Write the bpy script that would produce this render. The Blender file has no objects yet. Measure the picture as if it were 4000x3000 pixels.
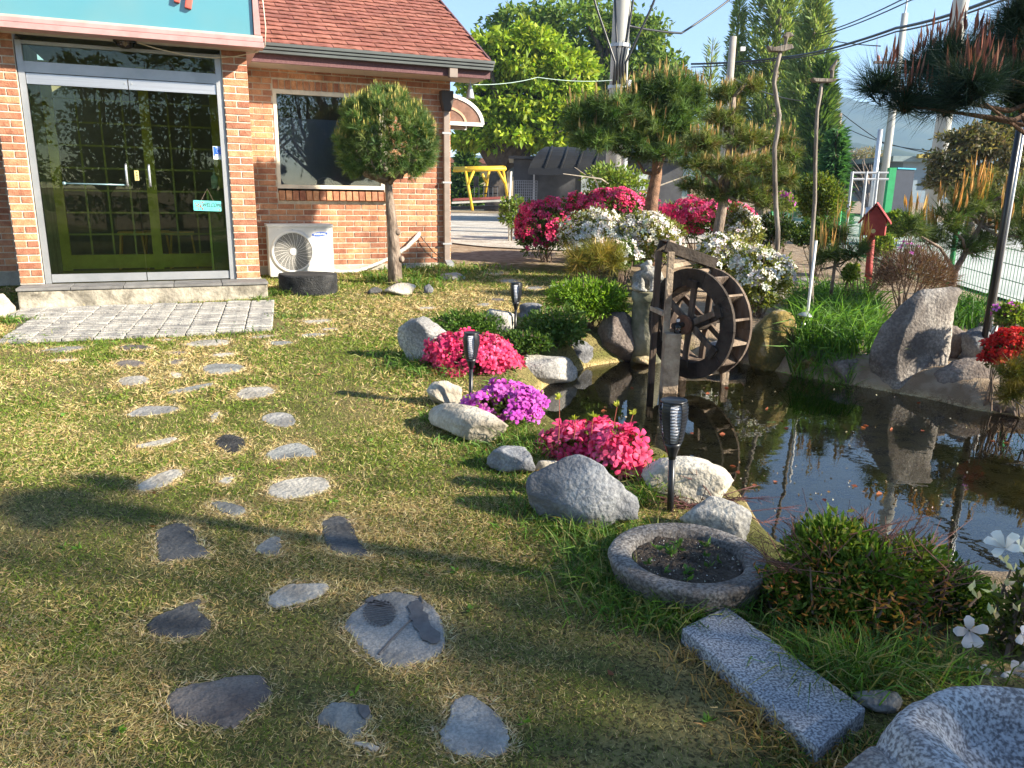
import bpy, bmesh, math, random
import numpy as np
from mathutils import Vector, Matrix, noise as mnoise
S = bpy.context.scene
COL = S.collection
rng = np.random.RandomState(7)
random.seed(7)
# ---------------------------------------------------------------- camera
FPX, PITCH, ROLL, EYE = 3000.0, math.radians(14.0), math.radians(0.92), 1.25
_f = np.array([0, math.cos(PITCH), -math.sin(PITCH)]); _r0 = np.array([1.0, 0, 0]); _d0 = np.cross(_f, _r0)
_r = _r0*math.cos(ROLL)-_d0*math.sin(ROLL); _d = _r0*math.sin(ROLL)+_d0*math.cos(ROLL)
CAM = np.array([0, 0, EYE])
cd = bpy.data.cameras.new('camera'); cam = bpy.data.objects.new('camera', cd); COL.objects.link(cam)
cd.sensor_width = 36; cd.lens = 36*FPX/4000; cd.clip_start = 0.05; cd.clip_end = 20000
cam.matrix_world = Matrix(((_r[0], -_d[0], -_f[0], 0), (_r[1], -_d[1], -_f[1], 0), (_r[2], -_d[2], -_f[2], EYE), (0, 0, 0, 1)))
S.camera = cam
# ---------------------------------------------------------------- sky, sun, exposure
SUN_AZ, SUN_EL = math.radians(109), math.radians(27)
w = bpy.data.worlds.new('World'); S.world = w; w.use_nodes = True
wn = w.node_tree.nodes; bg = wn['Background']; sk = wn.new('ShaderNodeTexSky')
sk.sky_type = 'NISHITA'; sk.sun_disc = False; sk.sun_elevation = SUN_EL; sk.sun_rotation = SUN_AZ
sk.air_density = 1.0; sk.dust_density = 0.05; sk.ozone_density = 1.2; sk.altitude = 1500
w.node_tree.links.new(sk.outputs[0], bg.inputs[0]); bg.inputs[1].default_value = 0.08
sd = bpy.data.lights.new('sun', 'SUN'); sd.energy = 4.1; sd.angle = math.radians(1.2); sd.color = (1, 0.91, 0.75)
sun = bpy.data.objects.new('sun', sd); COL.objects.link(sun)
sdir = Vector((math.cos(SUN_EL)*math.sin(SUN_AZ), math.cos(SUN_EL)*math.cos(SUN_AZ), math.sin(SUN_EL)))
sun.rotation_euler = (-sdir).to_track_quat('-Z', 'Y').to_euler(); sun.location = sdir*40
S.view_settings.view_transform = 'Standard'; S.view_settings.look = 'None'
S.view_settings.exposure = 1.85; S.view_settings.gamma = 1
S.render.engine = 'CYCLES'
# ---------------------------------------------------------------- placing helpers
def ray(x, y): return _r*(x-2000)/FPX+_d*(y-1500)/FPX+_f
def at(x, y, Y):                       # point of the photograph's pixel at forward distance Y
    v = ray(x, y); return CAM+v*(Y/v[1])
def onz(x, y, z):
    v = ray(x, y); return CAM+v*((z-EYE)/v[2])
WATER = -0.12
PX_POND = [(1995,1560),(2070,1500),(2250,1420),(2400,1400),(2520,1385),(2880,1400),(3100,1450),(3380,1500),(3640,1545),(3830,1590),(4200,1640),
           (4700,1900),(4600,2300),(3900,2330),(3200,2290),(3010,2200),(2900,2080),(2830,1960),(2560,1830),(2250,1770),(2070,1660)]
POND = np.array([onz(x, y, WATER)[:2] for x, y in PX_POND])
def pdist(P, poly):                    # signed distance (inside positive)
    P = np.atleast_2d(P); n = len(poly); best = np.full(len(P), 1e9); inside = np.zeros(len(P), bool)
    for i in range(n):
        a = poly[i]; b = poly[(i+1) % n]; ab = b-a
        tt = np.clip(((P-a)@ab)/(ab@ab+1e-12), 0, 1); q = a+tt[:, None]*ab
        best = np.minimum(best, np.hypot(*(P-q).T))
        c = ((a[1] > P[:, 1]) != (b[1] > P[:, 1])); 
        with np.errstate(divide='ignore', invalid='ignore'):
            xi = (b[0]-a[0])*(P[:, 1]-a[1])/(b[1]-a[1]+1e-15)+a[0]
        inside ^= c & (P[:, 0] < xi)
    return np.where(inside, best, -best)
def sm(a, b, x):
    t = np.clip((x-a)/(b-a), 0, 1); return t*t*(3-2*t)
KY = [-50, 2.4, 4, 6, 7.7, 9, 10.2, 12, 14, 20]; KZ = [0, 0, .015, .09, .165, .225, .295, .36, .4, .4]
def tz(x, y):
    x = np.atleast_1d(np.asarray(x, float)); y = np.atleast_1d(np.asarray(y, float))
    z = np.interp(y, KY, KZ)
    m = (x > -.6) & (x < 7) & (y > 1) & (y < 8)
    if m.any():
        d = pdist(np.stack([x[m], y[m]], 1), POND); z[m] -= sm(-.06, .3, d)*(z[m]+.30)
    return z
def gnd(x, y, off=0.):                 # pixel -> point on the terrain (outside the pond)
    v = ray(x, y); lo, hi = .5, 200.
    for k in range(60):
        mid = (lo+hi)/2; p = CAM+v*mid
        if p[2] > np.interp(p[1], KY, KZ)+off: lo = mid
        else: hi = mid
    return CAM+v*lo
def sc(p): return float((np.asarray(p)-CAM)@_f)/FPX      # metres per photograph pixel at p
# ---------------------------------------------------------------- materials
def new_mat(name):
    m = bpy.data.materials.new(name); m.use_nodes = True; return m, m.node_tree.nodes, m.node_tree.links, m.node_tree.nodes['Principled BSDF']
def ramp(nd, cols):
    r = nd.new('ShaderNodeValToRGB'); e = r.color_ramp.elements
    while len(e) < len(cols): e.new(.5)
    for i, c in enumerate(cols):
        p, c = c if isinstance(c[0], (tuple, list)) is False and len(c) == 2 else (i/(max(1, len(cols)-1)), c)
        e[i].position = p; e[i].color = (*c, 1)
    return r
def M(name, cols, scale=6., detail=6., rough=.8, bump=0., bscale=None, metal=0., spec=.3, lo=.35, hi=.65, speck=None, speck_scale=120., distort=0., coord='Object', stretch=None, rnd=0., stain=0.):
    m, nd, ln, b = new_mat(name); tc = nd.new('ShaderNodeTexCoord'); src = tc.outputs[coord]
    if stretch:
        mp = nd.new('ShaderNodeMapping'); mp.inputs['Scale'].default_value = stretch; ln.new(src, mp.inputs[0]); src = mp.outputs[0]
    if rnd:                            # shift pattern per object
        oi = nd.new('ShaderNodeObjectInfo'); vm = nd.new('ShaderNodeVectorMath'); vm.operation = 'MULTIPLY_ADD'
        ln.new(oi.outputs['Random'], vm.inputs[0]); vm.inputs[1].default_value = (37, 17, 53); ln.new(src, vm.inputs[2]); src = vm.outputs[0]
    n = nd.new('ShaderNodeTexNoise'); n.inputs['Scale'].default_value = scale; n.inputs['Detail'].default_value = detail; n.inputs['Roughness'].default_value = .62; n.inputs['Distortion'].default_value = distort
    ln.new(src, n.inputs['Vector'])
    k = len(cols); r = ramp(nd, [(lo+(hi-lo)*i/max(1, k-1), c) for i, c in enumerate(cols)]); ln.new(n.outputs['Fac'], r.inputs[0]); out = r.outputs[0]
    if speck:                          # (colour, amount) mineral grains
        v = nd.new('ShaderNodeTexNoise'); v.inputs['Scale'].default_value = speck_scale; v.inputs['Detail'].default_value = 2; ln.new(src, v.inputs['Vector'])
        r2 = ramp(nd, [(.5-.12, (0, 0, 0)), (.5+.12, (1, 1, 1))]); ln.new(v.outputs['Fac'], r2.inputs[0])
        mx = nd.new('ShaderNodeMix'); mx.data_type = 'RGBA'; mm = nd.new('ShaderNodeMath'); mm.operation = 'MULTIPLY'; mm.inputs[1].default_value = speck[1]
        ln.new(r2.outputs[0], mm.inputs[0]); ln.new(mm.outputs[0], mx.inputs[0]); ln.new(out, mx.inputs[6]); mx.inputs[7].default_value = (*speck[0], 1); out = mx.outputs[2]
    if rnd:
        hs = nd.new('ShaderNodeHueSaturation'); mr = nd.new('ShaderNodeMapRange'); mr.inputs[3].default_value = 1-rnd; mr.inputs[4].default_value = 1+rnd
        gm = nd.new('ShaderNodeNewGeometry'); ad = nd.new('ShaderNodeMath'); ad.operation = 'ADD'; fr = nd.new('ShaderNodeMath'); fr.operation = 'FRACT'
        ln.new(gm.outputs['Random Per Island'], ad.inputs[0]); ln.new(oi.outputs['Random'], ad.inputs[1]); ln.new(ad.outputs[0], fr.inputs[0])
        ln.new(fr.outputs[0], mr.inputs[0]); ln.new(mr.outputs[0], hs.inputs['Value']); ln.new(out, hs.inputs['Color']); out = hs.outputs[0]
        sh = nd.new('ShaderNodeMapRange'); sh.inputs[3].default_value = .5-.03*rnd; sh.inputs[4].default_value = .5+.03*rnd; ln.new(fr.outputs[0], sh.inputs[0]); ln.new(sh.outputs[0], hs.inputs['Hue'])
    if stain:                          # broad weathering that runs across neighbouring pieces
        gp_ = nd.new('ShaderNodeNewGeometry'); mp2 = nd.new('ShaderNodeMapping'); mp2.inputs['Scale'].default_value = (1, 1, .45); ln.new(gp_.outputs['Position'], mp2.inputs[0]); ns = nd.new('ShaderNodeTexNoise'); ns.inputs['Scale'].default_value = 3.2; ns.inputs['Detail'].default_value = 7; ns.inputs['Roughness'].default_value = .7; ln.new(mp2.outputs[0], ns.inputs['Vector'])
        rs = ramp(nd, [(.36, (1-stain, 1-stain, 1-stain)), (.56, (1, 1, 1))]); ln.new(ns.outputs['Fac'], rs.inputs[0]); ms = nd.new('ShaderNodeMix'); ms.data_type = 'RGBA'; ms.blend_type = 'MULTIPLY'; ms.inputs[0].default_value = 1; ln.new(out, ms.inputs[6]); ln.new(rs.outputs[0], ms.inputs[7]); out = ms.outputs[2]
    ln.new(out, b.inputs['Base Color']); b.inputs['Roughness'].default_value = rough; b.inputs['Metallic'].default_value = metal; b.inputs['Specular IOR Level'].default_value = spec
    if bump:
        n2 = nd.new('ShaderNodeTexNoise'); n2.inputs['Scale'].default_value = bscale or scale*5; n2.inputs['Detail'].default_value = 8; ln.new(src, n2.inputs['Vector'])
        bp = nd.new('ShaderNodeBump'); bp.inputs['Strength'].default_value = bump; bp.inputs['Distance'].default_value = .02; ln.new(n2.outputs['Fac'], bp.inputs['Height']); ln.new(bp.outputs[0], b.inputs['Normal'])
    return m
def leafmat(name, trans=.4, rough=.55, spec=.25, tint=(1.25, 1.2, .55)):
    m, nd, ln, b = new_mat(name); a = nd.new('ShaderNodeVertexColor'); a.layer_name = 'Col'
    ln.new(a.outputs[0], b.inputs['Base Color']); b.inputs['Roughness'].default_value = rough; b.inputs['Specular IOR Level'].default_value = spec
    if trans:
        t = nd.new('ShaderNodeBsdfTranslucent'); mx = nd.new('ShaderNodeMixShader'); mx.inputs[0].default_value = trans
        mu = nd.new('ShaderNodeMix'); mu.data_type = 'RGBA'; mu.blend_type = 'MULTIPLY'; mu.inputs[0].default_value = 1; ln.new(a.outputs[0], mu.inputs[6]); mu.inputs[7].default_value = (*tint, 1)
        ln.new(mu.outputs[2], t.inputs[0]); ln.new(b.outputs[0], mx.inputs[1]); ln.new(t.outputs[0], mx.inputs[2]); ln.new(mx.outputs[0], nd['Material Output'].inputs[0])
    return m
def glassmat(name, tint=(.8, .85, .8), ior=1.5, rough=0., wave=None):
    m, nd, ln, b = new_mat(name); nd.remove(b)
    tr = nd.new('ShaderNodeBsdfTransparent'); tr.inputs[0].default_value = (*tint, 1); gl = nd.new('ShaderNodeBsdfGlossy'); gl.inputs['Roughness'].default_value = rough
    fr = nd.new('ShaderNodeFresnel'); fr.inputs[0].default_value = ior; mx = nd.new('ShaderNodeMixShader')
    ln.new(fr.outputs[0], mx.inputs[0]); ln.new(tr.outputs[0], mx.inputs[1]); ln.new(gl.outputs[0], mx.inputs[2]); ln.new(mx.outputs[0], nd['Material Output'].inputs[0])
    if wave:
        tc = nd.new('ShaderNodeTexCoord'); mp = nd.new('ShaderNodeMapping'); mp.inputs['Scale'].default_value = wave[2]; ln.new(tc.outputs['Object'], mp.inputs[0])
        n2 = nd.new('ShaderNodeTexNoise'); n2.inputs['Scale'].default_value = wave[0]; n2.inputs['Detail'].default_value = 2; ln.new(mp.outputs[0], n2.inputs['Vector'])
        bp = nd.new('ShaderNodeBump'); bp.inputs['Strength'].default_value = wave[1]; bp.inputs['Distance'].default_value = .01; ln.new(n2.outputs['Fac'], bp.inputs['Height'])
        ln.new(bp.outputs[0], gl.inputs['Normal']); ln.new(bp.outputs[0], fr.inputs['Normal'])
    return m
def plain(name, c, rough=.6, metal=0., spec=.3, bump=0., bscale=60.):
    return M(name, [tuple(v*.86 for v in c), c, tuple(min(1, v*1.08) for v in c)], scale=9, rough=rough, metal=metal, spec=spec, bump=bump, bscale=bscale)
# ---------------------------------------------------------------- mesh helpers
def tag(o, label=None, cat=None, group=None, kind=None):
    if label: o['label'] = label
    if cat: o['category'] = cat
    if group: o['group'] = group
    if kind: o['kind'] = kind
    return o
def thing(name, loc, label, cat, group=None):
    o = bpy.data.objects.new(name, None); o.empty_display_size = .1; COL.objects.link(o); o.location = Vector(loc); return tag(o, label, cat, group)
def wloc(p):
    v = Vector((0, 0, 0))
    while p is not None: v = v+p.location; p = p.parent
    return v
def link(name, me, mat, parent=None, smooth=False, base=None):
    """me verts are in world space; moved to be local to parent / base"""
    o = bpy.data.objects.new(name, me); COL.objects.link(o)
    if mat is not None: me.materials.append(mat)
    if smooth: me.shade_smooth()
    off = wloc(parent) if parent is not None else Vector((0, 0, 0))
    if base is not None: o.location = Vector(base)-off
    sh = off+(o.location if base is not None else Vector((0, 0, 0)))
    if sh.length > 0: me.transform(Matrix.Translation(-sh))
    o.parent = parent
    return o
def arr_mesh(name, V, Fc, nper, colors=None):
    """V (n,3), faces flat index array with nper corners each"""
    V = np.ascontiguousarray(V, np.float32); Fc = np.ascontiguousarray(Fc, np.int32).ravel(); nf = len(Fc)//nper
    me = bpy.data.meshes.new(name); me.vertices.add(len(V)); me.vertices.foreach_set('co', V.ravel())
    me.loops.add(len(Fc)); me.loops.foreach_set('vertex_index', Fc); me.polygons.add(nf)
    me.polygons.foreach_set('loop_start', np.arange(nf, dtype=np.int32)*nper)
    me.update(calc_edges=True); me.validate()
    if colors is not None:
        ca = me.color_attributes.new('Col', 'FLOAT_COLOR', 'POINT'); c = np.ones((len(V), 4), np.float32); c[:, :3] = colors; ca.data.foreach_set('color', c.ravel())
    return me
class MB:
    def __init__(s): s.v = []; s.f = []
    def add(s, V, F):
        k = len(s.v); s.v += [tuple(map(float, p)) for p in V]; s.f += [tuple(i+k for i in q) for q in F]; return s
    def obox(s, c, ax, ay, az):        # centre and half-axis vectors
        c, ax, ay, az = map(np.asarray, (c, ax, ay, az))
        V = [c+i*ax+j*ay+k*az for i in (-1, 1) for j in (-1, 1) for k in (-1, 1)]
        if np.dot(np.cross(ax, ay), az) < 0: F = [(0, 2, 3, 1), (4, 5, 7, 6), (0, 1, 5, 4), (2, 6, 7, 3), (0, 4, 6, 2), (1, 3, 7, 5)]
        else: F = [(0, 1, 3, 2), (4, 6, 7, 5), (0, 4, 5, 1), (2, 3, 7, 6), (0, 2, 6, 4), (1, 5, 7, 3)]
        return s.add(V, F)
    def box(s, c, sx, sy, sz): return s.obox(c, (sx/2, 0, 0), (0, sy/2, 0), (0, 0, sz/2))
    def beam(s, a, b, w, h, up=(0, 0, 1)):
        a = np.asarray(a, float); b = np.asarray(b, float); d = b-a; L = np.linalg.norm(d); d = d/L; up = np.asarray(up, float)
        x = np.cross(d, up); 
        if np.linalg.norm(x) < 1e-4: x = np.cross(d, (1, 0, 0))
        x /= np.linalg.norm(x); z = np.cross(x, d)
        return s.obox((a+b)/2, x*w/2, d*L/2, z*h/2)
    def tube(s, pts, rad, seg=8, cap=True):
        pts = [np.asarray(p, float) for p in pts]; n = len(pts); rad = [rad]*n if np.isscalar(rad) else list(rad)
        k = len(s.v); prev = None
        for i, p in enumerate(pts):
            d = pts[min(i+1, n-1)]-pts[max(i-1, 0)]; d = d/(np.linalg.norm(d)+1e-12)
            if prev is None: x = np.cross(d, (0, 0, 1)); x = x if np.linalg.norm(x) > 1e-3 else np.cross(d, (1, 0, 0))
            else: x = prev-d*np.dot(prev, d)
            x = x/np.linalg.norm(x); prev = x; y = np.cross(d, x)
            for j in range(seg):
                a = 2*math.pi*j/seg; s.v.append(tuple(p+rad[i]*(math.cos(a)*x+math.sin(a)*y)))
        for i in range(n-1):
            for j in range(seg):
                a = k+i*seg+j; b = k+i*seg+(j+1) % seg; s.f.append((a, b, b+seg, a+seg))
        if cap: s.f.append(tuple(k+j for j in range(seg))[::-1]); s.f.append(tuple(k+(n-1)*seg+j for j in range(seg)))
        return s
    def lathe(s, c, prof, seg=24, ax=(0, 0, 1), jit=0.):
        c = np.asarray(c, float); ax = np.asarray(ax, float); ax /= np.linalg.norm(ax)
        x = np.cross(ax, (0, 1, 0)); x = x if np.linalg.norm(x) > 1e-3 else np.cross(ax, (1, 0, 0)); x /= np.linalg.norm(x); y = np.cross(ax, x)
        k = len(s.v)
        for r_, z in prof:
            for j in range(seg):
                a = 2*math.pi*j/seg; rr = r_*(1+jit*math.sin(3*a+z*9)+jit*.6*math.sin(7*a+2)); s.v.append(tuple(c+ax*z+rr*(math.cos(a)*x+math.sin(a)*y)))
        for i in range(len(prof)-1):
            for j in range(seg):
                a = k+i*seg+j; b = k+i*seg+(j+1) % seg; s.f.append((a, b, b+seg, a+seg))
        if prof[0][0] > 1e-4: s.f.append(tuple(k+j for j in range(seg))[::-1])
        if prof[-1][0] > 1e-4: s.f.append(tuple(k+(len(prof)-1)*seg+j for j in range(seg)))
        return s
    def prism(s, poly, ext):           # closed polygon (3D pts) extruded by vector
        poly = [np.asarray(p, float) for p in poly]; ext = np.asarray(ext, float); n = len(poly); k = len(s.v)
        s.v += [tuple(p) for p in poly]+[tuple(p+ext) for p in poly]
        s.f.append(tuple(k+i for i in range(n))[::-1]); s.f.append(tuple(k+n+i for i in range(n)))
        for i in range(n): j = (i+1) % n; s.f.append((k+i, k+j, k+n+j, k+n+i))
        return s
    def mesh(s, name):
        me = bpy.data.meshes.new(name); me.from_pydata(s.v, [], s.f); me.validate()
        bm = bmesh.new(); bm.from_mesh(me); bmesh.ops.recalc_face_normals(bm, faces=bm.faces[:]); bm.to_mesh(me); bm.free(); return me
    def build(s, name, mat, parent=None, smooth=False, base=None, bevel=0.):
        me = s.mesh(name)
        if bevel:
            bm = bmesh.new(); bm.from_mesh(me); bmesh.ops.bevel(bm, geom=bm.edges[:], offset=bevel, segments=2, affect='EDGES', clamp_overlap=True, profile=.6); bm.to_mesh(me); bm.free()
        o = link(name, me, mat, parent, smooth, base); return o
def textmesh(name, body, size, depth, mat, parent, M4, shear=0., bold=0.):
    cu = bpy.data.curves.new(name, 'FONT'); cu.body = body; cu.size = size; cu.extrude = depth; cu.align_x = 'CENTER'; cu.align_y = 'CENTER'; cu.shear = shear; cu.offset = bold; cu.resolution_u = 3
    o = bpy.data.objects.new(name+'_c', cu); COL.objects.link(o); dg = bpy.context.evaluated_depsgraph_get()
    me = bpy.data.meshes.new_from_object(o.evaluated_get(dg)); bpy.data.objects.remove(o); bpy.data.curves.remove(cu)
    me.transform(M4); me.materials.clear(); return link(name, me, mat, parent)
def blobs(name, ells, vox, mat, parent=None, base=None, disp=0., dscale=10.):
    """union of ellipsoids (centre, radii[, rotz]) remeshed into one continuous surface"""
    bm = bmesh.new()
    for e in ells:
        r = bmesh.ops.create_icosphere(bm, subdivisions=3, radius=1); rz = e[2] if len(e) > 2 else 0
        mt = Matrix.Translation(Vector(e[0])) @ Matrix.Rotation(rz, 4, 'Z') @ Matrix.Diagonal((*e[1], 1)); bmesh.ops.transform(bm, matrix=mt, verts=r['verts'])
    me = bpy.data.meshes.new(name); bm.to_mesh(me); bm.free()
    o = bpy.data.objects.new(name, me); COL.objects.link(o); md = o.modifiers.new('r', 'REMESH'); md.mode = 'VOXEL'; md.voxel_size = vox
    ms = o.modifiers.new('s', 'SMOOTH'); ms.iterations = 3; ms.factor = .5
    m2 = bpy.data.meshes.new_from_object(o.evaluated_get(bpy.context.evaluated_depsgraph_get())); bpy.data.objects.remove(o)
    if disp:
        for v in m2.vertices: v.co += v.normal*disp*(mnoise.noise(v.co*dscale))
    return link(name, m2, mat, parent, True, base)
def nrm(a): return a/(np.linalg.norm(a, axis=-1, keepdims=True)+1e-12)
def leaves(P, D, L, W, C, fold=.25, bend=0., R=None):
    """diamond leaves: base P, axis D, length L, width W, colours C -> V,F(quads as 2 tris),C"""
    R = R or rng; n = len(P); L = np.broadcast_to(L, n)[:, None]; W = np.broadcast_to(W, n)[:, None]; D = nrm(D)
    x = nrm(np.cross(D, nrm(R.normal(size=(n, 3))))); u = np.cross(x, D)
    mid = P+D*L*.5+u*L*bend; V = np.stack([P, mid+x*W/2+u*W*fold, P+D*L, mid-x*W/2+u*W*fold], 1).reshape(-1, 3)
    i = np.arange(n)[:, None]*4; F = np.concatenate([i+0, i+1, i+2, i+0, i+2, i+3], 1).ravel()
    return V, F, np.repeat(C, 4, 0)
def blades(P, D, L, W, C, droop=.0, R=None):
    """grass/needle blades: one triangle each (droop=0) or bent strip of 3 triangles"""
    R = R or rng; n = len(P); L = np.broadcast_to(L, n)[:, None]; W = np.broadcast_to(W, n)[:, None]; D = nrm(D); x = nrm(np.cross(D, nrm(R.normal(size=(n, 3)))))
    if np.ndim(droop) == 0 and not droop:
        V = np.stack([P-x*W/2, P+x*W/2, P+D*L], 1).reshape(-1, 3); return V, np.arange(3*n), np.repeat(C, 3, 0)
    h = nrm(D*np.array([1, 1, 0])+1e-6); dr = np.broadcast_to(droop, n)[:, None]
    m1 = P+D*L*.5+h*L*dr*.12; tip = P+D*L*(1-.25*dr)+h*L*dr*.6-np.array([0, 0, 1])*L*dr*.35
    x = nrm(np.cross(D, np.array([0, 0, 1.]))+.4*R.normal(size=(n, 3)))
    V = np.stack([P-x*W/2, P+x*W/2, m1-x*W*.45, m1+x*W*.45, tip], 1).reshape(-1, 3); i = np.arange(n)[:, None]*5
    F = np.concatenate([i, i+1, i+3, i, i+3, i+2, i+2, i+3, i+4], 1).ravel(); return V, F, np.repeat(C, 5, 0)
def cat(*parts):
    V = []; F = []; C = []; k = 0
    for v, f, c in parts: V.append(v); F.append(np.asarray(f)+k); C.append(c); k += len(v)
    return np.concatenate(V), np.concatenate(F), np.concatenate(C)
def tri_obj(name, vfc, mat, parent=None, kind=None, base=None):
    o = link(name, arr_mesh(name, vfc[0], vfc[1], 3, vfc[2]), mat, parent, base=base); return tag(o, kind=kind)
def pick(cols, n, R=None, var=.18):
    R = R or rng; c = np.array(cols, float)[R.randint(0, len(cols), n)]; return np.clip(c*(1+var*R.normal(size=(n, 1)))*(1+.06*R.normal(size=(n, 3))), 0.004, .95)
def chaikin(p, k=2):
    p = np.asarray(p, float)
    for _ in range(k):
        q = np.roll(p, -1, 0); p = np.stack([.75*p+.25*q, .25*p+.75*q], 1).reshape(-1, p.shape[1])
    return p
# ================================================================ materials
LEAF = leafmat('leaf'); NEEDLE = leafmat('needle', trans=.28, rough=.6); PETAL = leafmat('petal', trans=.35, rough=.6, tint=(1.1, 1.0, 1.0)); STRAW = leafmat('straw', trans=.3, rough=.75, spec=.1, tint=(1.1, 1.05, .8))
BARK = M('pine_bark', [(.09, .065, .05), (.2, .15, .115), (.3, .235, .185)], scale=18, bump=1, bscale=40, rough=.95, stretch=(1, 1, .35))
TWIG = M('twig', [(.12, .08, .06), (.22, .16, .12)], scale=30, rough=.9)
REDBARK = M('red_bark', [(.13, .075, .05), (.28, .16, .10)], scale=14, bump=.8, rough=.95)
MORTAR = M('mortar', [(.58, .51, .41), (.72, .65, .54)], scale=20, bump=.4, rough=.95, stain=.4)
BRICK = M('brick', [(.38, .155, .085), (.50, .225, .125), (.56, .28, .165)], scale=14, bump=.5, bscale=90, rough=.9, rnd=.30, stain=.28, speck=((.28, .12, .06), .25), speck_scale=60)
SHINGLE = M('shingle', [(.24, .085, .06), (.32, .125, .09), (.38, .165, .125)], scale=9, rough=.95, bump=.4, bscale=240, rnd=.13, stain=.3, speck=((.2, .06, .05), .35), speck_scale=160)
CONC = M('concrete', [(.16, .14, .11), (.38, .34, .27), (.52, .46, .37)], stain=.45, scale=5, bump=.6, bscale=30, rough=.95, distort=.6)
CONC2 = M('foundation', [(.3, .27, .22), (.45, .41, .34)], scale=7, bump=.4, rough=.95)
STEPTILE = M('step_tile', [(.13, .125, .12), (.22, .21, .2)], scale=9, rough=.8, rnd=.1)
PAVER = M('paver', [(.20, .19, .18), (.33, .31, .28), (.42, .39, .34)], scale=7, rough=.95, bump=.6, bscale=80, rnd=.2)
STEEL = M('brushed_steel', [(.50, .50, .52), (.62, .62, .64)], scale=3, rough=.38, metal=.85, stretch=(.3, .3, 30))
STEELD = M('dull_steel', [(.36, .37, .38), (.46, .46, .47)], scale=3, rough=.45, metal=.6)
WHITE = plain('white_paint', (.72, .70, .66), rough=.5); CREAM = plain('cream_paint', (.70, .62, .50), rough=.6)
MAUVE = plain('mauve_metal', (.44, .25, .24), rough=.45); SOFFIT = plain('soffit_board', (.46, .38, .31), rough=.7)
DARKG = M('gutter_metal', [(.055, .06, .058), (.085, .095, .09)], scale=3, rough=.4, spec=.5)
PURPLE = M('fascia_felt', [(.10, .05, .055), (.17, .09, .09)], scale=60, rough=.95)
BROWNM = plain('brown_pipe', (.25, .20, .17), rough=.5)
BLACK = plain('black_plastic', (.012, .012, .014), rough=.35, spec=.5); INT = plain('dark_interior', (.24, .21, .15), rough=.9)
GLASSD = glassmat('door_glass', (.86, .92, .74), 1.42); GLASSW = glassmat('window_glass', (.8, .82, .84), 1.7)
OAK = plain('honey_wood', (.80, .47, .14), rough=.6); OLIVE = plain('olive_wood', (.55, .47, .10), rough=.6); LATT = plain('lattice_paint', (.42, .38, .15), rough=.6)
SOILM = M('soil', [(.035, .025, .018), (.075, .055, .04)], scale=25, bump=1, bscale=90, rough=1, speck=((.2, .17, .14), .25), speck_scale=110)

# ================================================================ ground
def axis(segs):
    o = []
    for a, b, st in segs: o += list(np.arange(a, b, st))
    return np.array(o+[segs[-1][1]])
gx = axis([(-3000, -400, 400), (-400, -60, 40), (-60, -10, 5), (-10, -1, .3), (-1, 6, .07), (6, 12, .5), (12, 60, 4), (60, 400, 40), (400, 3000, 400)])
gy = axis([(-400, -20, 40), (-20, 1, 1), (1, 8.2, .07), (8.2, 16, .3), (16, 60, 4), (60, 400, 40), (400, 3600, 400)])
X, Y = np.meshgrid(gx, gy); Z = tz(X.ravel(), Y.ravel()); nb = np.array([mnoise.noise(Vector((a*1.3, b*1.3, 3))) if -9 < a < 9 and 0 < b < 15 else 0 for a, b in zip(X.ravel(), Y.ravel())]); Z = Z+nb*.012*(Y.ravel() > 0)
Vg = np.stack([X.ravel(), Y.ravel(), Z], 1); nxg = len(gx); ii = (np.arange(len(gy)-1)[:, None]*nxg+np.arange(nxg-1)[None]).ravel()
GROUND, nd, ln, b = new_mat('ground_mix')
geo = nd.new('ShaderNodeNewGeometry'); sx = nd.new('ShaderNodeSeparateXYZ'); ln.new(geo.outputs['Position'], sx.inputs[0])
def nz(sc_, det=6, dist=0.):
    n = nd.new('ShaderNodeTexNoise'); n.inputs['Scale'].default_value = sc_; n.inputs['Detail'].default_value = det; n.inputs['Distortion'].default_value = dist; ln.new(geo.outputs['Position'], n.inputs['Vector']); return n
def mix(f, a, bb):
    m = nd.new('ShaderNodeMix'); m.data_type = 'RGBA'
    for sock, val in ((0, f), (6, a), (7, bb)):
        if hasattr(val, 'is_output'): ln.new(val, m.inputs[sock])
        else: m.inputs[sock].default_value = val if sock == 0 else (*val, 1)
    return m.outputs[2]
def mrange(v, a, bb):
    m = nd.new('ShaderNodeMapRange'); m.interpolation_type = 'SMOOTHSTEP'; ln.new(v, m.inputs[0]); m.inputs[1].default_value = a; m.inputs[2].default_value = bb; return m.outputs[0]
n1 = nz(1.6, 5); n2 = nz(70, 8, 1.); n3 = nz(9, 6)
turf = mix(mrange(n1.outputs[0], .4, .62), (.22, .18, .075), (.11, .12, .03)); turf = mix(mrange(n2.outputs[0], .36, .58), (.06, .05, .022), turf)
mud = mix(mrange(n3.outputs[0], .35, .6), (.14, .095, .04), (.50, .36, .15)); mud = mix(mrange(n2.outputs[0], .45, .62), mud, (.60, .46, .25))
dirt = mix(mrange(n3.outputs[0], .35, .65), (.24, .17, .11), (.36, .28, .20))
far = mix(mrange(n3.outputs[0], .35, .65), (.16, .17, .07), (.30, .27, .16))
yy = nd.new('ShaderNodeMath'); yy.operation = 'MULTIPLY_ADD'; ln.new(n3.outputs[0], yy.inputs[0]); yy.inputs[1].default_value = 1.2; ln.new(sx.outputs[1], yy.inputs[2])
c = mix(mrange(yy.outputs[0], 10.6, 11.6), turf, dirt); c = mix(mrange(sx.outputs[1], 30, 50), c, far)
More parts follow.
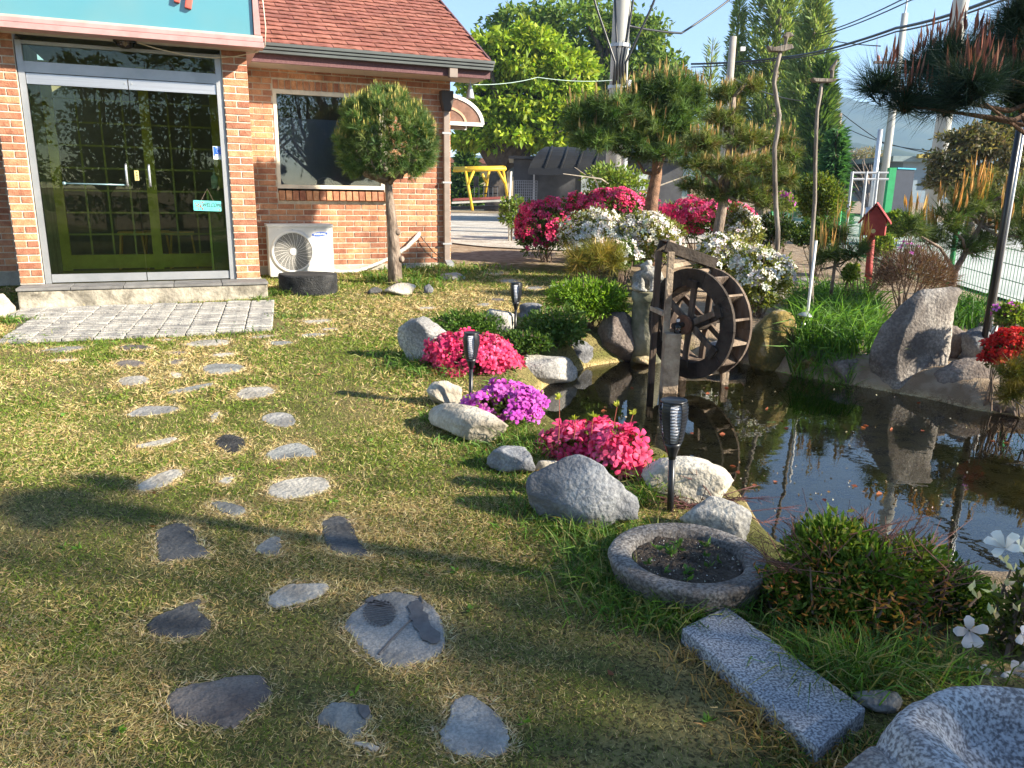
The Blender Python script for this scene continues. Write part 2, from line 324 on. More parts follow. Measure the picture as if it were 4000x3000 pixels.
xx = nd.new('ShaderNodeMath'); xx.operation = 'MULTIPLY_ADD'; ln.new(n3.outputs[0], xx.inputs[0]); xx.inputs[1].default_value = .8; ln.new(sx.outputs[0], xx.inputs[2])
c = mix(mrange(xx.outputs[0], 1.6, 2.2), c, dirt); c = mix(mrange(sx.outputs[2], -.05, -.16), c, mud)
ln.new(c, b.inputs['Base Color']); b.inputs['Roughness'].default_value = 1; b.inputs['Specular IOR Level'].default_value = .1
bp = nd.new('ShaderNodeBump'); bp.inputs['Strength'].default_value = .8; bp.inputs['Distance'].default_value = .02; ln.new(n2.outputs[0], bp.inputs['Height']); ln.new(bp.outputs[0], b.inputs['Normal'])
ground = link('ground', arr_mesh('ground', Vg, np.stack([ii, ii+1, ii+1+nxg, ii+nxg], 1), 4), GROUND, smooth=True); tag(ground, kind='structure')
# gravel yard behind the house corner
GRAVEL = M('gravel', [(.34, .29, .23), (.52, .47, .40), (.62, .58, .52)], scale=2.2, rough=1, bump=1., bscale=60, speck=((.22, .19, .16), .5), speck_scale=30)
pts = [at(1500, 900, 15.5)[:2], (-.9, 12.9), (.2, 12.3), (1.2, 12.2), (2.4, 13.4), (6.5, 17), (7.5, 31), (-14, 33.5), (-14, 15.5)]
pts = chaikin(pts, 2); me = bpy.data.meshes.new('gravel_yard'); me.from_pydata([(p[0], p[1], float(tz(p[0], p[1])[0])+.006) for p in pts], [], [tuple(range(len(pts)))])
bm = bmesh.new(); bm.from_mesh(me); bmesh.ops.triangulate(bm, faces=bm.faces[:]); bmesh.ops.subdivide_edges(bm, edges=bm.edges[:], cuts=2, use_grid_fill=True)
for v in bm.verts: v.co.z = float(tz(v.co.x, v.co.y)[0])+.02
bm.to_mesh(me); bm.free(); tag(link('gravel_yard', me, GRAVEL), kind='structure')
# street beyond the green fence
STREET = M('street_concrete', [(.36, .37, .36), (.46, .46, .44)], scale=1.2, rough=.95, bump=.3, bscale=40)
mb = MB().add([(5.3, 3, .21), (16, 3, .21), (16, 40, .42), (9.5, 40, .42), (5.6, 14, .42), (5.3, 9.6, .30)], [(0, 1, 2, 3, 4, 5)])
me = mb.mesh('street'); bm = bmesh.new(); bm.from_mesh(me); bmesh.ops.triangulate(bm, faces=bm.faces[:]); bmesh.ops.subdivide_edges(bm, edges=bm.edges[:], cuts=6, use_grid_fill=True)
for v in bm.verts: v.co.z = float(tz(v.co.x, v.co.y)[0])+.03
bm.to_mesh(me); bm.free(); tag(link('street', me, STREET), kind='structure')
# pond water
WATERM = glassmat('pond_water', (.95, .88, .70), 2.0, 0.0, wave=(9., .08, (1, 1, 1)))
ctr = POND.mean(0); pw = POND+nrm(POND-ctr)*.14
me = bpy.data.meshes.new('pond_water'); me.from_pydata([(p[0], p[1], WATER) for p in pw], [], [tuple(range(len(pw)))[::-1]]); me.update()
if me.polygons[0].normal.z < 0: me.flip_normals()
tag(link('pond_water', me, WATERM), kind='structure')

# ================================================================ house
HAZ = math.radians(67.4); TU = np.array([math.sin(HAZ), math.cos(HAZ), 0]); TN = np.array([TU[1], -TU[0], 0]); HO = np.array([-2.647, 8.05, 0.])
HROT = math.pi/2-HAZ
def hp(u, o, z): return HO+TU*u+TN*o+np.array([0, 0, z])
def hbox(mb, u0, u1, o0, o1, z0, z1): return mb.obox(hp((u0+u1)/2, (o0+o1)/2, (z0+z1)/2), TU*(u1-u0)/2, TN*(o1-o0)/2, (0, 0, (z1-z0)/2))
house = thing('brick_house', hp(-1, -1.3, .25), 'red brick house with red shingle roof and glass entrance', 'house')
ZS = .336; WO = -1.3          # step top level, main wall offset
WU0, WU1, WZ0, WZ1 = .362, 1.64, 1.255, 2.365
mb = MB()
hbox(mb, -.235, -.003, -1.3, -.004, ZS, 2.60); hbox(mb, -2.16, -1.963, -1.3, -.004, ZS, 2.60)      # porch piers
hbox(mb, -.001, WU0, -1.5, WO-.004, .337, 2.66); hbox(mb, WU1, 2.507, -1.5, WO-.004, .337, 2.66)
hbox(mb, WU0, WU1, -1.5, WO-.004, .337, WZ0-.05); hbox(mb, WU0, WU1, -1.5, WO-.004, WZ1, 2.66)
hbox(mb, -6, -2.162, -1.5, WO-.004, .337, 2.66); hbox(mb, 2.307, 2.507, -6.5, -1.502, .337, 2.66)
hbox(mb, -2.16, .0, -1.3, -.1, 2.60, 2.7)
mb.build('mortar_wall', MORTAR, house)
mb = MB(); hbox(mb, 2.509, 2.511, -6.4, -1.52, .34, 2.6); mb.build('side_wall', BRICK, house)
mb = MB(); hbox(mb, .0, 2.54, -6.5, WO+.02, .05, .337); hbox(mb, -6, -2.2, -1.5, WO+.02, .05, .337); mb.build('foundation', CONC2, house, bevel=.006)
# bricks
def brickmesh(L, h, d=.03):
    m = MB().box((0, 0, 0), L, d, h).mesh('brick'); bm = bmesh.new(); bm.from_mesh(m); bmesh.ops.bevel(bm, geom=bm.edges[:], offset=.0035, segments=1, affect='EDGES'); bm.to_mesh(m); bm.free(); m.materials.append(BRICK); return m
BM = {}
brick_list = []
CH = .067
def add_brick(u0, u1, o, z0, z1, prio):
    brick_list.append((prio, round(u1-u0, 3), (u0+u1)/2, o, (z0+z1)/2, round(z1-z0, 3)))
for k in range(33):                                   # piers
    z = ZS+.012+k*CH
    for a, bb, pr in ((-.235, 0, 0), (-2.16, -1.965, 0)):
        if k % 2: mdl = (a+bb)/2; add_brick(a+.004, mdl-.005, -.012, z, z+.056, pr); add_brick(mdl+.005, bb-.002, -.012, z, z+.056, pr)
        else: add_brick(a+.004, bb-.002, -.012, z, z+.056, pr)
for k in range(34):                                   # main wall, running bond
    z = .347+k*CH; off = (k % 2)*.1
    for j in range(-2, 16):
        a = j*.2+off-.05; bb = a+.19
        if bb < -.05 or a > 2.5: continue
        a2, b2 = max(a, -.02), min(bb, 2.507)
        segs = [(a2, b2)]
        zs0, zs1 = WZ0-.14, WZ1+.108
        if z+.056 > zs0 and z < zs1:
            lo, hi = WU0-.004, WU1+.05
            segs = [s for s in ((a2, min(b2, lo-.006)), (max(a2, hi+.006), b2)) if s[1]-s[0] > .03]
        for s0, s1 in segs: add_brick(s0, s1, WO-.012, z, z+.056, 1 if z < 1.3 or s0 < .4 else 2)
for k in range(34):
    z = .347+k*CH; off = (k % 2)*.1
    for j in range(-6, 0): a = -2.2+j*.2+off; add_brick(a, a+.19, WO-.012, z, z+.056, 3)
n_s = 19
for i in range(n_s):
    a = WU0+(WU1+.04-WU0)*i/n_s; bb = WU0+(WU1+.04-WU0)*(i+1)/n_s
    add_brick(a+.004, bb-.005, WO-.012, WZ1+.006, WZ1+.104, 1); 
brick_list.sort(key=lambda q: q[0])
def mk_brick(name, L, h, u, o, z, d=.03):
    key = (L, h, d)
    if key not in BM: BM[key] = brickmesh(L, h, d)
    ob = bpy.data.objects.new(name, BM[key]); COL.objects.link(ob); ob.parent = house; ob.location = Vector(hp(u, o, z))-house.location; ob.rotation_euler.z = HROT; return ob
for q in brick_list[:280]: mk_brick('brick', q[1], q[5], q[2], q[3]+random.uniform(-.0015, .0015), q[4])
mb = MB()
for q in brick_list[280:]: hbox(mb, q[2]-q[1]/2, q[2]+q[1]/2, q[3]-.015, q[3]+.015, q[4]-q[5]/2, q[4]+q[5]/2)
tag(mb.build('brick_courses', BRICK, house), kind='stuff')
for i in range(17):                                   # sloping brick sill
    a = WU0+(WU1+.06-WU0)*(i+.5)/17; ob = mk_brick('sill_brick', .067, .11, a, WO+.01, WZ0-.085, .11); ob.rotation_euler = (-.12, 0, HROT)
# window: frame, glass, blind, inside
fr = MB()
for a in ((WU0, WU1, WZ0, WZ0+.045), (WU0, WU1, WZ1-.045, WZ1)): hbox(fr, a[0], a[1], WO-.07, WO+.004, a[2], a[3])
for a in ((WU0, WU0+.038), (WU1-.038, WU1)): hbox(fr, a[0], a[1], WO-.07, WO+.006, WZ0+.045, WZ1-.045)
win = fr.build('window', CREAM, house)
mb = MB(); hbox(mb, WU0+.03, WU1-.03, WO-.045, WO-.04, WZ0+.04, WZ1-.04); mb.build('pane', GLASSW, win)
BLIND = M('blind', [(.30, .33, .37), (.42, .45, .49)], scale=2.2, rough=.8, stretch=(1, 1, .5))
mb = MB(); hbox(mb, WU0+.03, WU1-.03, WO-.09, WO-.085, WZ0+.04, 2.06); mb.build('blind', BLIND, win)
mb = MB(); hbox(mb, WU0-.2, WU1+.2, WO-.9, WO-.88, .6, 2.6); mb.build('dark_backing', INT, win)
# step, foundation strip, tiles
step = thing('doorstep', hp(-1.08, .1, .165), 'grey concrete doorstep with dark tile tread below glass door', 'step')
mb = MB(); hbox(mb, -2.14, .04, -1.25, .30, .06, ZS-.028); mb.build('concrete_base', CONC, step, bevel=.012)
for i in range(5):
    mb = MB(); a = -2.15+i*.44; hbox(mb, a+.003, a+.437, -.02, .315, ZS-.026, ZS-.002); mb.build('tile', STEPTILE, step, bevel=.003)
# porch: door set
DU0, DU1, DC, DO = -1.955, -.24, -1.075, -.06
door = thing('glass_double_door', hp(-1.075, DO, ZS), 'double glass entrance door with steel rails and upright handles', 'door')
fr = MB()
for a in ((DU0, DU0+.05), (DU1-.055, DU1)): hbox(fr, a[0], a[1], DO-.08, DO+.035, ZS, 2.50)
hbox(fr, DU0+.05, DU1-.055, DO-.05, DO+.03, 2.232, 2.325); hbox(fr, DU0+.05, DU1-.055, DO-.04, DO+.02, 2.47, 2.50)
fr.build('door_frame', STEELD, door)
mb = MB(); hbox(mb, DU0+.05, DU1-.055, DO-.012, DO-.006, 2.327, 2.468); mb.build('transom_pane', GLASSD, door)
for a, bb, nmm in ((DU0+.055, DC-.004, 'l'), (DC+.004, DU1-.06, 'r')):
    leafp = MB(); hbox(leafp, a, bb, DO-.03, DO+.02, 2.135, 2.226); top = leafp.build('door_rail', STEEL, door)
    mb = MB(); hbox(mb, a, bb, DO-.03, DO+.02, ZS+.008, ZS+.085); mb.build('door_rail', STEELD, door)
    mb = MB(); hbox(mb, a, bb, DO-.006, DO+.004, ZS+.087, 2.133); gleaf = mb.build('glass_leaf', GLASSD, door)
    hu = DC-.09 if nmm == 'l' else DC+.11
    mb = MB().tube([hp(hu, DO+.004, 1.255), hp(hu, DO+.045, 1.262), hp(hu, DO+.05, 1.29), hp(hu, DO+.05, 1.42), hp(hu, DO+.045, 1.445), hp(hu, DO+.004, 1.452)], .011, 8); mb.build('handle', STEEL, gleaf, True)
    mb = MB().lathe(hp(DC-.03 if nmm == 'l' else DC+.03, DO+.02, 2.185), [(.008, 0), (.008, .004), (0, .005)], 10, ax=TN); mb.build('lock', STEELD, top)
mb = MB().tube([hp(-1.70, DO+.03, 1.268), hp(DC-.1, DO+.03, 1.262)], .007, 8); mb.lathe(hp(-1.70, DO, 1.268), [(.016, 0), (.016, .04), (0, .045)], 10, ax=TN); mb.build('push_bar', plain('teal_bar', (.25, .38, .40), rough=.3, metal=.5), door, True)
BRASS = plain('brass_plate', (.62, .50, .22), rough=.4)
mb = MB(); hbox(mb, DC-.022, DC+.016, DO+.021, DO+.026, 1.305, 1.40); mb.build('lock_plate', BRASS, door, bevel=.002)
mb = MB()
for i in range(5): hbox(mb, DC-.008+.003*(i % 2), DC+.004+.002*(i % 3), DO+.0262, DO+.0268, 1.318+i*.015, 1.325+i*.015)
mb.build('lettering', BLACK, door)
# sticker: blue with a white C mark and pale foot
STB = plain('sticker_blue', (.03, .12, .55), rough=.5); STW = plain('sticker_white', (.75, .8, .78), rough=.5)
st = thing('sticker', hp(-.32, DO+.006, 1.535), 'small blue and white sticker on the glass door', 'sticker')
mb = MB(); hbox(mb, -.37, -.27, DO+.0055, DO+.007, 1.525, 1.65); mb.build('card', STW, st)
mb = MB(); hbox(mb, -.366, -.274, DO+.0075, DO+.008, 1.557, 1.646); mb.build('blue_field', STB, st)
mb = MB()
for i in range(9):
    a0 = math.radians(50+i*29); a1 = a0+math.radians(31); mb.beam(hp(-.32+.02*math.cos(a0), DO+.0088, 1.603+.02*math.sin(a0)), hp(-.32+.02*math.cos(a1), DO+.0088, 1.603+.02*math.sin(a1)), .0012, .009, up=TN)
hbox(mb, -.345, -.3, DO+.0082, DO+.009, 1.633, 1.638); hbox(mb, -.355, -.285, DO+.0082, DO+.009, 1.563, 1.571)
mb.build('emblem', STW, st)
# WELCOME plaque hung on the glass
wl = thing('welcome_sign', hp(-.46, DO+.02, 1.03), 'turquoise welcome plaque hanging on two cords inside door', 'sign')
TURQ = M('turquoise', [(.10, .50, .48), (.18, .62, .58)], scale=20, rough=.5)
def hM(u, o, z, tilt=0): return Matrix(((TU[0], 0, TN[0], 0), (TU[1], 0, TN[1], 0), (0, 1, 0, 0), (0, 0, 0, 1))) if False else Matrix.Translation(Vector(hp(u, o, z))) @ Matrix(((TU[0], 0, TN[0], 0), (TU[1], 0, TN[1], 0), (0, 1, 0, 0), (0, 0, 0, 1))) @ Matrix.Rotation(tilt, 4, 'Z')
q = [(-.13, -.045), (-.125, -.05), (.125, -.05), (.13, -.045), (.13, .045), (.125, .05), (-.125, .05), (-.13, .045)]
mt = hM(-.462, DO+.014, 1.072, -.03); mb = MB().prism([mt @ Vector((x, y, 0)) for x, y in q], Vector(TN)*.008); mb.build('board', TURQ, wl)
textmesh('lettering', 'WELCOME', .052, .001, plain('dark_ink', (.05, .04, .035)), wl, hM(-.418, DO+.0235, 1.078, -.03) @ Matrix.Diagonal((.74, 1, 1, 1)), shear=.35)
mb = MB(); PINKD = plain('floral_print', (.30, .12, .10))
for i in range(26):
    x, y = rng.uniform(-.12, -.04), rng.uniform(-.04, .035); r_ = rng.uniform(.003, .008); mb.lathe(mt @ Vector((x, y, .009)), [(r_, 0), (0, .001)], 6, ax=TN)
for i in range(8): mb.lathe(mt @ Vector((rng.uniform(.08, .125), rng.uniform(-.045, -.025), .009)), [(rng.uniform(.003, .006), 0), (0, .001)], 6, ax=TN)
mb.build('floral_print', PINKD, wl)
mb = MB().tube([hp(-.52, DO+.018, 1.118), hp(-.452, DO+.012, 1.24), hp(-.40, DO+.018, 1.115)], .0025, 5); mb.build('cord', TWIG, wl)
# vestibule behind the glass
vest = MB(); hbox(vest, -1.96, -.236, -1.29, DO-.06, ZS-.03, ZS-.004); vest.build('vestibule_floor', plain('vest_floor', (.40, .36, .14), rough=.5), house)
mb = MB(); hbox(mb, -1.96, -.24, -3.9, -3.85, .3, 2.6); hbox(mb, -1.96, -.24, -3.9, -.1, 2.56, 2.6); hbox(mb, -3.2, -3.15, -3.9, -1.5, .3, 2.6); hbox(mb, .3, .33, -3.9, -1.5, .3, 2.6); hbox(mb, -3.2, .3, -3.9, -1.5, .26, .3); hbox(mb, -3.2, .3, -3.9, -3.86, .3, 2.6)
mb.build('dark_room', INT, house)
lat = MB()
for uu in (-1.92, -1.0, -.28): hbox(lat, uu-.05, uu+.05, -1.32, -1.26, ZS, 2.5)
hbox(lat, -1.87, -1.05, -1.315, -1.265, ZS+.02, ZS+.17); hbox(lat, -.95, -.33, -1.315, -1.265, ZS+.02, ZS+.17); hbox(lat, -1.97, -.23, -1.318, -1.262, 2.35, 2.45)
ld = lat.build('lattice_door', OLIVE, house)
mb = MB()
for uu in (-1.66, -1.44, -1.22, -.77, -.55): hbox(mb, uu-.009, uu+.009, -1.30, -1.28, ZS+.17, 2.35)
for i in range(8):
    z = ZS+.17+.235*(i+.95); hbox(mb, -1.87, -.33, -1.296, -1.284, z-.009, z+.009)
mb.build('muntin', LATT, ld)
# stools and counter seen in the dark room
for u, o in ((-1.28, -1.75), (-1.02, -1.9), (-.74, -1.7)):
    s = thing('wooden_stool', hp(u, o, .30), 'honey coloured wooden stool in the dark room behind glass door', 'stool', 'stools behind the glass door')
    mb = MB(); hbox(mb, u-.14, u+.14, o-.14, o+.14, .70, .735); mb.build('seat', OAK, s)
    for du in (-1, 1):
        mb = MB().prism([hp(u+du*.10, o-.13, .70), hp(u+du*.10, o+.13, .70), hp(u+du*.14, o+.14, .30), hp(u+du*.14, o-.14, .30)], TU*du*.02); mb.build('leg_panel', OAK, s)
ct = thing('counter', hp(-.36, -.6, ZS), 'olive green counter standing behind the right door leaf', 'counter')
mb = MB(); hbox(mb, -.43, -.245, -.95, -.35, ZS-.003, 1.22); mb.build('cabinet', plain('counter_green', (.14, .17, .06), rough=.6), ct)
mb = MB(); hbox(mb, -.452, -.242, -.97, -.33, 1.222, 1.243); mb.build('top', plain('counter_top', (.16, .14, .09), rough=.4), ct)
mb = MB(); hbox(mb, -.455, -.435, -.352, -.325, ZS, 1.22); mb.build('edge_strip', plain('edge_lime', (.42, .48, .14)), ct)
sb = thing('sanitizer_bottle', hp(-.365, -.42, 1.244), 'pump bottle of hand sanitizer on the counter', 'bottle')
p0 = hp(-.365, -.42, 1.244); MB().lathe(p0, [(.03, 0), (.034, .004), (.034, .11), (.026, .125), (.012, .135), (.012, .15)], 16).build('body', plain('bottle_clear', (.55, .68, .66), rough=.2), sb, True)
mb = MB().lathe(p0, [(.014, .151), (.014, .165), (.004, .166), (.004, .195)], 12); mb.beam(p0+np.array([0, 0, .198]), p0+np.array([-.035, 0, .196]), .012, .008); mb.build('pump', WHITE, sb, True)
MB().lathe(p0, [(.0346, .03), (.0346, .09)], 16).build('paper_label', STW, sb, True)
# sign board above the porch
SG = .30
CY, nd, ln, b = new_mat('sign_cyan'); tc = nd.new('ShaderNodeTexCoord'); n = nd.new('ShaderNodeTexNoise'); n.inputs['Scale'].default_value = 1.4; ln.new(tc.outputs['Object'], n.inputs[0])
r_ = ramp(nd, [(.3, (.10, .24, .26)), (.7, (.05, .24, .30))]); ln.new(n.outputs[0], r_.inputs[0]); ln.new(r_.outputs[0], b.inputs['Base Color']); b.inputs['Roughness'].default_value = .16; b.inputs['Specular IOR Level'].default_value = .9; b.inputs['Coat Weight'].default_value = .6; b.inputs['Coat Roughness'].default_value = .04
sign = thing('sign_board', hp(-1.5, SG, 2.53), 'glossy cyan sign board in mauve metal frame above the entrance', 'sign')
mb = MB(); hbox(mb, -4.4, .05, SG-.06, SG, 2.645, 3.35); mb.build('panel', CY, sign)
fm = MB(); hbox(fm, -4.4, .135, SG-.1, SG+.075, 2.53, 2.578); hbox(fm, -4.4, .13, SG-.1, SG+.05, 2.584, 2.622); hbox(fm, .056, .115, SG-.1, SG+.03, 2.646, 3.4); fm.build('frame', MAUVE, sign, bevel=.004)
fm = MB(); hbox(fm, -4.4, .13, SG-.1, SG+.03, 2.6225, 2.643); fm.build('frame_lip', plain('lip_grey', (.42, .38, .33)), sign)
fm = MB(); hbox(fm, -2.4, .11, -.003, SG-.1, 2.54, 2.56)
for i in range(12): pass
fm.build('soffit', SOFFIT, sign)
mb = MB(); hbox(mb, -.02, .10, -1.2, SG-.1, 2.562, 3.4); mb.build('side_cheek', MAUVE, sign)
RED = M('letter_red', [(.42, .07, .05), (.55, .13, .10)], scale=9, rough=.55)
for (x0, y0, x1, y1, w_) in ((700, -60, 690, 10, .05), (748, -70, 734, 34, .058)):
    def sp(x, y):
        v = ray(x, y); t_ = ((hp(0, SG+.02, 0)-CAM)@TN)/(v@TN); return CAM+v*t_
    a = sp(x0, y0); bb = sp(x1, y1); mb = MB().beam(a, bb, w_, .05, up=TN); mb.build('letter_stroke', RED, sign, bevel=.008)
a = sp(160, -30); mb = MB()
# porch lamp under the soffit
pl = thing('porch_lamp', hp(-1.1, -.02, 2.46), 'round porch ceiling lamp with bare bulb under the sign', 'lamp')
MB().lathe(hp(-1.06, .1, 2.538), [(.10, 0), (.10, -.012), (.085, -.02), (.07, -.05), (.03, -.065), (0, -.066)], 20).build('glass_shade', glassmat('smoked_glass', (.6, .5, .4), 1.5), pl, True)
MB().lathe(hp(-1.06, .1, 2.53), [(.018, 0), (.022, -.02), (.0, -.045)], 12).build('bulb', STW, pl, True)
mb = MB().tube([hp(-.95, .1, 2.53), hp(-.8, .06, 2.5), hp(-.55, .02, 2.465), hp(-.3, .01, 2.462), hp(-.1, .02, 2.49), hp(.08, .1, 2.53), hp(.15, .3, 2.56), hp(.16, .36, 2.7), hp(.13, .36, 3.3)], .005, 6); mb.build('cable', CREAM, pl, True)
# roof
EO, EZ, RU1, SL = -.80, 2.775, 2.83, .53
roof = MB()
roof.prism([hp(-.05, EO, EZ-.03), hp(RU1, EO, EZ-.03), hp(RU1, -4.6, EZ-.03+SL*3.8), hp(-.05, -4.6, EZ-.03+SL*3.8)], (0, 0, .02)); ro = roof.build('roof', PURPLE, house)
roof = MB().prism([hp(-.05, -8.4, EZ-.03), hp(RU1, -8.4, EZ-.03), hp(RU1, -4.6, EZ-.03+SL*3.8), hp(-.05, -4.6, EZ-.03+SL*3.8)], (0, 0, .02)); roof.build('rear_roof', SHINGLE, house)
slope = nrm(np.array([-TN[0], -TN[1], SL])); rn = nrm(np.cross(TU, slope)); rn = rn if rn[2] > 0 else -rn
rows = 22; ex = .142
for i in range(rows):
    L = .33; off = (i % 2)*L/2+.04*((i*7) % 5)/5
    for j in range(-1, 10):
        a = j*L+off; bb = a+L-.006
        a2, b2 = max(a, .02), min(bb, RU1+.01)
        if b2-a2 < .04: continue
        base = hp((a2+b2)/2, EO, EZ)+slope*(i*ex+ex*.62-.02); lift = random.uniform(0, .006)
        key = ('sh', round(b2-a2, 2))
        if key not in BM:
            LL = b2-a2; m = MB(); V = []; nx_ = 6
            for jx in range(nx_+1):
                xx_ = -LL/2+LL*jx/nx_
                for yv, zv in ((-ex*.62, 0.), (-ex*.62, .009), (ex*.62, .001), (ex*.62, -.003)): V.append((xx_, yv+.004*math.sin(jx*2.1) if yv < 0 else yv, zv+(.003*math.sin(jx*1.7+1) if yv < 0 else 0)))
            F = []
            for jx in range(nx_):
                for kk in range(4): F.append((jx*4+kk, jx*4+(kk+1) % 4, jx*4+4+(kk+1) % 4, jx*4+4+kk))
            F += [(0, 1, 2, 3), tuple(nx_*4+q for q in (3, 2, 1, 0))]; m.add(V, F); BM[key] = m.mesh('shingle'); BM[key].materials.append(SHINGLE)
        ob = bpy.data.objects.new('shingle', BM[key]); COL.objects.link(ob); ob.parent = ro
        tilt = .07+lift*2; R3 = Matrix((Vector(TU), Vector(slope), Vector(rn))).transposed().to_4x4()
        ob.matrix_local = Matrix.Translation(Vector(base+rn*.004)-house.location) @ R3 @ Matrix.Rotation(-tilt, 4, 'X')
rk = MB().prism([hp(RU1+.012, EO, EZ-.06), hp(RU1+.012, -4.6, EZ-.06+SL*3.8), hp(RU1+.012, -4.6, EZ+.02+SL*3.8), hp(RU1+.012, EO, EZ+.02)], TU*.02); rk.build('rake_trim', PURPLE, house)
gt = MB(); hbox(gt, .06, RU1+.045, EO+.003, EO+.10, EZ-.045, EZ-.012); hbox(gt, .06, RU1+.04, EO+.003, EO+.085, EZ-.078, EZ-.050); hbox(gt, .06, RU1+.035, EO+.003, EO+.07, EZ-.115, EZ-.082); gut = gt.build('gutter', DARKG, house, bevel=.004)
mb = MB(); hbox(mb, .05, RU1+.02, EO-.035, EO, EZ-.20, EZ-.05); mb.build('fascia', PURPLE, house)
mb = MB()
for i in range(6): hbox(mb, .01, RU1, EO-.04-.079*(i+1)+.002, EO-.04-.079*i, EZ-.195, EZ-.18)
mb.build('soffit', SOFFIT, house)
# downspout with hopper
dsp = MB(); hbox(dsp, 2.40, 2.475, WO+.01, WO+.075, .36, 2.32); hbox(dsp, 2.32, 2.42, EO-.02, EO+.06, EZ-.22, EZ-.11); 
dp = dsp.build('downspout', BROWNM, house, bevel=.006)
mb = MB().prism([hp(2.36, WO+.005, 2.46), hp(2.515, WO+.005, 2.46), hp(2.515, WO+.005, 2.36), hp(2.48, WO+.005, 2.22), hp(2.395, WO+.005, 2.22), hp(2.36, WO+.005, 2.36)], TN*.11); mb.build('hopper', plain('hopper_brown', (.06, .05, .045)), dp, bevel=.006)
for z in (.58, 1.35, 1.95): mb = MB(); hbox(mb, 2.378, 2.497, WO+.004, WO+.079, z, z+.022); mb.build('strap', STEELD, dp)
mb = MB().prism([hp(2.40, WO+.01, .36), hp(2.475, WO+.01, .36), hp(2.50, WO+.16, .30), hp(2.40, WO+.16, .30)], (0, 0, .05)); mb.build('shoe', STEELD, dp)
# bell lamp below the eave corner
bl = thing('eave_lamp', hp(2.62, -1.0, 2.36), 'small grey bell shaped lamp hanging below the eave corner', 'lamp')
q = hp(2.66, -.98, 2.36); MB().lathe(q, [(.055, 0), (.05, .01), (.035, .09), (.02, .14), (.02, .16)], 16).build('shade', STEELD, bl, True); MB().tube([q+np.array([0, 0, .15]), q+np.array([0, 0, .24])], .008, 6).build('stem', STEELD, bl)
# barrel awning on the side wall
aw = thing('awning', hp(2.62, -1.7, 2.11), 'white framed brown barrel awning behind the house corner', 'awning')
def qa(o, r_, th): return hp(2.515+r_*math.sin(th)*1.02, o, 2.115+r_*math.cos(th)*.66)
for o in (-1.62, -2.3):
    fr_ = MB(); N = 12
    for i in range(N): fr_.beam(qa(o, .53, math.pi/2*i/N), qa(o, .53, math.pi/2*(i+1)/N), .045, .035, up=TN)
    fr_.beam(hp(2.515, o, 2.115), hp(3.06, o, 2.115), .045, .035, up=TN); fr_.build('frame', WHITE, aw)
    fr_ = MB()
    for i in range(N): fr_.beam(qa(o, .30, math.pi/2*i/N), qa(o, .30, math.pi/2*(i+1)/N), .03, .03, up=TN)
    fr_.build('inner_rib', plain('rib_tan', (.50, .33, .22)), aw)
    mb = MB().prism([hp(2.515, o+.004, 2.12)]+[qa(o+.004, .515, math.pi/2*i/N) for i in range(N+1)], TN*-.006); mb.build('side_panel', M('brown_acrylic', [(.14, .07, .045), (.24, .13, .09)], scale=11, rough=.3, spec=.5), aw)
mb = MB()
for i in range(N): mb.add([qa(-1.64, .535, math.pi/2*i/N), qa(-1.64, .535, math.pi/2*(i+1)/N), qa(-2.28, .535, math.pi/2*(i+1)/N), qa(-2.28, .535, math.pi/2*i/N)], [(0, 1, 2, 3)])
mb.build('cover', plain('brown_cover', (.2, .11, .08), rough=.3), aw, True)
# paving in front of the step: interlocking zigzag blocks
A, B_, C_, D_ = [gnd(*p) for p in ((85, 1212), (1045, 1180), (1128, 1292), (40, 1348))]
pav = MB(); V = [p+np.array([0, 0, -.03]) for p in (A, B_, C_, D_)]; pav.prism(V, (0, 0, .032)); pv = pav.build('paving', M('paving_bed', [(.06, .055, .04), (.12, .11, .07)], scale=30, rough=1), base=A); tag(pv, kind='structure')
e1 = nrm(B_-A); e2 = np.array([e1[1], -e1[0], 0.]); e2 = e2 if e2@(D_-A) > 0 else -e2
BL, BWd = .222, .079; ncol = 13; nrow = 18
def zig(L, Wd):
    top = []; k = 6
    prof = [(0, 0), (.14, 0), (.25, .007), (.5, .007), (.62, -.002), (.86, -.002), (1, 0)]
    a = [(x*L-L/2, y+Wd/2) for x, y in prof]; c_ = [(x*L-L/2, y-Wd/2) for x, y in prof][::-1]
    r_ = [(L/2+.007, Wd*.25), (L/2-.002, 0), (L/2+.007, -Wd*.25)]; l_ = [(-L/2+.007, -Wd*.25), (-L/2-.002, 0), (-L/2+.007, Wd*.25)]
    return a+r_+c_+l_
zm = MB().prism([(x, y, -.02) for x, y in zig(BL-.016, BWd-.014)], (0, 0, .045)).mesh('paver'); bm = bmesh.new(); bm.from_mesh(zm)
bmesh.ops.bevel(bm, geom=[e for e in bm.edges if e.verts[0].co.z > .02 and e.verts[1].co.z > .02], offset=.004, segments=1, affect='EDGES'); bm.to_mesh(zm); bm.free(); zm.materials.append(PAVER)
quad = np.array([p[:2] for p in (A, B_, C_, D_)]); cnt = 0
for i in range(-3, ncol+3):
    for j in range(nrow):
        c2 = (A+e1*((i+.5)*BL)+e2*(j+.5)*BWd); 
        off = BL/2 if (i % 2 and False) else 0
        if pdist(c2[:2], quad)[0] < .012: continue
        ob = bpy.data.objects.new('paver', zm); COL.objects.link(ob); ob.parent = pv; cnt += 1
        ob.location = Vector((c2[0], c2[1], float(np.interp(c2[1], KY, KZ))+random.uniform(-.004, .004)))-Vector(A); ob.rotation_euler = (random.uniform(-.02, .02), random.uniform(-.02, .02), math.atan2(e1[1], e1[0])+random.uniform(-.015, .015))
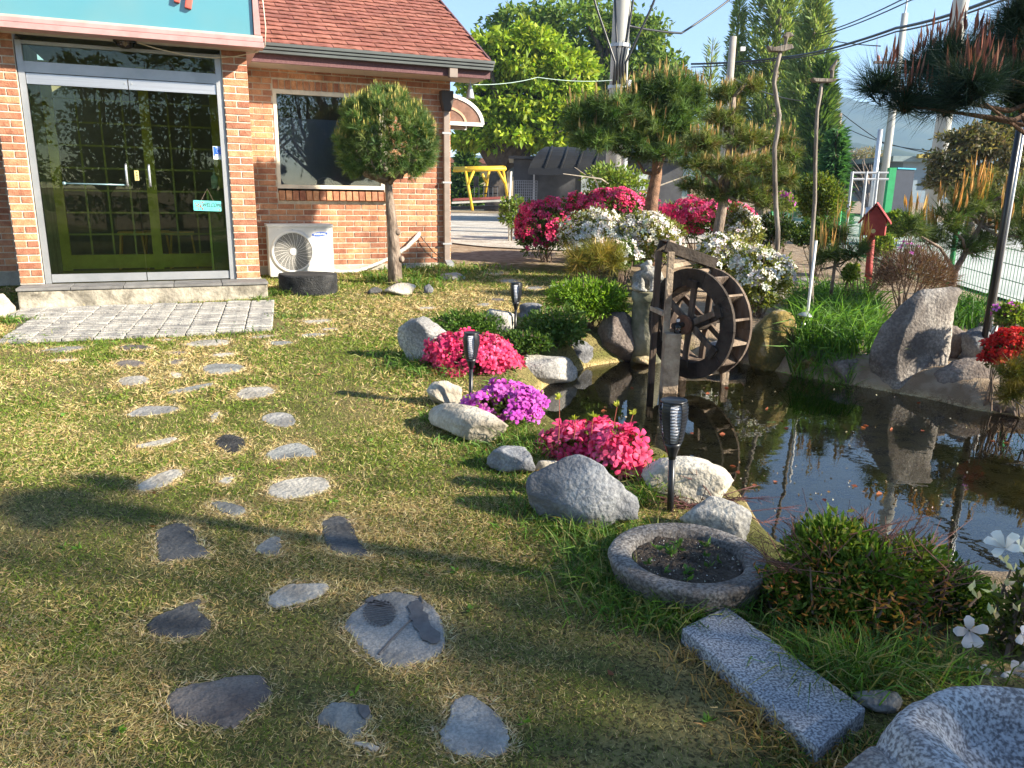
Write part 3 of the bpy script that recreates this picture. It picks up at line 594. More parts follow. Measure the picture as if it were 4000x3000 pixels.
# air conditioner
ac = thing('air_conditioner', hp(.55, -1.05, .22), 'white air conditioner outdoor unit with round fan by brick wall', 'air conditioner')
ACW = M('ac_white', [(.56, .55, .53), (.64, .63, .61)], scale=4, rough=.45)
a0, a1, z0, z1, of = .185, .925, .245, .832, -.95
mb = MB(); hbox(mb, a0, a1, of-.27, of, z0, z1); mb.build('casing', ACW, ac, bevel=.015)
mb = MB(); hbox(mb, a0-.012, a1+.006, of-.28, of+.012, z1-.012, z1+.022); mb.build('lid', ACW, ac, bevel=.008)
for uu in (.27, .8): mb = MB(); hbox(mb, uu, uu+.06, of-.25, of-.02, .20, z0+.005); mb.build('foot', STEELD, ac)
fc = hp(.455, of+.004, .535); R_ = .215
MB().lathe(fc, [(R_+.035, -.003), (R_+.034, .010), (R_+.012, .016), (R_, .012), (R_, .002)], 40, ax=TN).build('fan_ring', ACW, ac, True); fring = bpy.context.scene.collection.objects[-1]
MB().lathe(fc, [(R_-.001, .002), (0, .0025)], 40, ax=TN).build('fan_recess', BLACK, fring)
MB().lathe(fc, [(.047, .004), (.047, .016), (.03, .02), (0, .021)], 24, ax=TN).build('hub', ACW, fring, True)
mb = MB()
for i in range(14):
    r_ = .055+i*.0115; N = 40
    mb.tube([fc+TN*.012+r_*(math.cos(2*math.pi*k/N)*TU+math.sin(2*math.pi*k/N)*np.array([0, 0, 1])) for k in range(N+1)], .0016, 4, cap=False)
for i in range(24):
    th = 2*math.pi*i/24; pp = [fc+TN*.013+r_*(math.cos(th+(r_-.05)*1.6)*TU+math.sin(th+(r_-.05)*1.6)*np.array([0, 0, 1])) for r_ in np.linspace(.047, R_, 6)]; mb.tube(pp, .0018, 4, cap=False)
mb.build('grille', WHITE, fring)
LB = plain('logo_blue', (.02, .10, .50), rough=.4)
lm = hM(.772, of+.001, .737, .09); mb = MB().prism([lm @ Vector((.092*math.cos(t_), .026*math.sin(t_), 0)) for t_ in np.linspace(0, 2*math.pi, 33)[:-1]], Vector(TN)*.002); logo = mb.build('logo_oval', LB, ac)
textmesh('lettering', 'SAMSUNG', .037, .0006, STW, logo, hM(.772, of+.0042, .738, .02) @ Matrix.Diagonal((.84, 1, 1, 1)), bold=.0012)
mb = MB()
for (uu, zz) in ((.3, .79), (.46, .79), (.72, .79), (.2, .5), (.9, .3)): mb.lathe(hp(uu, of+.001, zz), [(.006, 0), (.004, .003), (0, .003)], 8, ax=TN)
mb.build('screw', STEELD, ac)
# wrapped pipe from the unit up along the wall
pp = thing('wrapped_pipe', hp(1.2, -1.2, .25), 'white taped pipe running from air conditioner up the brick wall', 'pipe')
pth = [hp(.92, -1.1, .30), hp(1.02, -1.13, .27), hp(1.2, -1.16, .265), hp(1.35, -1.18, .30), hp(1.55, -1.2, .37), hp(1.75, -1.22, .46), hp(1.9, -1.24, .55), hp(2.0, -1.255, .64), hp(2.06, -1.27, .70), hp(2.08, -1.31, .72)]
MB().tube(pth, [.024, .024, .023, .022, .022, .024, .027, .03, .03, .028], 10).build('pipe_body', M('pipe_tape', [(.45, .38, .3), (.66, .62, .56), (.72, .70, .66)], scale=30, bump=1., bscale=70, rough=.9), pp, True)
MB().tube([hp(2.07, -1.27, .71), hp(2.14, -1.25, .62), hp(2.24, -1.25, .50), hp(2.36, -1.26, .40)], .006, 6).build('drain_hose', BLACK, pp, True)
# electric fan behind the window
ef = thing('electric_fan', hp(.95, WO-.062, WZ0+.04), 'top of a white electric fan behind the window pane', 'fan'); mb = MB(); fc2 = hp(.925, WO-.062, WZ0+.01)
for r_ in (.125, .122, .09, .06): mb.tube([fc2+r_*(math.cos(t_)*TU*1.0+math.sin(t_)*np.array([0, 0, 1])) for t_ in np.linspace(.1, math.pi-.1, 18)], .003 if r_ < .12 else .004, 5)
for i in range(18): th = .15+2.85*i/17; mb.tube([fc2+.05*(math.cos(th)*TU+math.sin(th)*np.array([0, 0, 1])), fc2+.123*(math.cos(th)*TU+math.sin(th)*np.array([0, 0, 1]))], .0018, 4)
mb.build('guard', WHITE, ef)
# ================================================================ stepping stones
def stone_mat(name, cols, sp, **k): return M(name, cols, scale=k.pop('scale', 5), lo=.40, hi=.60, rough=.9, bump=k.pop('bump', .7), bscale=k.pop('bscale', 45), speck=sp, speck_scale=k.pop('ss', 140), rnd=.08, **k)
SLATE = stone_mat('slate', [(.06, .058, .056), (.10, .097, .093), (.14, .134, .126)], ((.03, .03, .035), .4))
GREYST = stone_mat('grey_stone', [(.19, .185, .175), (.28, .27, .255), (.36, .345, .32)], ((.13, .125, .12), .45))
CREAMST = stone_mat('cream_stone', [(.26, .235, .20), (.38, .35, .30), (.46, .42, .36)], ((.2, .19, .17), .35))
BLUEST = stone_mat('blue_stone', [(.16, .16, .15), (.24, .24, .225), (.32, .315, .29)], ((.1, .11, .11), .4))
BROWNST = stone_mat('brown_stone', [(.10, .085, .08), (.17, .145, .13), (.22, .19, .165)], ((.06, .05, .05), .4))
LAVA = stone_mat('lava_stone', [(.02, .02, .021), (.045, .045, .046), (.075, .072, .07)], ((.01, .01, .01), .6), bump=1., bscale=70)
def zA(p): return [(500+x/1.3825, 2200+y/1.3825) for x, y in p]
def zB(p): return [(400+x/2.011, 1900+y/2.011) for x, y in p]
def zC(p): return [(400+x/2.011, 1200+y/2.011) for x, y in p]
def zD(p): return [(x/1.843, 700+y/1.843) for x, y in p]
far_l = 'small flat stone set flush in the lawn before the brick paving'; far_g = 'small stepping stones before the paving'
STONES = [
 (zA([(1155,330),(1290,190),(1440,145),(1580,185),(1690,270),(1715,400),(1700,500),(1550,550),(1430,570),(1300,515),(1210,400)]), GREYST, 'large round grey stepping stone with wet footprints and a crack'),
 (zA([(85,360),(140,290),(300,230),(410,185),(375,265),(455,310),(450,370),(340,410),(180,405)]), SLATE, 'dark slate stepping stone notched like a heart on straw lawn'),
 (zA([(750,190),(850,115),(960,115),(1110,110),(1040,190),(900,225),(790,245),(760,230)]), CREAMST, 'pale elongated stepping stone beside the large round stone'),
 (zA([(200,740),(260,665),(480,635),(620,600),(740,600),(780,690),(760,750),(640,840),(560,910),(460,880),(330,850),(230,830)]), BROWNST, 'broad brownish grey stepping stone with dark smudges on straw lawn'),
 (zA([(1010,830),(1070,770),(1150,740),(1240,765),(1310,790),(1310,830),(1270,880),(1250,950),(1190,955),(1130,890),(1040,885)]), BLUEST, 'rough blue grey stepping stone with a dark shoe mark'),
 (zA([(1195,980),(1290,965),(1360,1000),(1340,1020),(1270,1000)]), CREAMST, 'tiny chip of pale stone beside the shoe marked stone'),
 (zA([(1745,740),(1850,700),(1930,760),(2060,880),(2050,980),(2030,1050),(1900,1050),(1740,1040),(1680,950),(1690,900),(1745,830)]), GREYST, 'plain grey stepping stone shaped like a blunt triangle'),
 (zB([(390,350),(560,290),(690,290),(740,380),(735,450),(860,520),(820,555),(620,580),(480,600),(430,590),(440,500)]), SLATE, 'dark slate stepping stone with a pointed corner like a boot'),
 (zB([(1190,500),(1300,410),(1390,390),(1410,440),(1390,540),(1330,545),(1210,520)]), BLUEST, 'small speckled grey stepping stone between two dark slates'),
 (zB([(1730,260),(1850,225),(1930,260),(1990,340),(1980,380),(2040,470),(2110,545),(2060,550),(1940,540),(1800,510),(1740,430),(1720,350)]), SLATE, 'dark slate stepping stone bent like a kidney'),
 (zB([(840,130),(950,120),(1110,160),(1130,200),(1080,240),(950,215),(870,165)]), BLUEST, 'small bluish stepping stone in a sunlit patch of grass'),
 (zC([(1270,1430),(1380,1370),(1560,1340),(1720,1330),(1800,1390),(1770,1440),(1600,1490),(1450,1510),(1320,1490)]), CREAMST, 'large oval pale stepping stone mottled with dark specks'),
 (zC([(270,1400),(400,1330),(520,1280),(620,1270),(650,1310),(560,1360),(520,1400),(350,1450),(290,1450)]), CREAMST, 'pale slanting stepping stone at the edge of the tree shade'),
 (zC([(900,1370),(1000,1330),(1040,1345),(1010,1390),(930,1390)]), CREAMST, 'small pale stepping stone half buried in straw'),
 (zC([(1270,1150),(1400,1090),(1520,1065),(1600,1080),(1680,1140),(1690,1170),(1500,1185),(1360,1200),(1300,1190)]), BLUEST, 'domed blue grey stepping stone next to the black lava stone'),
 (zC([(855,1060),(940,1000),(1060,1005),(1140,1060),(1080,1130),(1020,1160),(950,1120)]), LAVA, 'black pitted lava stepping stone in the lawn'),
 (zC([(250,1090),(400,1060),(560,1020),(600,1040),(440,1090),(300,1110)]), CREAMST, 'thin pale sliver of stepping stone overgrown with straw'),
 (zC([(1215,870),(1330,830),(1450,825),(1530,880),(1520,930),(1430,955),(1320,930)]), GREYST, 'smooth grey fan shaped stepping stone'),
 (zC([(850,860),(900,825),(930,830),(880,900),(860,905)]), GREYST, 'crumb of grey stone poking through the lawn'),
 (zC([(170,850),(330,775),(430,780),(600,785),(620,810),(450,845),(220,870)]), GREYST, 'grey stepping stone made of two joined lumps'),
 (zC([(1030,690),(1120,630),(1250,630),(1330,625),(1370,680),(1200,720),(1080,730)]), CREAMST, 'beige smooth stepping stone with straw around it'),
 (zC([(480,675),(640,640),(820,600),(890,600),(800,640),(560,685)]), BLUEST, 'long narrow blue grey stepping stone'),
 (zC([(110,570),(240,540),(370,545),(370,590),(250,620),(140,620)]), CREAMST, 'pale rectangular stepping stone'),
 (zC([(520,520),(590,515),(640,540),(560,565)]), CREAMST, far_l), (zC([(770,480),(850,445),(1000,445),(1130,460),(1100,500),(940,530),(830,525)]), BLUEST, 'oval grey stepping stone with coarse pitted surface'),
 (zC([(100,430),(220,415),(340,435),(320,465),(120,475)]), BROWNST, far_l), (zC([(520,430),(600,410),(650,420),(600,450),(530,455)]), BROWNST, far_l),
 (zC([(850,375),(960,360),(1070,365),(1000,385),(870,390)]), CREAMST, far_l), (zC([(510,360),(600,350),(680,355),(600,375)]), BROWNST, far_l),
 (zC([(630,290),(800,255),(1020,260),(1000,290),(850,310),(680,310)]), CREAMST, 'long pale stepping stone just before the paving edge'),
 (zC([(120,310),(250,295),(390,310),(360,335),(180,345)]), BROWNST, far_l), (zC([(1290,280),(1380,265),(1520,275),(1480,295),(1340,305)]), BLUEST, far_l),
 (zC([(1150,240),(1290,220),(1400,225),(1200,250)]), CREAMST, far_l), (zC([(1540,220),(1680,205),(1790,210),(1690,235),(1580,240)]), GREYST, far_l),
 (zC([(1540,110),(1680,105),(1780,95),(1800,110),(1700,130),(1600,130)]), CREAMST, 'pale stepping stone with wavy edge beside the paving corner'), (zC([(1700,175),(1800,165),(1870,175),(1760,190)]), GREYST, far_l),
 (zC([(450,260),(520,250),(570,260),(500,270)]), CREAMST, far_l), (zD([(270,1240),(420,1210),(600,1205),(640,1220),(450,1250),(300,1255)]), GREYST, far_l), (zD([(340,1310),(450,1300),(570,1300),(480,1320)]), CREAMST, far_l),
 ([(1880,1068),(1935,1060),(1985,1068),(1930,1080)], CREAMST, 'flat pinkish stepping stone on grass near the gravel'), ([(1940,1098),(2000,1090),(2040,1100),(1990,1110)], CREAMST, 'flat pale stepping stone behind the torch lamp'),
 ([(1900,1170),(1950,1165),(1990,1172),(1940,1182)], BROWNST, 'flat reddish stepping stone in bare straw'), ([(1850,1190),(1900,1184),(1930,1192),(1880,1200)], BLUEST, 'flat bluish stepping stone in bare straw'),
 ([(2040,1125),(2100,1118),(2135,1128),(2080,1137)], GREYST, 'flat grey stepping stone beside the small stone mortar'), ([(1620,1205),(1680,1198),(1710,1206),(1650,1213)], CREAMST, 'flat pale stone in the shaded lawn before the topiary pine'),
]
stone_polys = []
for px, mt_, lb in STONES:
    if lb == far_l: lb = {'cream_stone': 'small pale', 'brown_stone': 'small brownish', 'blue_stone': 'small bluish', 'grey_stone': 'small grey'}[mt_.name]+lb[5:]
    P = np.array([gnd(x, y)[:2] for x, y in px]); P = chaikin(P, 2); P = P+rng.normal(size=P.shape)*.003; c2 = P.mean(0); stone_polys.append(P)
    h = .005; n = len(P); z = np.interp(P[:, 1], KY, KZ)
    V = [(*p, zz-.05) for p, zz in zip(P, z)]+[(*p, zz+h-.004) for p, zz in zip(P, z)]+[(*(p*.93+c2*.07), zz+h) for p, zz in zip(P, z)]
    V += [(*(p*.5+c2*.5), zz+h+.0004) for p, zz in zip(P, z)]; V.append((*c2, float(np.interp(c2[1], KY, KZ))+h+.0006))
    F = [(k*n+i, k*n+(i+1) % n, (k+1)*n+(i+1) % n, (k+1)*n+i) for k in range(3) for i in range(n)]+[(3*n+i, 3*n+(i+1) % n, 4*n) for i in range(n)]
    o = MB().add(V, F).build('stepping_stone', mt_, None, False, base=(*c2, float(np.interp(c2[1], KY, KZ)))); tag(o, lb, 'stone', far_g if 'flush in the lawn before' in lb else None)
big = [o for o in bpy.data.objects if o.get('label', '').startswith('large round grey')][0]
shoe = [o for o in bpy.data.objects if o.get('label', '').startswith('rough blue grey')][0]
WET = M('wet_stone', [(.05, .045, .043), (.10, .092, .088)], scale=40, rough=.3, spec=.5)
def on(x, y, dz): p = gnd(x, y, .0056); return p+np.array([0, 0, dz])
mb = MB(); cx, cy = 1482, 2398
for i in range(13):                                   # sole print: bars inside an oval
    t_ = -1+2*(i+.5)/13; hw = math.sqrt(1-t_*t_)*58; y = cy+t_*46; mb.prism([on(cx-hw, y-2.0-6, .003), on(cx+hw, y-2.0+6, .003), on(cx+hw, y+1.5+6, .003), on(cx-hw, y+1.5-6, .003)], (0, 0, .0012))
for i in range(26):
    a = 2*math.pi*i/26; mb.prism([on(cx+64*math.cos(a+d), cy+52*math.sin(a+d), .003) for d in (-.06, .06)]+[on(cx+58*math.cos(a+d), cy+46*math.sin(a+d), .003) for d in (.06, -.06)], (0, 0, .0012))
mb.prism([on(x, y, .003) for x, y in ((1425,2350),(1455,2328),(1470,2350),(1520,2352),(1530,2370),(1480,2372),(1440,2358))], (0, 0, .0012))
st_ = chaikin([(1592,2372),(1605,2352),(1630,2348),(1655,2370),(1660,2390),(1668,2412),(1690,2450),(1718,2480),(1712,2505),(1688,2520),(1660,2506),(1640,2482),(1615,2450),(1610,2420),(1600,2400)], 1); st_ = st_+rng.normal(size=st_.shape)*5; mb.prism([on(x, y, .003) for x, y in st_], (0, 0, .0012))
mb.build('wet_footprint', WET, big)
mb = MB().tube([on(x, y, .001) for x, y in ((1480,2558),(1530,2500),(1570,2460),(1610,2420),(1645,2385),(1650,2350),(1640,2330))], .0035, 5); mb.build('crack', WET, big)
mb = MB(); mb.prism([on(x, y, .003) for x, y in ((1396,2755),(1440,2760),(1446,2790),(1425,2815),(1405,2790))], (0, 0, .0012)); mb.build('shoe_mark', WET, shoe)
# ================================================================ rocks
GRANP = stone_mat('pale_granite', [(.24, .23, .22), (.38, .36, .33), (.52, .48, .41)], ((.10, .10, .10), .55), ss=70, scale=3.5)
GRAND = stone_mat('grey_boulder', [(.10, .10, .105), (.19, .19, .20), (.30, .295, .29)], ((.07, .07, .075), .5), ss=60, scale=4)
GRANB = stone_mat('blue_boulder', [(.14, .14, .145), (.23, .23, .235), (.36, .36, .36)], ((.10, .10, .115), .45), ss=90, scale=3)
WARMG = stone_mat('warm_boulder', [(.13, .11, .095), (.24, .21, .185), (.37, .335, .295)], ((.08, .07, .065), .55), ss=55, scale=3.5)
GRANC = stone_mat('cream_boulder', [(.30, .26, .20), (.46, .41, .33), (.58, .53, .44)], ((.25, .22, .18), .35), ss=60, scale=3.5)
GRANR = stone_mat('brown_boulder', [(.09, .07, .06), (.17, .135, .115), (.27, .225, .19)], ((.07, .055, .05), .5), ss=55, scale=3)
MOSSY = stone_mat('mossy_rock', [(.10, .08, .03), (.22, .15, .04), (.34, .27, .17)], ((.07, .07, .02), .5), ss=25, scale=6)
SALTP = stone_mat('salt_pepper_granite', [(.36, .37, .39), (.44, .45, .47), (.52, .52, .53)], ((.06, .06, .075), .85), ss=150, scale=6, bump=.25)
SALTP2 = stone_mat('carved_granite', [(.30, .27, .25), (.46, .45, .45), (.56, .56, .57)], ((.07, .06, .065), .8), ss=110, scale=3, bump=.5)
def rockmesh(seed, sub=4, cuts=9, amp=.1, lo=.50, hi=.88, fine=.045):
    R = np.random.RandomState(seed); bm = bmesh.new(); bmesh.ops.create_icosphere(bm, subdivisions=sub, radius=1)
    V = np.array([v.co[:] for v in bm.verts])
    for _ in range(cuts):
        nn = R.normal(size=3); nn /= np.linalg.norm(nn); h = R.uniform(lo, hi); d = V@nn; ex = np.maximum(d-h, 0); V = V-nn*(ex*.88)[:, None]
    o = R.uniform(0, 50, 3)
    D1 = np.array([mnoise.fractal(Vector(v*1.4+o), 1., 2., 4) for v in V]); D2 = np.array([mnoise.fractal(Vector(v*6+o), .9, 2.1, 4) for v in V])
    V = V*(1+amp*D1+fine*D2)[:, None]; V /= np.abs(V).max(0)
    for v, c in zip(bm.verts, V): v.co = c
    me = bpy.data.meshes.new('rock'); bm.to_mesh(me); bm.free(); return me
def rock(lb, x0, x1, yt, yb, mt_, seed, dep=.75, zb=None, sub=4, rot=0., lean=(0, 0), cuts=9, name='boulder', sink=.25, grp=None, amp=.12, sq=1., prof=None):
    xc = (x0+x1)/2; p = gnd(xc, yb) if zb is None else onz(xc, yb, zb); s = sc(p); wdt = (x1-x0)*s/2; d = wdt*dep
    cy = p[1]+d*.8; s2 = sc((p[0], cy, p[2])); wdt = (x1-x0)*s2/2; c = at(xc, yb, cy); top = at(xc, yt, cy+d*.1)[2]; z0 = p[2]; h = max(top-z0, .03)
    me = rockmesh(seed, sub, cuts, amp); V = np.zeros(len(me.vertices)*3, np.float32); me.vertices.foreach_get('co', V); V = V.reshape(-1, 3)
    if sq != 1: V = np.sign(V)*np.abs(V)**sq
    cuts_ = 0; ca, sa = math.cos(rot), math.sin(rot); hh = h*(1+sink)/2
    if prof:
        zf = np.clip(((V[:, 2]*hh+hh-h*sink)/h), 0, 1); V[:, 0] = np.sign(V[:, 0])*np.abs(V[:, 0])**.8; rr_ = np.sqrt(np.clip(1-V[:, 2]**2, .12, 1)); V[:, 0] = np.interp(zf, [q[0] for q in prof], [q[1] for q in prof])+V[:, 0]/rr_*np.interp(zf, [q[0] for q in prof], [q[2] for q in prof])
    x = V[:, 0]*wdt; y = V[:, 1]*d; z = V[:, 2]*hh+hh-h*sink
    x = x+lean[0]*np.maximum(z, 0); y = y+lean[1]*np.maximum(z, 0)
    V = np.stack([x*ca-y*sa+c[0], x*sa+y*ca+cy, z+z0], 1); me.vertices.foreach_set('co', V.ravel().astype(np.float32)); me.update()
    return tag(link(name, me, mt_, None, True, base=(c[0], cy, z0)), lb, 'rock', grp)
rock('large blue grey boulder with sloping flat top beside the stone planter', 1995, 2505, 1765, 2080, GRANB, 3, .55, rot=-.42, lean=(-.1, .1), cuts=14)
rock('flat grey rock tucked behind the blue grey boulder', 1890, 2130, 1750, 1862, GRANB, 5, .7, rot=-.5)
rock('long smooth cream rock lying along the lawn edge', 1600, 2060, 1590, 1720, GRANC, 8, .36, rot=-.80, cuts=7, amp=.08)
rock('small tan rock with a dark hollow next to the bare sand', 1668, 1832, 1482, 1590, GRANC, 12, .8)
rock('large white speckled boulder behind the pink azalea', 1565, 1822, 1232, 1425, GRANP, 15, .7, lean=(-.15, 0))
rock('wide cream and grey boulder at the pond edge', 1945, 2260, 1368, 1512, GRANP, 21, .6, zb=WATER)
rock('small grey rock at the pond edge below the green shrub', 2188, 2322, 1325, 1435, GRAND, 24, .8, zb=WATER)
rock('brown boulder below the bright green shrub at the pond', 2300, 2505, 1215, 1418, GRANR, 27, .7, zb=WATER)
rock('white stump shaped stone beside a torch lamp', 1872, 2012, 1203, 1300, GRANP, 31, .8, sq=.7)
rock('cream sunlit boulder at the pond behind the near torch lamp', 2500, 2860, 1785, 1965, GRANC, 35, .7, rot=-.45)
rock('low pale blue rock behind the round stone planter', 2650, 2940, 1950, 2110, GRANP, 38, .55, rot=-.5)
rock('mossy brown rock under the white azalea at the pond', 2890, 3105, 1205, 1450, MOSSY, 41, .8, zb=WATER, sq=.75)
rock('tall upright speckled boulder leaning over the pond', 3385, 3690, 1105, 1535, WARMG, 52, .6, zb=WATER, cuts=7, amp=.07, prof=[(0, 0, .98), (.35, -.04, 1.02), (.6, .06, .94), (.8, .26, .76), (.93, .42, .62), (1, .48, .46)])
rock('low rounded brown boulder beside the tall boulder', 3630, 3930, 1393, 1570, GRANR, 47, .7, zb=WATER, cuts=5, amp=.06)
rock('brown rock behind the tall boulder', 3650, 3765, 1265, 1400, GRANR, 50, .8)
rock('grey rock beneath the red azalea', 3735, 3890, 1275, 1420, GRAND, 53, .8)
rock('flat dark rock among the iris leaves', 3130, 3275, 1262, 1330, GRAND, 56, .8)
rock('small dark rock at the foot of the tall boulder', 3325, 3400, 1340, 1440, GRANR, 58, .8, zb=WATER+.02, sub=3)
rock('pale rock beside the wooden bird pole', 3180, 3300, 1095, 1160, GRANP, 61, .8, sub=3)
rock('flat grey rock on bare soil behind the white azalea', 3090, 3180, 1080, 1120, GREYST, 63, .9, sub=3)
rock('low mossy rock under the wheel pier', 2470, 2570, 1385, 1430, MOSSY, 66, .8, zb=WATER, sub=3)
rock('cream rock at the base of the topiary pine', 1500, 1625, 1105, 1155, GRANC, 70, .7, sub=3)
rock('small grey rock in grass right of the topiary trunk', 1655, 1695, 1108, 1148, GRAND, 72, .8, sub=3, name='small_rock')
rock('dark small rock in grass left of the topiary trunk', 1432, 1495, 1120, 1152, SLATE, 75, .8, sub=3, name='small_rock')
rock('flat domed grey rock near the house corner', 1712, 1828, 1065, 1096, CREAMST, 78, .9, sub=3)
rock('rounded cream boulder against the left porch pier', -70, 60, 1145, 1240, GRANC, 82, .8)
rock('dark low rock at the right pond bank', 3870, 4060, 1540, 1625, GRANR, 85, .6, zb=WATER)
rock('mossy bank rock below the iris leaves', 3090, 3220, 1385, 1470, MOSSY, 111, .8, zb=WATER, sub=3)
rock('dark bank rock between grass clump and tall boulder', 3230, 3400, 1400, 1500, GRANR, 113, .7, zb=WATER, sub=3)
rock('grey bank rock behind the wheel', 2740, 2900, 1330, 1420, GRAND, 115, .7, zb=WATER, sub=3)
rock('small pale rock filling the gap by the white stump stone', 1990, 2080, 1290, 1345, GRANP, 117, .8, sub=3, name='small_rock')
rock('small cream rock at the magenta azalea foot', 1830, 1900, 1590, 1640, GRANC, 119, .8, sub=3, name='small_rock')
rock('tan rock wedged between cream rock and magenta azalea', 2080, 2180, 1790, 1850, GRANC, 121, .8, sub=3, name='small_rock')
# black basalt drum before the air conditioner
p = gnd(1180, 1158); s = sc(p); me = rockmesh(91, 4, 0, .03, fine=.05); V = np.array([v.co[:] for v in me.vertices]); rr = np.hypot(V[:, 0], V[:, 1]); k = np.minimum(1/np.maximum(rr, 1e-3), np.interp(np.abs(V[:, 2]), [0, .55, .8, 1], [1, 1.25, 1.55, 1.]))
V[:, 0] *= k*.98; V[:, 1] *= k*.98; V[:, 2] = np.clip(V[:, 2]*1.5, -1, 1); R_ = 118*s; V = V*np.array([R_, R_*.85, 41*s])+np.array([p[0], p[1]+R_*.85, p[2]+38*s])
for v, c in zip(me.vertices, V): v.co = c
tag(link('basalt_drum', me, LAVA, None, True, base=(p[0], p[1]+R_*.85, p[2])), 'black pitted basalt drum stone before the air conditioner', 'stone')
# ================================================================ round stone planter, granite slab, carved basin
ctr = onz(2685, 2165, .105); planter = None; pl = thing('stone_planter', (ctr[0], ctr[1], 0), 'round granite mortar planter filled with dark soil', 'planter')
RW = 308*sc(ctr); planter = (ctr[0], ctr[1], RW); zt = ctr[2]; rimm = stone_mat('planter_granite', [(.10, .085, .075), (.19, .17, .155), (.30, .275, .25)], ((.05, .04, .035), .75), ss=110, scale=4)
MB().lathe((ctr[0], ctr[1], 0), [(RW*.80, -.06), (RW*.88, 0), (RW*.94, zt*.45), (RW*.98, zt*.8), (RW*.995, zt-.012), (RW*.975, zt-.002), (RW*.94, zt+.002), (RW*.80, zt+.001), (RW*.72, zt-.004), (RW*.70, zt-.016), (RW*.665, zt-.05), (RW*.655, zt-.07)], 72, jit=.008).build('bowl', rimm, pl, True)
me = arr_mesh('soil', *(lambda g: (np.concatenate([[[ctr[0], ctr[1], zt-.012]]]+[[[ctr[0]+RW*.675*q*math.cos(a), ctr[1]+RW*.675*q*math.sin(a), zt-.017-.006*q+rng.normal()*.004] for a in np.linspace(0, 2*math.pi, 49)[:-1]] for q in np.linspace(.1, 1, 10)]), np.array([[0, 1+i, 1+(i+1) % 48] for i in range(48)]+[t for r_ in range(9) for i in range(48) for t in ([1+r_*48+i, 1+(r_+1)*48+i, 1+(r_+1)*48+(i+1) % 48], [1+r_*48+i, 1+(r_+1)*48+(i+1) % 48, 1+r_*48+(i+1) % 48])])))(0), 3); link('soil', me, SOILM, pl, True)
n = 150; a = rng.uniform(0, 2*math.pi, n); q = np.sqrt(rng.uniform(0, .42, n)); P = np.stack([ctr[0]+RW*q*np.cos(a), ctr[1]+RW*q*np.sin(a), np.full(n, zt-.016)], 1)
tri_obj('perlite', leaves(P, rng.normal(size=(n, 3))*[1, 1, .4], rng.uniform(.004, .010, n), rng.uniform(.004, .008, n), pick([(.5, .46, .4), (.3, .25, .2), (.6, .58, .55)], n)), STRAW, pl, 'stuff')
V_ = []
for k in range(16):
    a = rng.uniform(0, 2*math.pi); q = math.sqrt(rng.uniform(0, .40)); c = np.array([ctr[0]+RW*q*math.cos(a), ctr[1]+RW*q*math.sin(a), zt-.014]); m_ = rng.randint(4, 8); d = rng.normal(size=(m_, 3)); d[:, 2] = np.abs(d[:, 2])*.5+.4; V_.append(leaves(np.tile(c, (m_, 1)), d, rng.uniform(.018, .04, m_), rng.uniform(.008, .015, m_), pick([(.10, .20, .04), (.07, .14, .03)], m_)))
tri_obj('seedling', cat(*V_), LEAF, pl, 'stuff')
a_slab, b_slab, c_slab, d_slab = a_, b_, c_, d_ = [onz(x, y, .05) for x, y in ((2662, 2452), (2838, 2366), (3385, 2765), (3198, 2925))]
o = MB().prism([p-np.array([0, 0, .16]) for p in (a_, b_, c_, d_)], (0, 0, .16)).build('granite_slab', SALTP, base=(a_+c_)/2*[1, 1, 0], bevel=.008); tag(o, 'long polished salt and pepper granite slab by the planter', 'slab')
# carved basin: polar height field with thick rim, plus its lower shoulder
bc = onz(4030, 2870, .15); NA, NR = 96, 40; V = []
for k in range(NR+1):
    q = k/NR
    for j in range(NA):
        a = 2*math.pi*j/NA; wob = 1+.07*math.sin(2*a+.6)+.05*math.sin(3*a+2)+.03*math.sin(5*a); zq = np.interp(q, [0, .2, .42, .55, .64, .74, .84, .92, 1.], [.035, .04, .075, .125, .150, .158, .145, .09, -.05])+.012*math.sin(a*2+1)*(q > .4)+.006*mnoise.noise(Vector((q*7*math.cos(a), q*7*math.sin(a), 3)))
        V.append((bc[0]+q*.34*wob*math.cos(a), bc[1]-.02+q*.25*wob*math.sin(a), zq))
F = [(k*NA+j, k*NA+(j+1) % NA, (k+1)*NA+(j+1) % NA, (k+1)*NA+j) for k in range(NR) for j in range(NA)]
bs = thing('stone_basin', (bc[0], bc[1], 0), 'carved granite basin with a smooth hollow at the end of the slab', 'basin'); MB().add(V, F).build('bowl', SALTP2, bs, True)
me = rockmesh(101, 4, 5, .06, fine=.012); V = np.array([v.co[:] for v in me.vertices])*[.20, .17, .12]+[bc[0]-.28, bc[1]-.05, .0]
for v, c in zip(me.vertices, V): v.co = c
link('shoulder', me, stone_mat('stained_granite', [(.20, .15, .11), (.36, .31, .27), (.5, .48, .46)], ((.07, .06, .065), .75), ss=110, scale=3), bs, True)
rock('small pale rock between slab and carved basin', 3300, 3520, 2690, 2790, GRANP, 103, .6, sub=3)
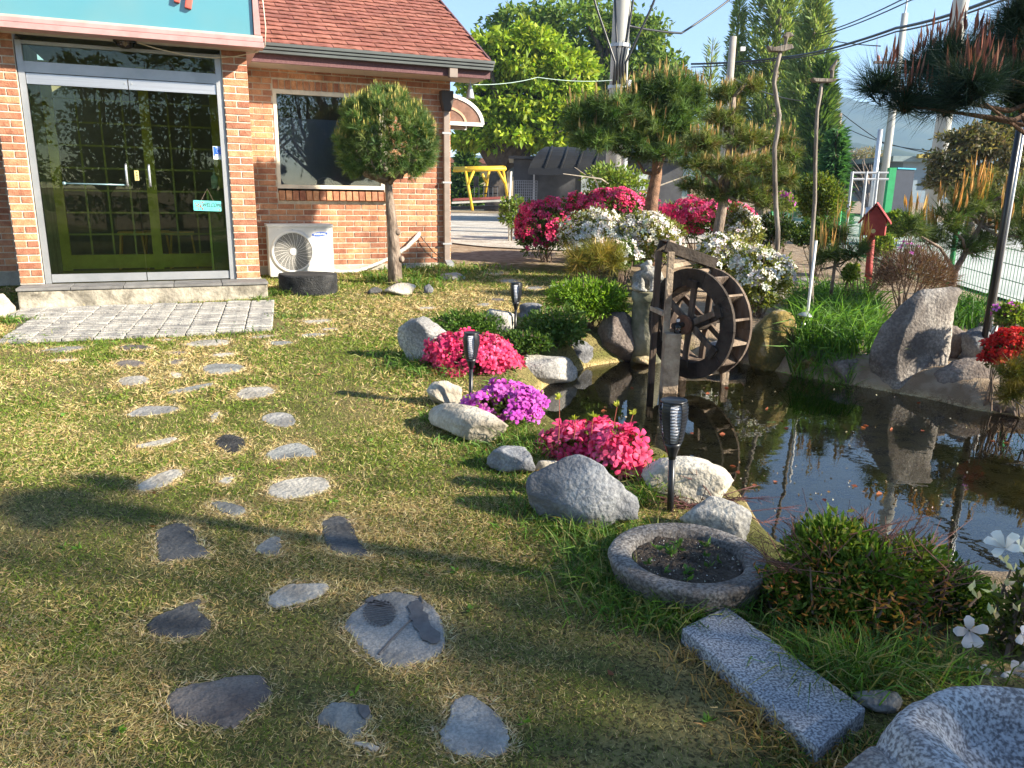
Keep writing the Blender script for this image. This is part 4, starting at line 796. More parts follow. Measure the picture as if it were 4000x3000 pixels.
# small stone mortars in the grass
p = gnd(2190, 1150); s = sc(p); o = MB().lathe((p[0], p[1]+.1, p[2]-.02), [(38*s, 0), (43*s, 20*s), (45*s, 36*s), (38*s, 37*s), (32*s, 30*s), (20*s, 20*s), (0, 16*s)], 24, jit=.01).build('stone_mortar', GREYST, None, True, base=p); tag(o, 'small round hollow stone mortar behind the green shrub', 'mortar')
p = gnd(2075, 1245); s = sc(p); o = MB().lathe((p[0], p[1]+.1, p[2]-.03), [(44*s, 0), (50*s, 14*s), (48*s, 26*s), (42*s, 34*s), (46*s, 46*s), (44*s, 60*s), (30*s, 66*s), (0, 66*s)], 24, jit=.03).build('millstone', GRAND, None, True, base=p); tag(o, 'two stacked rough grey millstones beside a torch lamp', 'millstone')
# ================================================================ torch lamps
def torch(px, ytop, ybase, wpx, lb, Yd=None):
    b0 = gnd(px[1], ybase) if Yd is None else at(px[1], ybase, Yd); s = sc(b0); t0 = at(px[0], ytop, b0[1]); H = t0[2]-b0[2]; W2 = wpx*s/2; ax = nrm(t0-b0); L = np.linalg.norm(t0-b0)
    th_ = thing('torch_lamp', b0, lb, 'lamp', 'solar torch lamps'); hd = W2*3.1
    MB().tube([b0-ax*.12, b0+ax*(L-hd*1.38)], W2*.24, 10).build('stake', BLACK, th_, True)
    zb_ = L-hd
    MB().lathe(b0, [(W2*.25, zb_-hd*.40), (W2*.32, zb_-hd*.3), (W2*.5, zb_-hd*.12), (W2*.66, zb_)], 20, ax=ax).build('cup', BLACK, th_, True)
    def rad(k): return W2*(.66+.34*math.sin(min(1, k*1.25)*math.pi/2)) if k < .8 else W2*(1-.9*(k-.8)**2*3)
    MB().lathe(b0, [(W2*.98*.86, L-hd*.06), (W2*.93, L-hd*.03), (W2*.93, L), (W2*.86, L+hd*.005), (W2*.82, L-hd*.012), (0, L-hd*.012)], 24, ax=ax).build('cap', BLACK, th_, True)
    x = nrm(np.cross(ax, (0, 1, 0))); y = np.cross(ax, x); mb = MB()
    for i in range(12):                               # slats, open windows between four pierced panels
        k = .08+.84*i/11; r_ = rad(k); N = 32
        mb.tube([b0+ax*(zb_+hd*k)+r_*(math.cos(2*math.pi*j/N)*x+math.sin(2*math.pi*j/N)*y) for j in range(N+1)], W2*.032, 4, cap=False)
    mb.build('slat_ring', BLACK, th_)
    for q_ in range(4):
        th0 = math.radians(-45+90*q_); mb = MB(); N = 6; Kn = 8
        for side in (1., .94):
            for kk in range(Kn+1):
                k = kk/Kn; r_ = rad(k)*side
                for j in range(N+1):
                    a = th0+math.radians(-20+40*j/N); mb.v.append(tuple(b0+ax*(zb_+hd*k*.96)+r_*(math.cos(a)*x+math.sin(a)*y)))
        g = (Kn+1)*(N+1)
        for kk in range(Kn):
            for j in range(N): i0 = kk*(N+1)+j; mb.f += [(i0, i0+1, i0+N+2, i0+N+1), (g+i0, g+i0+N+1, g+i0+N+2, g+i0+1)]
        pn = mb.build('pierced_panel', BLACK, th_, True)
    MB().lathe(b0, [(W2*.55, zb_+hd*.02), (W2*.78, zb_+hd*.3), (W2*.82, zb_+hd*.92)], 20, ax=ax).build('diffuser', plain('frosted', (.86, .85, .90), rough=.5), th_, True)
torch((2633, 2618), 1562, 1995, 108, 'black solar torch lamp standing between cream boulder and round planter')
torch((1842, 1838), 1298, 1600, 66, 'black solar torch lamp in front of the pink azalea')
torch((2017, 2012), 1104, 1300, 48, 'black solar torch lamp before the stacked millstones')
# ================================================================ water wheel
WOOD = M('weathered_wood', [(.05, .035, .028), (.12, .085, .062), (.23, .175, .135)], scale=7, rough=.9, bump=.8, bscale=40, stretch=(1, 1, .15), rnd=.2)
WOODL = M('bare_wood', [(.16, .115, .08), (.28, .21, .15), (.38, .30, .22)], scale=7, rough=.9, bump=.6, bscale=40, rnd=.15)
WOODD = M('dark_wood', [(.016, .012, .010), (.035, .026, .02), (.06, .045, .034)], scale=7, rough=.85, bump=.5, bscale=40, rnd=.2)
WY = 5.42; wc = at(2690, 1266, WY); s = sc(wc); RA = 216*s; A_ = math.radians(54); AX = np.array([math.sin(A_), math.cos(A_), 0]); HX = np.array([AX[1], -AX[0], 0]); UZ = np.array([0, 0, 1.])
TW = .20; ww = thing('water_wheel', (wc[0], wc[1], WATER), 'weathered wooden water wheel standing in the pond', 'water wheel')
def wp(r_, th, t_): return wc+AX*t_+r_*(math.cos(th)*HX+math.sin(th)*UZ)
NS = 10
for t0 in (0., TW-.022):
    for i in range(NS):                               # ring felloes
        mb = MB(); th0 = 2*math.pi*i/NS+.004; th1 = 2*math.pi*(i+1)/NS-.004; N = 4; V = []
        for j in range(N+1):
            th = th0+(th1-th0)*j/N
            for r_, t_ in ((RA*.70, t0), (RA, t0), (RA, t0+.022), (RA*.70, t0+.022)): V.append(wp(r_, th, t_))
        F = [(j*4+k, j*4+(k+1) % 4, j*4+4+(k+1) % 4, j*4+4+k) for j in range(N) for k in range(4)]+[(0, 1, 2, 3), (N*4+3, N*4+2, N*4+1, N*4)]; mb.add(V, F); mb.build('felloe', WOODD if t0 == 0 else WOOD, ww)
for i in range(14):                                   # paddles
    th = 2*math.pi*i/14+.2; mb = MB(); rm = RA*.86; dr = math.cos(th)*HX+math.sin(th)*UZ; dt = -math.sin(th)*HX+math.cos(th)*UZ
    mb.obox(wp(rm, th, TW/2), dr*RA*.125, AX*(TW/2-.024), dt*.008); mb.build('paddle', WOODL if i % 2 else WOOD, ww)
for i in range(20):                                   # inner sole boards
    th = 2*math.pi*i/20; dr = math.cos(th)*HX+math.sin(th)*UZ; dt = -math.sin(th)*HX+math.cos(th)*UZ; mb = MB().obox(wp(RA*.70, th, TW/2), dr*.006, AX*(TW/2-.023), dt*RA*.70*math.sin(math.pi/20)*.97); mb.build('sole_board', WOOD, ww)
for i in range(6):                                    # spokes, front and rear
    th = 2*math.pi*i/6+.45
    for t_ in (.011, TW-.011): mb = MB().beam(wp(.03, th, t_), wp(RA*.80, th, t_), .042, .026, up=AX); mb.build('spoke', WOOD, ww, bevel=.004)
    mb = MB().beam(wp(RA*.74, th-.16, -.014), wp(RA*.74, th+.16, -.014), .05, .022, up=AX); mb.build('cleat', WOODD, ww, bevel=.003)
MB().lathe(wc, [(.055, -.04), (.055, TW+.04)], 16, ax=AX).build('hub', WOODD, ww); hub_ = COL.objects[-1]
MB().lathe(wc, [(.07, -.062), (.07, -.042)], 20, ax=AX).build('hub_plate', M('rust', [(.10, .05, .03), (.2, .10, .06)], scale=20, rough=.9), hub_)
MB().lathe(wc, [(.02, -.16), (.02, TW+.2)], 10, ax=AX).build('axle', WOODD, ww)
# stand with trough
wf = thing('wheel_stand', at(2600, 1490, WY-.22), 'wooden stand with pier, posts and sloping trough above the water wheel', 'frame')
pf = wc-AX*.135; mb = MB().box((pf[0]-.02, pf[1], (WATER-.25+wc[2]-.05)/2), .115, .10, wc[2]-.05-(WATER-.25)); mb.build('pier', WOODL, wf, bevel=.008)
tp = at(2600, 985, pf[1]); mb = MB().box((pf[0]-.055, pf[1]+.045, (wc[2]-.12+tp[2])/2), .045, .04, tp[2]-wc[2]+.12); mb.build('post', WOODL, wf, bevel=.004)
mb = MB().box((pf[0]-.10, pf[1]+.26, (WATER-.2+tp[2])/2), .045, .045, tp[2]-WATER+.2); mb.build('post', WOOD, wf, bevel=.004)
ta = at(2605, 965, pf[1]+.12); tb = at(2860, 1040, pf[1]+.02); tb[2] = at(2800, 1035, pf[1]+.05)[2]; tb = np.array([at(2795, 1040, pf[1]+.12)[0], pf[1]+.22, at(2795, 1030, pf[1]+.15)[2]]); dv = nrm(tb-ta); sd_ = nrm(np.cross(dv, UZ)); up_ = np.cross(sd_, dv)
for k in (-1, 1): mb = MB().beam(ta+sd_*.06*k-dv*.04, tb+sd_*.06*k, .016, .075, up=up_); mb.build('trough_side', WOODD, wf, bevel=.003)
mb = MB().beam(ta-up_*.028, tb-up_*.028, .106, .014, up=up_); mb.build('trough_floor', WOODD, wf)
mb = MB().beam(ta+sd_*.06+up_*.042, ta-sd_*.06+up_*.042, .05, .014, up=up_); mb.build('cross_tie', WOODL, wf)
mb = MB().beam((pf[0]-.055, pf[1]+.05, tp[2]-.10), (pf[0]+.22, pf[1]+.2, tp[2]-.06), .03, .03); mb.build('brace', WOODL, wf)
mb = MB().beam((pf[0]-.08, pf[1]+.03, wc[2]+.08), (pf[0]-.12, pf[1]+.28, wc[2]+.08), .035, .03); mb.build('rail', WOODL, wf)
for dx, dy in ((.34, .30), (.05, .42)): mb = MB().box((wc[0]+dx, wc[1]+dy-.12, WATER-.02), .05, .05, .5 if dx < .1 else .30); mb.build('rear_pier', WOODL, wf)
bt = thing('plastic_bottle', (pf[0]+.01, pf[1]-.015, wc[2]-.05), 'small clear plastic bottle with white cap on the pier', 'bottle')
q = (pf[0]+.012, pf[1]-.02, wc[2]-.05); MB().lathe(q, [(.02, 0), (.024, .005), (.024, .05), (.018, .06), (.01, .075), (.01, .082)], 14).build('body', glassmat('pet', (.85, .88, .92), 1.45), bt, True); MB().lathe(q, [(.012, .083), (.012, .1), (0, .1)], 12).build('cap', WHITE, bt)
MB()
# ================================================================ frog statue on its pedestal
STAT = stone_mat('statue_stone', [(.16, .15, .13), (.34, .32, .28), (.48, .45, .40)], ((.12, .11, .09), .5), ss=60, scale=6)
fy = 6.35; fb = at(2522, 1142, fy); s = sc(fb); pb = at(2528, 1300, fy)
o = MB().lathe((pb[0], pb[1]+.04, pb[2]-.3), [(66*s, 0), (66*s, .30), (62*s, .30+60*s), (60*s, .30+120*s), (66*s, .30+128*s), (66*s, fb[2]-pb[2]+.30), (0, fb[2]-pb[2]+.301)], 24, jit=.02).build('stone_pedestal', M('mossy_pedestal', [(.10, .10, .06), (.2, .19, .13), (.30, .28, .22)], scale=5, bump=.6, rough=.95), None, True, base=(pb[0], pb[1], pb[2])); tag(o, 'round mossy stone pedestal under the frog statue', 'pedestal')
def F3(x, y, d=0.): q = at(x, y, fy+d); return tuple(q)
u = s
fg = blobs('frog_statue', [(F3(2515, 1095, .04), (48*u, 52*u, 42*u)), (F3(2545, 1072, -.02), (42*u, 42*u, 26*u)), (F3(2560, 1085, -.06), (34*u, 30*u, 15*u)), (F3(2530, 1050, -.06), (11*u, 11*u, 11*u)), (F3(2556, 1050, -.03), (11*u, 11*u, 11*u)),
   (F3(2490, 1122, -.04), (22*u, 38*u, 18*u)), (F3(2506, 1108, -.10), (13*u, 13*u, 26*u)), (F3(2512, 1134, -.12), (17*u, 22*u, 7*u)), (F3(2548, 1110, -.10), (12*u, 12*u, 26*u)), (F3(2552, 1135, -.12), (17*u, 22*u, 7*u)),
   (F3(2522, 1040, .03), (24*u, 30*u, 14*u)), (F3(2534, 1028, 0), (16*u, 18*u, 10*u)), (F3(2530, 1018, -.02), (5*u, 5*u, 5*u)), (F3(2542, 1018, 0), (5*u, 5*u, 5*u))], .009, STAT, base=fb, disp=.006, dscale=18); tag(fg, 'grey stone frog statue carrying a small frog on its back', 'statue')
# ================================================================ red bird house, wooden bird poles
REDP = M('red_paint', [(.26, .03, .025), (.36, .055, .045)], scale=14, rough=.6, bump=.2)
bb0 = gnd(3388, 1150); by_ = bb0[1]; bh = thing('bird_house', bb0, 'red wooden bird house on a red pole', 'bird house'); s = sc(bb0)
p1 = at(3405, 918, by_); MB().tube([bb0-np.array([0, 0, .1]), p1], 13*s, 10).build('pole', REDP, bh, True)
ca_ = math.radians(28); bx_ = np.array([math.cos(ca_), -math.sin(ca_)*1.0, 0]); byv = np.array([math.sin(ca_), math.cos(ca_), 0]); hw_, hd_, hh_ = 40*s, 40*s, 58*s
bq = at(3412, 918, by_); 
mb = MB().prism([bq-bx_*hw_-byv*hd_, bq+bx_*hw_-byv*hd_, bq+bx_*hw_-byv*hd_+UZ*hh_, bq-byv*hd_+UZ*(hh_+52*s), bq-bx_*hw_-byv*hd_+UZ*hh_], byv*2*hd_); bbox_ = mb.build('box', REDP, bh, bevel=.003)
for k in range(5): mb = MB(); z_ = 4*s+k*11*s; mb.obox(bq-byv*(hd_+.002)+UZ*(z_+5*s), bx_*(hw_-.003), byv*.003, UZ*4.6*s); mb.build('plank', REDP, bbox_)
rp = bq+UZ*(hh_+58*s)
for k in (-1, 1):
    e = rp+bx_*k*(hw_+16*s)-UZ*(74*s); mb = MB().prism([rp-byv*(hd_+14*s), e-byv*(hd_+14*s), e+byv*(hd_+10*s), rp+byv*(hd_+10*s)], UZ*6*s); mb.build('roof_panel', REDP, bh)
MB().lathe(bq-byv*hd_+UZ*16*s, [(8*s, .0), (8*s, .012), (5*s, .013), (5*s, .006), (0, .006)], 14, ax=-byv).build('entrance_ring', BRASS, bbox_)
POLEW = M('pole_wood', [(.09, .07, .055), (.20, .165, .135), (.30, .26, .22)], scale=9, rough=.95, bump=.7, stretch=(1, 1, .2))
def birdpole(path, Yd, board, bird, lb, r0):
    P = [at(x, y, Yd) for x, y in path]; s = sc(P[0]); b0 = np.array([P[-1][0], Yd, float(np.interp(Yd, KY, KZ))]); P[-1] = b0-UZ*.05
    t = thing('bird_pole', b0, lb, 'pole', 'wooden bird poles'); n = len(P); MB().tube(P, [r0*s*(1+.35*i/n) for i in range(n)], 8).build('pole', POLEW, t, True)
    V = [at(x, y, Yd-.04) for x, y in board]; MB().prism(V, (0, .08, 0)).build('perch_board', POLEW, t, bevel=.004)
    V = [at(x, y, Yd-.03) for x, y in bird]; MB().prism(V, (0, .055, 0)).build('bird_body', POLEW, t, bevel=.008)
def z6(p): return [(2800+x/1.843, y/1.843) for x, y in p]
birdpole(z6([(458,372),(425,500),(412,600),(430,720),(450,830),(435,960),(415,1060),(418,1300),(425,1500),(440,1659)])+[(3040,1090)], 7.9, z6([(372,328),(420,338),(500,318),(545,318),(556,345),(480,368),(390,365)]), z6([(478,260),(500,232),(530,228),(562,255),(520,266),(508,300),(510,322),(494,322),(500,268)]), 'crooked wooden pole with carved bird beyond the centre pines', 8)
birdpole(z6([(755,590),(745,680),(722,800),(715,960),(708,1200),(705,1450),(690,1659)])+[(3168,1000),(3170,1130),(3178,1225)], 6.9, z6([(692,558),(720,562),(850,566),(878,565),(840,590),(710,586)]), z6([(876,418),(866,450),(848,500),(843,560),(828,560),(832,512),(820,505),(830,480)]), 'straight wooden pole with carved bird among the iris leaves', 7)
# garden path light and cane
p = gnd(3125, 1330); s = sc(p); gl = thing('garden_light', p, 'small grey mushroom shaped garden light among iris leaves', 'lamp'); hd = at(3150, 1215, p[1]); ax = nrm(hd-p); L = np.linalg.norm(hd-p)
MB().tube([p-ax*.05, p+ax*L*.62], 8*s, 10).build('post', STEEL, gl, True); MB().lathe(p+ax*L*.62, [(9*s, 0), (15*s, L*.05), (19*s, L*.2)], 16, ax=ax).build('lens', glassmat('lens', (.9, .92, .92), 1.5), gl, True); MB().lathe(p+ax*L*.82, [(29*s, 0), (28*s, .012), (14*s, .03), (0, .036)], 20, ax=ax).build('hood', STEELD, gl, True)
a = at(3188, 940, 6.3); b_ = gnd(3150, 1250); b_ = np.array([at(3152, 1230, 6.3)[0], 6.3, .05]); o = MB().tube([b_, a], .012, 8).build('white_cane', WHITE, None, True, base=b_); tag(o, 'thin white plastic stick leaning among the iris leaves', 'stick')
# ================================================================ vegetation builders
def shell(n, c, r, R, inner=.55, up=-.35):
    """points through an ellipsoid, biased to its skin; also outward directions"""
    d = nrm(R.normal(size=(n*2, 3))); d = d[d[:, 2] > up][:n]; m_ = len(d)
    q = inner+(1-inner)*R.uniform(size=(m_, 1))**.6; lump = 1+(.35 if inner > .7 and up < -.7 else 1)*(.13*np.sin(d[:, :1]*7+d[:, 2:]*5+R.uniform(0, 6))+.1*np.sin(d[:, 1:2]*9+d[:, :1]*4+R.uniform(0, 6)))
    return c+d*np.asarray(r)*q*lump, d
def flower(P, N, r, C, R, cup=.5, npet=5):
    n = len(P); N = nrm(N); x = nrm(np.cross(N, nrm(R.normal(size=(n, 3))))); y = np.cross(N, x); out = []; L = np.broadcast_to(r, n)[:, None]
    rows = ((.05, .05, 0.), (.42, .26, .38), (.80, .30, .50), (1.0, .08, .42))          # along, half width, rise of a petal
    for k in range(npet):
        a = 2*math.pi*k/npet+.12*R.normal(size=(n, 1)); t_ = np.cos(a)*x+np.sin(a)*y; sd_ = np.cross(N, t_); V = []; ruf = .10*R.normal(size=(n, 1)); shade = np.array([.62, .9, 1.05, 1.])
        for q, hw, up in rows: c_ = P+t_*L*q+N*L*(up*cup*1.6+ruf*q); V += [c_+sd_*L*hw+N*L*hw*.18, c_-sd_*L*hw+N*L*hw*.10]
        V = np.stack(V, 1).reshape(-1, 3); i = np.arange(n)[:, None]*8; F = np.concatenate([np.concatenate([i+2*m, i+2*m+1, i+2*m+3, i+2*m, i+2*m+3, i+2*m+2], 1) for m in range(3)], 1).ravel()
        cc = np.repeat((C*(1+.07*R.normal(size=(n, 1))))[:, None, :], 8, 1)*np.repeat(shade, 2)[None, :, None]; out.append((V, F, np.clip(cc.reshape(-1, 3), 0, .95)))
    return cat(*out)
GL = [(.055, .10, .018), (.085, .15, .03), (.12, .19, .045)]; YG = [(.16, .24, .04), (.24, .30, .06), (.11, .18, .03)]
CRIM = [(.82, .08, .24), (.76, .05, .19), (.86, .15, .32), (.66, .03, .13)]; PINK = [(.80, .07, .19), (.84, .13, .27), (.74, .045, .15)]; MAGE = [(.60, .10, .52), (.70, .17, .60), (.52, .07, .44)]
WHT = [(.80, .78, .70), (.74, .72, .62), (.84, .83, .78)]; REDF = [(.55, .015, .012), (.42, .008, .01), (.62, .03, .02)]
def stems(c, r, n, R, mat, parent, base, rad=.005):
    mb = MB()
    for k in range(n):
        d = nrm(R.normal(size=3)*[1, 1, .3]+[0, 0, .8]); e = np.asarray(c)+d*np.asarray(r)*.8; b_ = np.asarray(base)+R.normal(size=3)*[.05, .05, 0]; mb.tube([b_, (b_+e)/2+R.normal(size=3)*.03, e], [rad*1.4, rad, rad*.5], 5)
    mb.build('stems', mat, parent)
def bush(lb, cx, cy, rx, ry, Yd, fl=None, nf=0, fr=.03, nl=1500, ll=.035, lw=.016, lc=GL, seed=1, name='azalea_bush', cat_='shrub', dep=.8, ftop=-.2, grp=None, stemmat=None, extra=None, front=0., inner=.45, rnd_dir=1., up=-.75):
    R = np.random.RandomState(seed); c = at(cx, cy, Yd); s = sc(c); r = np.array([rx*s, rx*s*dep, ry*s]); b0 = np.array([c[0], c[1], float(tz(c[0], c[1])[0])])
    t = thing(name, b0, lb, cat_, grp)
    ks = 9; sub_c = [c]+[c+nrm(R.normal(size=3)*[1, 1, .8])*r*R.uniform(.35, .68) for _ in range(ks)]; sub_r = [r*.72]+[r*R.uniform(.34, .52) for _ in range(ks)]      # uneven outline: a core and smaller sprays
    def scatter(n, inn, upv):
        w_ = np.array([q.prod()**.67 for q in sub_r]); w_ /= w_.sum(); A = [shell(max(4, int(n*k_)), cc, rr_, R, inn, upv) for k_, cc, rr_ in zip(w_, sub_c, sub_r)]; return np.concatenate([a[0] for a in A]), np.concatenate([a[1] for a in A])
    P, d = scatter(nl, inner, up)
    D_ = nrm(d+rnd_dir*R.normal(size=d.shape)*.6+[0, 0, .25]); tri_obj('foliage', leaves(P, D_, R.uniform(.7, 1.3, len(P))*ll, R.uniform(.7, 1.2, len(P))*lw, pick(lc, len(P), R), R=R), LEAF, t, 'stuff')
    stems(c, r, 14, R, stemmat or TWIG, t, b0)
    if nf:
        P, d = scatter(int(nf*2.2), .9, ftop); core = np.linalg.norm((P-c)/r, axis=1); ok = core > .52; P, d = P[ok], d[ok]
        wgt = np.array([mnoise.noise(Vector(p*3.5/max(.25, r[0]*2))) for p in P])+.45*R.normal(size=len(P))+.35*d[:, 2]
        ix = np.argsort(-wgt)[:nf]; P = P[ix]; d = d[ix]; N_ = nrm(d+.35*R.normal(size=d.shape)+[0, -.15, .2])
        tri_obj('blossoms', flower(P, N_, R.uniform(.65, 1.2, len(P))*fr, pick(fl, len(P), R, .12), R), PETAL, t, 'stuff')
    return t, c, r, R
def needles(P, D_, n, L, W, spread, cols, R, back=.5):
    m_ = len(P); D_ = nrm(D_); Pn = np.repeat(P, n, 0); Dn = np.repeat(D_, n, 0); q = R.uniform(-back, .1, (m_*n, 1))
    dd = nrm(Dn+spread*R.normal(size=Dn.shape)); return blades(Pn+Dn*q*L, dd, R.uniform(.7, 1.15, m_*n)*L, W, np.repeat(pick(cols, m_, R, .22), n, 0), R=R)
def candles(P, L, W, cols, R, k=3, lean=.10):
    n = len(P)*k; Pn = np.repeat(P, k, 0)+R.normal(size=(n, 3))*.010; d = nrm(np.array([0, 0, 1.])+lean*R.normal(size=(n, 3))); Ln = R.uniform(.5, 1.2, n)*L; C = pick(cols, n, R)
    a = leaves(Pn, d, Ln, W, C, fold=0, R=R); b = leaves(Pn, d, Ln, W, C, fold=0, R=R); return cat(a, b)
NG = [(.07, .13, .035), (.105, .18, .045), (.15, .22, .06), (.09, .15, .05)]; CAN = [(.48, .34, .14), (.55, .42, .20), (.38, .24, .10)]
def pine(name, lb, trunk, Yd, r0, clumps, seed, nt=60, nn=26, L=.09, W=.006, cn=.35, cL=.10, cW=.012, ncol=NG, ccol=CAN, cy_=0, spread=.75, branch=True, bark=BARK, dy=.28, grp=None, ball=False, br=.35, flat=.6):
    R = np.random.RandomState(seed); T = [at(x, y, Yd+(q[0] if q else 0)) for x, y, *q in trunk]; b0 = np.array([T[0][0], T[0][1], float(tz(T[0][0], T[0][1])[0])]); T[0] = b0-[0, 0, .06]
    t = thing(name, b0, lb, 'tree', grp); s = sc(T[-1]); n = len(T); MB().tube(T, [r0*(1-.6*i/(n-1)) for i in range(n)], 10).build('trunk', bark, t, True)
    parts = []; cps = []; mb = MB(); TT = np.array(T)
    for (cx, cy, rx, ry, *q) in clumps:
        c = at(cx, cy, Yd+(q[0] if q else R.uniform(-dy, dy))); ss = sc(c); r = np.array([rx*ss, rx*ss*.8, ry*ss]); k = max(8, int(nt*rx*ry/(90*60)))
        P, d = shell(k, c, r, R, .25 if not ball else .72, -.9 if not ball else -.75); dd = nrm(d*(1., 1., flat)+[0, 0, .45]+.25*R.normal(size=d.shape)); parts.append(needles(P, dd, nn, L, W, spread, ncol, R))
        tp = P[d[:, 2] > -.15]; sel = tp[R.uniform(size=len(tp)) < cn]; cps.append(sel+[0, 0, L*.3])
        if branch:
            i = int(np.argmin(np.linalg.norm(TT[1:]-c+[0, 0, .15], axis=1)))+1; a = TT[i]; m_ = (a+c)/2+[0, 0, -.06]+R.normal(size=3)*.05; mb.tube([a, m_, c-[0, 0, r[2]*.3]], [r0*br, r0*br*.7, r0*br*.3], 6)
            for p in P[R.permutation(len(P))[:max(4, len(P)//5)]]: mb.tube([c-[0, 0, r[2]*.35], (c+p)/2-[0, 0, .02], p], [r0*br*.3, r0*br*.2, r0*br*.08], 4)
    if mb.v: mb.build('branches', bark, t, True)
    tri_obj('needles', cat(*parts), NEEDLE, t, 'stuff'); cp = np.concatenate(cps)
    if len(cp): tri_obj('candles', candles(cp, cL, cW, ccol, R), STRAW, t, 'stuff')
    return t
# ================================================================ pines
YT = gnd(1540, 1112)[1]
t = pine('topiary_pine', 'ball clipped pine on a bare trunk before the brick wall', [(1545, 1112), (1540, 1000), (1532, 880), (1522, 780), (1515, 700)], YT, .088, [(1510, 545, 195, 190, 0)], 3, nt=185, nn=34, L=.09, W=.0065, cn=.5, cL=.075, cW=.010, ball=True, branch=False, spread=.7, ccol=[(.55, .48, .16), (.48, .44, .15), (.40, .40, .12)], flat=1.)
c = at(1510, 545, YT); s = sc(c); mb = MB(); R = np.random.RandomState(5); f0 = at(1517, 705, YT)
for k in range(16):
    a = 2*math.pi*k/16+R.uniform(-.2, .2); e = c+np.array([math.cos(a)*150*s, math.sin(a)*130*s, R.uniform(-80, 60)*s]); m_ = f0*.55+e*.45+[math.cos(a)*.06, math.sin(a)*.06, -.07]; mb.tube([f0+[0, 0, R.uniform(-.05, .06)], m_, e], [.03, .02, .008], 6)
mb.build('branches', BARK, t, True)
mb = MB()
for px_, dy_ in ((1560, 905), (1575, 1010)): q = at(px_, dy_, YT-.03); mb.lathe(q, [(.04, -.045), (.036, -.012), (.02, 0), (0, -.004)], 10, ax=(.8, -.5, .2))
mb.build('knot', BARK, t, True)
pine('red_pine', 'broad dense pine with tan candles beside the concrete utility pole', [(2545, 930), (2545, 790), (2565, 680), (2570, 560), (2560, 430)], 10.4, .10,
     [(2290, 450, 90, 65), (2400, 440, 110, 75), (2520, 395, 110, 80), (2620, 345, 90, 70), (2700, 390, 70, 75), (2325, 545, 95, 45), (2450, 540, 120, 55), (2560, 490, 110, 70), (2650, 470, 80, 70), (2600, 590, 80, 35), (2480, 600, 70, 25), (2680, 560, 70, 45)], 11, nt=120, nn=30, L=.15, W=.009, cn=.26, cL=.17, cW=.016, bark=REDBARK, cy_=0)
pine('tiered_pine', 'open tiered pine covered in tan candles behind the water wheel', [(2795, 980), (2805, 900), (2830, 760), (2845, 620), (2858, 480), (2865, 380)], 8.6, .065,
     [(2850, 370, 85, 45), (2946, 335, 45, 32), (2830, 465, 80, 40), (2755, 555, 80, 40), (2900, 540, 100, 40), (3020, 545, 85, 32), (3080, 610, 55, 35), (2720, 640, 80, 32), (2840, 655, 110, 42), (2960, 650, 110, 40), (3060, 700, 65, 40), (2700, 725, 60, 25), (2900, 750, 100, 32), (3000, 790, 80, 32), (2790, 760, 70, 25)], 13, nt=115, nn=24, L=.11, W=.0075, cn=.34, cL=.11, cW=.010, ncol=[(.085, .13, .03), (.13, .18, .045), (.17, .21, .055), (.18, .16, .055)], ccol=[(.50, .38, .15), (.58, .46, .22), (.42, .26, .11)], br=.4, bark=BARK)
pine('overhanging_pine', 'dark long needled pine bough reaching in over the pond', [(4560, 1900), (4500, 1200), (4400, 600), (4300, 300), (4200, -100)], 1.85, .05,
     [(3440, 330, 75, 45, 0), (3540, 400, 90, 45, 0), (3660, 270, 110, 70, .1), (3740, 220, 80, 70, 0), (3800, 340, 100, 80, -.1), (3920, 200, 90, 120, .1), (3690, 420, 90, 40, 0), (3960, 330, 80, 80, 0), (3980, 60, 70, 90, 0), (4120, 150, 120, 160, .2), (4150, 400, 120, 120, 0)], 17, nt=26, nn=60, L=.08, W=.0014, cn=.55, cL=.058, cW=.006, ncol=[(.025, .05, .04), (.035, .07, .05), (.05, .085, .055)], ccol=[(.30, .13, .10), (.38, .18, .13)], spread=.55, br=.16, flat=.25, bark=REDBARK)
pine('young_pine', 'young spreading pine with orange candles by the green fence', [(3712, 1130), (3730, 1060), (3770, 990), (3830, 880), (3860, 800)], 7.0, .035,
     [(3560, 880, 60, 60), (3620, 930, 70, 60), (3700, 860, 70, 70), (3790, 800, 70, 70), (3860, 760, 70, 70), (3930, 830, 80, 70), (3990, 900, 70, 80), (3880, 930, 80, 60), (3780, 950, 80, 60), (3990, 760, 60, 60), (4060, 850, 80, 100)], 19, nt=26, nn=40, L=.16, W=.005, cn=.40, cL=.22, cW=.020, ncol=[(.06, .10, .025), (.09, .14, .035), (.12, .16, .045)], ccol=[(.55, .30, .09), (.62, .40, .15)], br=.5)
pine('pine_sapling', 'slim pine sapling with tall candles beside the red bird house', [(3246, 1140), (3260, 1040), (3275, 950), (3283, 880)], 7.3, .018, [(3283, 905, 35, 35, 0), (3240, 985, 45, 30, 0), (3330, 985, 45, 30, 0), (3215, 1010, 35, 25, 0), (3370, 970, 30, 25, 0), (3270, 1010, 40, 30, 0)], 23, nt=50, nn=32, L=.15, W=.005, cn=.45, cL=.24, cW=.014, ncol=[(.07, .10, .03), (.10, .14, .04)], ccol=[(.55, .32, .10), (.60, .42, .16)], br=.5)
pine('dwarf_pine', 'low yellowish dwarf pine in front of the azalea hedge', [(2270, 1105), (2300, 1060), (2330, 1030), (2360, 1000)], 8.0, .02, [(2280, 1020, 60, 50, 0), (2350, 990, 60, 40, 0), (2400, 1015, 40, 40, 0)], 29, nt=80, nn=40, L=.17, W=.005, cn=.1, cL=.08, cW=.012, ncol=[(.22, .20, .035), (.30, .22, .05), (.15, .17, .03)], br=.5)
